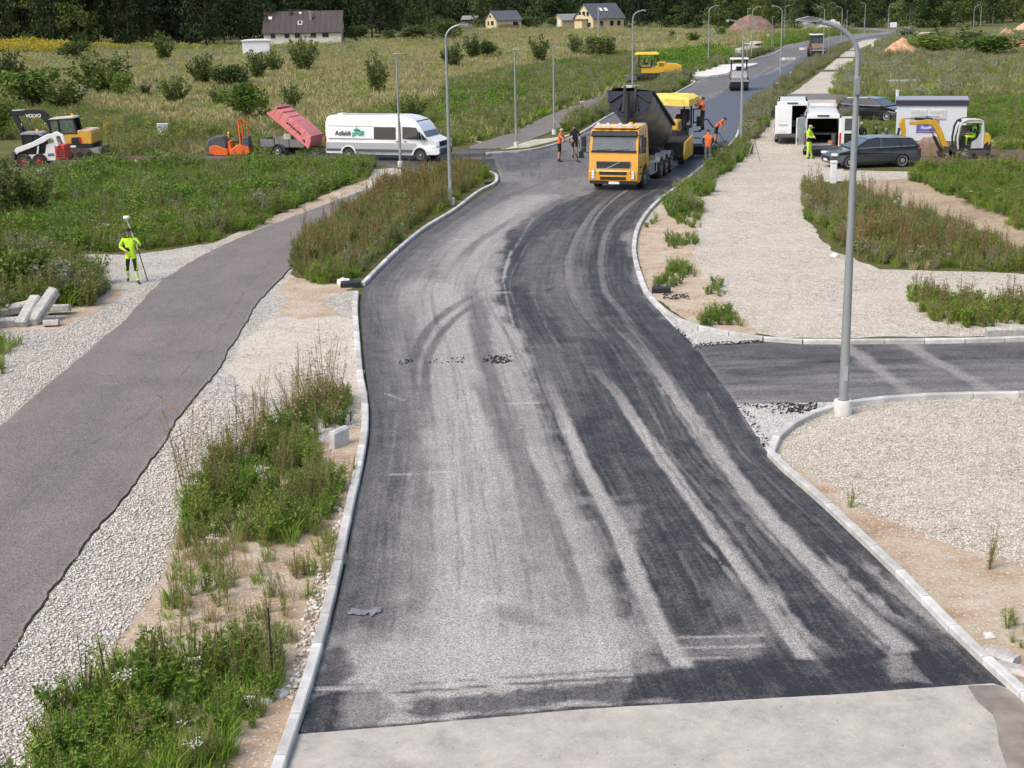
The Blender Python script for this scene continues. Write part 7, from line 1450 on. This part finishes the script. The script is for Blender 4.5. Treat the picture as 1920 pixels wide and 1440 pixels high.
se = MB().box((u(443, 266)[0], 0, u(443, 268)[1]), (.4, .45, .1)).build('seat', C_HYD, t, bevel=.03); MB().box((u(449, 262)[0], 0, u(449, 262)[1] + .1), (.1, .45, .45)).build('seat_back', C_HYD, se); MB().tube([(u(428, 266)[0], 0, u(428, 266)[1]), (u(431, 258)[0], 0, u(431, 258)[1])], .03, 6).build('steering_column', C_HYD, t); MB().lathe([(.16, 0), (.18, .02), (.16, .04)], (u(431, 257)[0], 0, u(431, 257)[1]), (-.4, 0, 1), 12).build('steering_wheel', C_HYD, t); MB().cyl((u(426, 258)[0], -.2, u(426, 258)[1]), (u(426, 251)[0], -.2, u(426, 250)[1]), .05).build('beacon', C_ORL, t)

# ================================================================ DIGGERS
def arm2(t, pts, wd, y0, y1, m, name):
    """flat-sided arm along points with a width at each"""
    A = []; B_ = []
    for i, p in enumerate(pts):
        a = Vector(pts[max(i - 1, 0)]); b = Vector(pts[min(i + 1, len(pts) - 1)]); dd = (b - a).normalized(); nn = Vector((-dd.y, dd.x)); A.append(tuple(Vector(p) + nn * wd[i] / 2)); B_.append(tuple(Vector(p) - nn * wd[i] / 2))
    return MB().prism(A + B_[::-1], y0, y1).build(name, m, t, bevel=.02)
def bucket(t, x, z, s, m):
    o = MB().prism([(x, z), (x + .38 * s, z - .1 * s), (x + .5 * s, z - .45 * s), (x + .2 * s, z - .7 * s), (x - .15 * s, z - .6 * s), (x + .12 * s, z - .4 * s)], .3 * s).build('bucket', m, t)
    for k in range(4): MB().box((x - .2 * s, (-.24 + .16 * k) * s, z - .6 * s), (.14, .05, .04), ry=.3).build('tooth', C_STEEL, o)
# large-armed yellow digger, faces picture left
b = G(132, 301); pp = ppm(132, 301); t = thing('excavator', 'yellow excavator with black boom behind the white skid steer loader', 'excavator', b + Vector((0, 1.1, 0)), rad(180)); u = lambda x, y: ((132 - x) / pp, (301 - y) / pp * 1.02)
for s in (-1, 1): belt(t, -1.0, 1.2, s * .85, .4, .62)
MB().cyl((0.1, 0, .5), (.1, 0, .8), .6, n=20).build('slew_ring', C_HYD, t); MB().prism([u(185, 292), u(186, 279), u(183, 279), u(182, 292)], 1.0).build('dozer_blade', C_STEEL, t); MB().prism([u(188, 278), u(151, 283), u(152, 294), u(186, 290)], .9, .98).build('blade_plate', C_GREYM, t)
MB().prism([u(171, 283), u(114, 283), u(92, 280), u(92, 272), u(172, 272)], .95).build('counterweight_base', C_HYD, t, bevel=.04)
hb = MB().prism([u(172, 273), u(172, 254), u(168, 249), u(145, 249), u(143, 252), u(115, 254), u(115, 273)], .95).build('engine_house', mat('digger_yellow', (.64, .36, .05), .5, var=.12), t, bevel=.06); MB().prism([u(171, 250), u(168, 247.5), u(146, 248), u(143, 251)], .93).build('hood_top', mat('pale_hood', (.62, .46, .28), .55), hb); MB().prism([u(150, 272), u(132, 272), u(133, 261), u(149, 260)], .93, .965).build('vent_grille', C_HYD, hb); MB().prism([u(152, 271), u(148, 271), u(147, 261), u(151, 261)], .95, .975).build('reflector', C_RED, hb)  # hood top is a paler yellow than the engine house
MB().prism([u(140, 279), u(130, 279), u(130, 275), u(140, 275)], .955, .97).build('number_plate', C_WHITE, t)
cb = bpy.data.objects.new('cab', None); COL.objects.link(cb); cb.parent = t; cb.empty_display_size = .1
for (xa, ya), (xb, yb), w in (((94, 254), (93, 226), .1), ((112, 254), (110, 226), .1), ((144, 253), (139, 225), .12), ((94, 226), (140, 224), .1), ((94, 254), (145, 253), .12)):
    for s in (-.12, .92): MB().tube([(u(xa, ya)[0], s, u(xa, ya)[1]), (u(xb, yb)[0], s, u(xb, yb)[1])], w / 2, 6).build('cab_frame', C_HYD, cb)
MB().prism([u(142, 226), u(139, 222.5), u(97, 225), u(92, 228)], -.18, .98).build('cab_roof', mat('cream_roof', (.55, .52, .45), .6), cb, bevel=.03); MB().prism([u(143, 252), u(138, 227), u(112, 227), u(113, 253)], .88, .90).build('cab_glass', mat('green_glass', (.10, .14, .11), .1, spec=.9, var=.3), cb); MB().prism([u(110, 252), u(109, 228), u(96, 228), u(96, 253)], .88, .90).build('cab_glass', mat('green_glass', (.1, .14, .11), .1), cb)
MB().prism([u(143, 252), u(138, 227), u(96, 228), u(96, 253)], -.14, -.1).build('cab_glass', C_GLASS, cb); MB().prism([u(138, 252), u(137, 238), u(128, 238), u(122, 252)], .2, .6).build('seat', C_HYD, cb); MB().cyl((u(134, 224)[0], .5, u(134, 223)[1]), (u(134, 219)[0], .5, u(134, 218)[1]), .06).build('beacon', C_ORL, cb)
bm_ = arm2(t, [u(93, 262), u(88, 246), u(80, 230), u(69, 219), u(52, 217), u(20, 217)], [.28, .34, .40, .44, .36, .26], -.42, -.18, C_HYD, 'boom'); arm2(t, [u(15, 213), u(19, 226), u(28, 246), u(38, 272)], [.2, .34, .28, .18], -.40, -.2, C_HYD, 'stick')
txt('VOLVO', .26, (u(40, 222)[0] - .0, -.165, u(40, 224)[1] - .04), (rad(90), 0, rad(180)), C_WHITE, bm_, bold=.01); arm2(t, [u(14, 213), u(38, 212.5)], [.09, .09], -.36, -.24, C_WHITE, 'stick_cylinder'); arm2(t, [u(85, 252), u(74, 236)], [.1, .07], -.16, -.08, C_CYL, 'boom_cylinder'); arm2(t, [u(90, 262), u(84, 250)], [.14, .14], -.17, -.06, C_HYD, 'boom_cylinder'); arm2(t, [u(27, 236), u(34, 262)], [.08, .08], -.18, -.1, C_HYD, 'bucket_cylinder'); MB().box((u(29, 240)[0], -.17, u(29, 240)[1]), (.1, .03, .22)).build('decal', C_WHITE, t); bucket(t, u(40, 276)[0], u(40, 274)[1], .9, C_MUD)
t.location += Vector((0, .35, 0))
# skid steer
b = G(80, 314); pp = ppm(80, 314); t = thing('skid_steer_loader', 'white skid steer loader with red rear panel in front of the excavator', 'loader', b + Vector((0, .85, 0)), rad(180)); u = lambda x, y: ((80 - x) / pp, (314 - y) / pp)
for cx in (46, 75):
    for s in (-1, 1): wheel(t, (80 - cx) / pp + .02, s * .72, .37, .28, C_REDP, .52)
MB().prism([u(104, 303), u(104, 272), u(88, 272), u(84, 290), u(47, 291), u(46, 300), u(60, 304)], .58).build('body', C_WHITE, t, bevel=.04); MB().prism([u(122, 299), u(121, 274), u(103, 275), u(104, 301)], .60).build('rear_panel', C_REDP, t, bevel=.03); 
for k in range(4): MB().prism([u(119, 283 + k * 4), u(106, 284 + k * 4), u(106, 282.5 + k * 4), u(119, 281.5 + k * 4)], .6, .62).build('vent_slat', C_HYD, t)
MB().prism([u(78, 290), u(80, 258), u(72, 251), u(44, 252), u(41, 260), u(44, 291)], .52).build('cab', C_GLASS, t, bevel=.04); MB().prism([u(82, 258), u(80, 251), u(72, 249.5), u(43, 250), u(40, 254), u(72, 254)], .56).build('cab_roof', C_GREYM, t, bevel=.02)
for s in (-1, 1):
    arm2(t, [u(110, 276), u(106, 260), u(98, 256), u(86, 262), u(64, 272), u(34, 282), u(30, 288)], [.16, .2, .24, .30, .26, .28, .2], s * .60, s * .72, C_WHITE, 'lift_arm'); arm2(t, [u(70, 294), u(74, 274)], [.1, .08], s * .6, s * .68, C_WHITE, 'lift_cylinder')
    for (xa, ya, xb, yb) in ((46, 290, 43, 254), (62, 290, 62, 254), (78, 290, 79, 256)): MB().tube([(u(xa, ya)[0], s * .54, u(xa, ya)[1]), (u(xb, yb)[0], s * .54, u(xb, yb)[1])], .035, 6).build('cab_frame', C_HYD, t)
MB().cyl((u(67, 250)[0], 0, u(67, 250)[1]), (u(67, 245)[0], 0, u(67, 245)[1]), .06).build('beacon', C_ORL, t); MB().prism([u(30, 284), u(28, 300), u(12, 303), u(5, 300), u(22, 296), u(24, 284)], .8).build('bucket', C_MUD, t)
txt('T450', .14, (u(90, 293)[0], .59, u(90, 294)[1]), (rad(90), 0, rad(180)), C_INK, t) if False else [MB().box((u(95, 293 + k * 3)[0], .59, u(95, 290 + k * 3)[1]), (.34, .02, .05)).build('decal', C_INK, t) for k in range(2)]
# mini digger at right, faces picture left
b = G(1826, 298); pp = ppm(1826, 298); t = thing('mini_digger', 'yellow mini digger with pale cab and driver, digging beside the kiosk', 'excavator', b + Vector((0, .95, 0)), rad(180)); MD = Matrix.Translation(b + Vector((0, .95, 0))) @ Matrix.Rotation(rad(180), 4, 'Z'); u = lambda x, y: ((1826 - x) / pp, (298 - y) / pp * 1.02)
for s in (-1, 1): belt(t, -.75, .75, s * .72, .3, .42)
MB().prism([u(1858, 291), u(1796, 291), u(1788, 284), u(1796, 279), u(1850, 279), u(1858, 266)], .82).build('deck', C_HYD, t, bevel=.04); MB().prism([u(1857, 279), u(1858, 258), u(1852, 252), u(1843, 251), u(1842, 279)], .80).build('engine_house', C_YEL, t, bevel=.06); MB().prism([u(1853, 276), u(1852, 267), u(1845, 273), u(1845, 279)], .79, .815).build('vent_grille', C_HYD, t)
MB().prism([u(1776, 296), u(1774, 288), u(1780, 288), u(1781, 296)], .85).build('dozer_blade', C_MUD, t)
cb = bpy.data.objects.new('cab', None); COL.objects.link(cb); cb.parent = t; cb.empty_display_size = .1; C_PALE = mat('pale_cab_grey', (.50, .50, .47), .5, var=.06)
fr = [u(1797, 280), u(1795, 262), u(1798, 240), u(1803, 231), u(1812, 227.5), u(1834, 227.5), u(1841, 231), u(1843, 246), u(1843, 279)]
for s in (-.15, .78): MB().tube([(x, s, z) for x, z in fr], .055, 8).build('cab_frame', C_PALE if s > 0 else C_HYD, cb)
MB().prism([u(1842, 232), u(1835, 227), u(1811, 227), u(1802, 232), u(1804, 233), u(1840, 234)], -.2, .8).build('cab_roof', C_PALE, cb, bevel=.02); MB().prism([u(1842, 279), u(1841, 240), u(1838, 236), u(1838, 250), u(1832, 262), u(1822, 268), u(1821, 279)], .74, .79).build('door_panel', mat('pale_blue_door', (.42, .47, .48), .5), cb); MB().prism([u(1840, 276), u(1840, 240), u(1806, 240), u(1800, 262), u(1800, 276)], -.2, -.17).build('cab_glass', mat('clear_tint', (.14, .17, .13), .1), cb)
MB().prism([u(1838, 262), u(1836, 248), u(1832, 248), u(1832, 262)], .1, .55).build('seat_back', C_HYD, cb); MB().prism([u(1838, 266), u(1838, 262), u(1822, 262), u(1822, 266)], .1, .55).build('seat', C_HYD, cb); MB().prism([u(1812, 279), u(1812, 258), u(1806, 256), u(1800, 268), u(1800, 279)], 0, .6).build('console', C_HYD, cb); MB().tube([(u(1797, 250)[0], .78, u(1797, 250)[1]), (u(1822, 250)[0], .78, u(1822, 250)[1])], .02, 5).build('grab_rail', C_HYD, cb); MB().box((u(1801, 229)[0], .4, u(1801, 229)[1]), (.16, .16, .1)).build('work_lamp', C_HYD, cb)
arm2(t, [u(1783, 282), u(1776, 268), u(1767, 248), u(1757, 234), u(1745, 231.5), u(1712, 234)], [.30, .26, .30, .34, .26, .17], -.1, .12, C_YEL, 'boom'); arm2(t, [u(1698, 224), u(1697, 236), u(1701, 250), u(1700, 264)], [.14, .30, .22, .2], -.1, .12, C_YEL, 'stick'); arm2(t, [u(1700, 225), u(1722, 225.5)], [.06, .06], -.05, .07, C_CYL, 'stick_cylinder'); arm2(t, [u(1720, 225.5), u(1754, 227.5)], [.11, .11], -.07, .09, C_HYD, 'stick_cylinder'); arm2(t, [u(1773, 285), u(1758, 258)], [.15, .13], -.08, .1, C_HYD, 'boom_cylinder'); arm2(t, [u(1758, 258), u(1750, 243)], [.06, .06], -.04, .06, C_CYL, 'boom_cylinder'); arm2(t, [u(1692, 242), u(1690, 262)], [.1, .1], -.05, .07, C_HYD, 'bucket_cylinder'); MB().prism([u(1786, 290), u(1776, 290), u(1777, 276), u(1786, 278)], .25).build('boom_foot', C_MUD, t); bucket(t, u(1701, 264)[0], u(1701, 266)[1], .9, C_MUD)
# ================================================================ PEOPLE
H_YEL = mat('hi_vis_yellow', (.52, .80, .03), .8, var=.08, vscale=4); H_ORG = mat('hi_vis_orange', (.85, .16, .03), .8, var=.1, vscale=4); H_BLK = mat('black_cloth', (.014, .014, .016), .9, var=.3, vscale=6); H_SKIN = mat('skin', (.42, .24, .165), .6, var=.06)
H_REF = mat('reflective_tape', (.62, .64, .62), .4, var=.1); H_BOOT = mat('dark_boot', (.04, .03, .024), .8, var=.3); H_GREY = mat('grey_cloth', (.16, .16, .15), .9, var=.15); H_HAIRD = mat('dark_hair', (.015, .011, .008), .8, var=.3); H_HAIRG = mat('grey_cap', (.34, .33, .22), .85, var=.2); H_GREEN = mat('hi_vis_green', (.18, .72, .12), .8, var=.08); H_DGRN = mat('dark_green_cloth', (.03, .045, .03), .9, var=.2)
H_EYE = mat('eye_dark', (.02, .015, .012), .4)
BASE = dict(pelvis=(0, 0, .95), belly=(0, 0, 1.12), chest=(0, 0, 1.34), nb=(0, .01, 1.49), neck=(0, 0, 1.55), head=(0, -.01, 1.655), top=(0, .0, 1.73),
            sL=(.185, .01, 1.435), eL=(.235, .03, 1.16), wL=(.235, -.04, .91), sR=(-.185, .01, 1.435), eR=(-.235, .03, 1.16), wR=(-.235, -.04, .91),
            hL=(.095, 0, .90), kL=(.105, -.02, .50), aL=(.11, .03, .09), tL=(.125, -.15, .035), hR=(-.095, 0, .90), kR=(-.105, -.02, .50), aR=(-.11, .03, .09), tR=(-.125, -.15, .035))
RADI = dict(pelvis=(.165, .12), belly=(.15, .11), chest=(.165, .12), nb=(.10, .08), neck=(.055, .058), head=(.082, .098), top=(.06, .07), s=(.075, .07), e=(.05, .05), w=(.033, .030), h=(.10, .10), k=(.066, .066), a=(.046, .05), t=(.042, .034))
def person(label, loc, rz, cl, pose={}, hair=None, grp=None, cap=False, bulk=1.0, parent=None):
    J = {k: Vector(v) for k, v in BASE.items()}; J.update({k: Vector(v) for k, v in pose.items()})
    names = ['pelvis', 'belly', 'chest', 'nb', 'neck', 'head', 'top']; V = [J[n] for n in names]; E = [(i, i + 1) for i in range(6)]; R = [RADI[n] for n in names]; SEG = ['hip', 'torso', 'torso', 'neck', 'head', 'head']
    def add(p, par, r, seg): V.append(Vector(p)); R.append(r if isinstance(r, tuple) else (r, r)); E.append((par, len(V) - 1)); SEG.append(seg); return len(V) - 1
    for s in 'LR':
        a = add(J['s' + s], 2, RADI['s'], 'torso'); b = add(J['e' + s], a, RADI['e'], 'uarm'); c = add(J['w' + s], b, RADI['w'], 'farm')
        dv = (J['w' + s] - J['e' + s]).normalized(); side = dv.cross(Vector((0, -1, 0))); side = side.normalized() if side.length > .1 else Vector((1, 0, 0)); nrm = dv.cross(side)
        pm = add(J['w' + s] + dv * .07, c, (.034, .02), 'hand')
        for k in range(4):
            o = side * (.027 - .018 * k); l = (.035, .042, .038, .028)[k]; f1 = add(J['w' + s] + dv * .105 + o, pm, .0095, 'hand'); f2 = add(V[f1] + dv * l * .8 + nrm * .014, f1, .0085, 'hand'); add(V[f2] + dv * l * .5 + nrm * .028, f2, .007, 'hand')
        th = add(J['w' + s] + dv * .05 + side * .04, c, .012, 'hand'); add(V[th] + dv * .04 + side * .012 + nrm * .015, th, .009, 'hand')
        h = add(J['h' + s], 0, RADI['h'], 'hip'); k = add(J['k' + s], h, RADI['k'], 'thigh'); an = add(J['a' + s], k, RADI['a'], 'shin'); hl = add(J['a' + s] + (J['a' + s] - J['t' + s]) * .28 + Vector((0, 0, -.035)), an, .038, 'foot'); add(J['t' + s], an, RADI['t'], 'foot')
    me = bpy.data.meshes.new('body'); me.from_pydata([tuple(v) for v in V], E, []); o = bpy.data.objects.new('body', me); COL.objects.link(o)
    m = o.modifiers.new('s', 'SKIN'); 
    for i, sv in enumerate(me.skin_vertices[0].data): sv.radius = tuple(x * bulk for x in R[i]); sv.use_root = (i == 0)
    m.use_smooth_shade = True; m.branch_smoothing = .6; sb = o.modifiers.new('b', 'SUBSURF'); sb.levels = 2; sb.render_levels = 2
    bpy.context.view_layer.update(); m2 = bpy.data.meshes.new_from_object(o.evaluated_get(bpy.context.evaluated_depsgraph_get())); bpy.data.objects.remove(o)
    slots = []
    def slot(mt):
        if mt not in slots: slots.append(mt)
        return slots.index(mt)
    P = np.empty(len(m2.vertices) * 3, np.float32); m2.vertices.foreach_get('co', P); P = P.reshape(-1, 3); n = len(m2.polygons); mi = np.zeros(n, np.int32)
    C = np.array([p.center[:] for p in m2.polygons]); best = np.full(n, 9.); who = np.zeros(n, int); par = np.zeros(n)
    for j, (a, b) in enumerate(E):
        A = np.array(V[a]); B = np.array(V[b]); d = B - A; t = np.clip(((C - A) @ d) / max(d @ d, 1e-9), 0, 1); dist = np.linalg.norm(C - A - t[:, None] * d, axis=1) / (.5 * (R[a][0] + R[b][0]) + .02); k = dist < best; best[k] = dist[k]; who[k] = j; par[k] = t[k]
    for i in range(n):
        sg = SEG[who[i]]; c = cl.get(sg, cl.get('torso')); t = par[i]
        if sg in ('neck', 'head', 'hand'): c = H_SKIN if sg != 'hand' else cl.get('hand', H_SKIN)
        if sg == 'uarm' and 'uarm' not in cl: c = cl['torso']
        if sg == 'farm': c = cl.get('farm', H_SKIN)
        if callable(c): c = c(t, C[i])
        mi[i] = slot(c)
    m2.materials.clear()
    for s_ in slots: m2.materials.append(s_)
    m2.polygons.foreach_set('material_index', mi); m2.polygons.foreach_set('use_smooth', [True] * n)
    t = thing('person', label, 'person', loc, rz, grp); b = link('body', m2, t)
    hd = J['head']; up = (J['top'] - J['neck']).normalized(); fw = Vector((0, -1, 0)); fw = (fw - up * fw.dot(up)).normalized(); sd_ = fw.cross(up)
    M = Matrix((sd_, -fw, up)).transposed()
    if hair:
        hm = MB(); vs = []; fs = []; nu, nv = 14, 7
        for j in range(nv):
            ph = j / (nv - 1) * 1.75
            for i in range(nu):
                th = 2 * math.pi * i / nu; r = 1.0; x = math.sin(ph) * math.cos(th) * .098; y = math.sin(ph) * math.sin(th) * .118; z = math.cos(ph) * .108 + .03
                if math.sin(th) < -.2: z = max(z, .055 + .02 * abs(math.cos(th)))
                vs.append(hd + M @ Vector((x, y + .006, z)))
        fs = [(j * nu + i, j * nu + (i + 1) % nu, (j + 1) * nu + (i + 1) % nu, (j + 1) * nu + i) for j in range(nv - 1) for i in range(nu)]
        hm.add(vs, fs)
        if cap: hm.box(hd + M @ Vector((0, -.14, .06)), (.15, .10, .012))
        hm.build('cap' if cap else 'hair', hair, t, smooth=True)
    fc = MB(); fc.box(hd + M @ Vector((0, -.105, -.005)), (.022, .03, .04), M=M); fc.build('nose', H_SKIN, t)
    for s in (-1, 1):
        MB().lathe([(.001, -.011), (.011, 0), (.001, .011)], hd + M @ Vector((s * .032, -.086, .022)), n=8).build('eye', H_EYE, t); MB().box(hd + M @ Vector((s * .088, .01, .0)), (.018, .03, .055), M=M).build('ear', H_SKIN, t)
    MB().box(hd + M @ Vector((0, -.088, -.045)), (.045, .012, .01), M=M).build('mouth', mat('lip', (.25, .1, .08), .6), t)
    return t
def shins(lo, up, band=True):
    return lambda t, c: H_REF if (.42 < t < .52 or .72 < t < .80) and band else (up if t < .36 else lo)
# surveyor
b = G(250, 531); sv = person('person in hi-vis yellow top and black kneed trousers walking with a survey pole', b, rad(4),
    dict(torso=H_YEL, uarm=H_YEL, farm=H_YEL, hip=H_YEL, thigh=lambda t, c: H_YEL if t < .30 or abs(c[0]) > .165 else H_BLK, shin=lambda t, c: H_BLK if t < .22 else (H_REF if .30 < t < .50 or .62 < t < .7 else H_YEL), foot=H_BOOT),
    dict(head=(.0, -.05, 1.645), top=(0, -.075, 1.715), neck=(0, -.02, 1.55), sR=(-.19, 0, 1.43), eR=(-.33, .05, 1.16), wR=(-.13, -.22, 1.10), eL=(.33, -.04, 1.20), wL=(.24, -.20, 1.32), kL=(.14, -.10, .50), aL=(.17, -.10, .09), tL=(.24, -.27, .035), kR=(-.14, -.05, .52), aR=(-.17, .16, .14), tR=(-.17, .02, .05)), hair=H_HAIRD)
pb = G(277, 527); tz = hgt(277, 527, 411); tx = (251 - 277) / ppm(265, 470)
o = thing('survey_pole', 'long survey pole with white receiver held upright by the person in yellow', 'survey pole', pb)
MB().cyl((0, 0, 0), (tx * .5, .12, tz * .5), .016).build('lower_pole', H_BLK, o); MB().cyl((tx * .5, .12, tz * .5), (tx, .0, tz), .018).build('upper_pole', mat('white_pole', (.7, .72, .74), .4), o)
MB().lathe([(.03, -.1), (.045, -.03), (.10, -.02), (.11, .02), (.09, .06), (.001, .075)], (tx, 0, tz + .05), n=16).build('receiver', C_WHITE, o, smooth=True); MB().box((tx * .62, .06, tz * .66), (.09, .05, .14)).build('bracket', C_ORG, o)
Ms = Matrix.Translation(b) @ Matrix.Rotation(rad(4), 4, 'Z'); o = MB().box((0, 0, 0), (.09, .05, .18), rx=.9).build('controller', H_BLK); o.location = Ms @ Vector((-.03, -.27, 1.13)); tag(o, 'small black controller in the hand of the person in yellow', 'controller')
# rake man
b = G(1049, 304); person('person in orange vest and black shorts leaning on a rake at the junction', b, rad(75), dict(torso=lambda t, c: H_ORG, uarm=H_SKIN, hip=lambda t, c: H_BLK if c[2] < 1.0 else H_ORG, thigh=lambda t, c: H_BLK if t < .85 else H_SKIN, shin=lambda t, c: H_SKIN if t < .72 else H_BOOT, foot=H_BOOT),
    dict(chest=(0, -.06, 1.33), belly=(0, -.02, 1.12), nb=(0, -.08, 1.48), neck=(0, -.1, 1.54), head=(0, -.13, 1.64), top=(0, -.15, 1.71), sL=(.19, -.06, 1.42), sR=(-.19, -.06, 1.42), eL=(.22, -.30, 1.24), wL=(.12, -.52, 1.14), eR=(-.22, -.28, 1.22), wR=(-.08, -.48, 1.10), tL=(.14, -.15, .035)), hair=H_HAIRG, cap=False, bulk=1.06)
Mr = Matrix.Translation(b) @ Matrix.Rotation(rad(75), 4, 'Z'); ra = thing('rake', 'long handled rake reaching from the hands of the person in orange vest to the asphalt', 'rake', Mr @ Vector((0, -1.05, 0)))
h0_ = Mr @ Vector((.02, -.52, 1.14)) - ra.location; MB().cyl(h0_ + Vector((0, 0, .05)), (0, 0, .05), .018, n=8).build('handle', H_BLK, ra); MB().box((0, 0, .04), (.12, .5, .06), rz=.3).build('rake_head', C_HYD, ra)
# shovel man
b = G(1078, 296); person('person dressed in black holding a shovel beside the rake worker', b, rad(8), dict(torso=H_BLK, uarm=H_BLK, hip=H_BLK, thigh=lambda t, c: H_BLK if t < .8 else H_SKIN, shin=lambda t, c: H_SKIN if t < .75 else H_BOOT, foot=H_BOOT), dict(eR=(-.26, -.02, 1.18), wR=(-.18, -.18, 1.02), eL=(.27, -.02, 1.18), wL=(.22, -.16, 1.0), head=(-.01, -.03, 1.65)), hair=H_HAIRD)
sh = thing('shovel', 'black shovel standing blade down by the person dressed in black', 'shovel', G(1090, 297)); MB().cyl((0, 0, .28), (-.22, .1, 1.25), .018, n=8).build('handle', H_BLK, sh); MB().prism([(-.14, .02), (.14, .02), (.12, .38), (-.12, .38)], .015).build('blade', C_HYD, sh)
# kerb side pair
b = G(1327, 308); vest = lambda t, c: H_REF if (1.13 < c[2] < 1.17) else H_ORG
person('person in orange vest and grey trousers seen from behind at the kerb', b, rad(176), dict(torso=vest, uarm=H_BLK, farm=H_BLK, hip=lambda t, c: H_GREY if c[2] < .93 else H_ORG, thigh=H_GREY, shin=H_GREY, foot=H_BOOT), dict(eL=(.26, -.03, 1.17), wL=(.2, -.2, 1.02), eR=(-.26, -.03, 1.17), wR=(-.2, -.2, 1.02), nb=(0, -.02, 1.49), head=(0, -.05, 1.63), top=(0, -.08, 1.70)), hair=H_HAIRD, bulk=1.05)
b = G(1342, 270); person('person in orange shirt and dark shorts stooping over the fresh asphalt edge', b, rad(62), dict(torso=H_ORG, uarm=H_ORG, hip=lambda t, c: H_BLK if c[2] < 1.02 else H_ORG, thigh=lambda t, c: H_BLK if t < .8 else H_SKIN, shin=lambda t, c: H_SKIN if t < .7 else H_BOOT, foot=H_BOOT),
    dict(belly=(0, -.08, 1.10), chest=(0, -.24, 1.26), nb=(0, -.36, 1.35), neck=(0, -.41, 1.38), head=(0, -.50, 1.43), top=(0, -.55, 1.48), sL=(.19, -.30, 1.31), sR=(-.19, -.30, 1.31), eL=(.2, -.40, 1.06), wL=(.12, -.5, .86), eR=(-.2, -.40, 1.06), wR=(-.12, -.5, .86)), hair=H_HAIRD)
o = thing('hand_lute', 'asphalt lute held down by the stooping person in orange shirt', 'tool', G(1362, 272)); MB().cyl((-.55, .1, .85), (0, 0, .03), .017, n=8).build('handle', H_BLK, o); MB().box((0, 0, .04), (.6, .1, .08), rz=.4).build('blade', C_GREYM, o)
P, S = fill([(1335, 272), (1362, 262), (1368, 275), (1345, 282)], 60, 91, .05, .16); P[:, 2] = .02; rocks('asphalt_crumbs', P, S, M_TAR, 92, .4)
# operator on the paver
person('person in orange vest standing at the rear console of the paver', PV @ Vector((-3.35, 1.62, 1.45)), rzT - rad(10), dict(torso=vest, uarm=H_BLK, hip=H_BLK, thigh=H_BLK, shin=H_BLK, foot=H_BOOT, farm=H_SKIN), dict(eL=(.26, -.1, 1.2), wL=(.22, -.32, 1.15), eR=(-.26, -.1, 1.2), wR=(-.22, -.32, 1.15)), hair=H_HAIRD)
# by the vans
b = G(1516, 298); person('person in hi-vis yellow jacket and trousers behind the open white vans', b, rad(50), dict(torso=lambda t, c: H_REF if 1.10 < c[2] < 1.14 else H_YEL, uarm=H_YEL, farm=lambda t, c: H_YEL if t < .6 else H_REF, hip=lambda t, c: H_BLK if c[2] > .9 else H_YEL, thigh=H_YEL, shin=lambda t, c: H_REF if .3 < t < .42 or .6 < t < .7 else H_YEL, foot=H_BOOT),
    dict(eL=(.25, -.08, 1.17), wL=(.12, -.26, 1.12), eR=(-.25, -.08, 1.17), wR=(-.08, -.26, 1.14), head=(0, -.05, 1.64), top=(0, -.07, 1.71), aL=(.14, -.1, .09), tL=(.18, -.28, .035)), hair=H_HAIRG, cap=True, bulk=1.08)
b = G(1613, 292); person('person in black shirt and hi-vis yellow trousers behind the dark grey car', b, rad(170), dict(torso=H_BLK, uarm=H_BLK, hip=H_YEL, thigh=H_YEL, shin=H_YEL, foot=H_BOOT), dict(eL=(.27, -.05, 1.17), wL=(.18, -.22, 1.05), eR=(-.27, -.05, 1.17), wR=(-.18, -.22, 1.05)), hair=H_HAIRG)
b = G(1640, 297); person('person in dark green top behind the roof of the dark grey car', b, rad(60), dict(torso=H_DGRN, uarm=H_DGRN, hip=H_BLK, thigh=H_BLK, shin=H_BLK, foot=H_BOOT), {}, hair=H_HAIRD)
b = G(1660, 300); person('grey haired person lowest in the group behind the dark grey car', b, rad(-20), dict(torso=H_GREY, uarm=H_GREY, hip=H_GREY, thigh=H_GREY, shin=H_GREY, foot=H_BOOT), dict(chest=(0, -.12, 1.28), nb=(0, -.18, 1.42), neck=(0, -.22, 1.46), head=(0, -.27, 1.55), top=(0, -.3, 1.62), sL=(.19, -.12, 1.36), sR=(-.19, -.12, 1.36), eL=(.24, -.2, 1.1), wL=(.2, -.3, .9), eR=(-.24, -.2, 1.1), wR=(-.2, -.3, .9)), hair=mat('grey_hair', (.18, .17, .16), .9))
# digger driver, seated
x_, z_ = u(1831, 262); ps = MD @ Vector((x_, .33, z_ - .96 + .08))
person('person in green vest and yellow trousers driving the mini digger', ps, rad(-90), dict(torso=H_GREEN, uarm=H_BLK, hip=H_YEL, thigh=H_YEL, shin=H_YEL, foot=H_BOOT), dict(kL=(.14, -.42, .98), aL=(.14, -.46, .56), tL=(.14, -.62, .52), kR=(-.14, -.42, .98), aR=(-.14, -.46, .56), tR=(-.14, -.62, .52), hL=(.1, -.04, .94), hR=(-.1, -.04, .94), eL=(.25, -.12, 1.18), wL=(.2, -.36, 1.14), eR=(-.25, -.12, 1.18), wR=(-.2, -.36, 1.14)), hair=H_HAIRD)
# orange survey paint marks on gravel and path
for i, (x, y, s) in enumerate(((191, 1003, .07), (220, 938, .06), (527, 681, .06), (390, 768, .06), (326, 769, .05), (272, 614, .07), (513, 777, .04))):
    P, S = fill([(x - 4, y - 2), (x + 4, y - 2), (x + 4, y + 2), (x - 4, y + 2)], 900, 200 + i, .03, .06); P[:, 2] = .045 if x in (191, 326, 272) else .01
    if len(P): rocks('paint_flecks', P[:14], S[:14], mat('orange_paint', (.8, .16, .06), .7), 201 + i, .2)
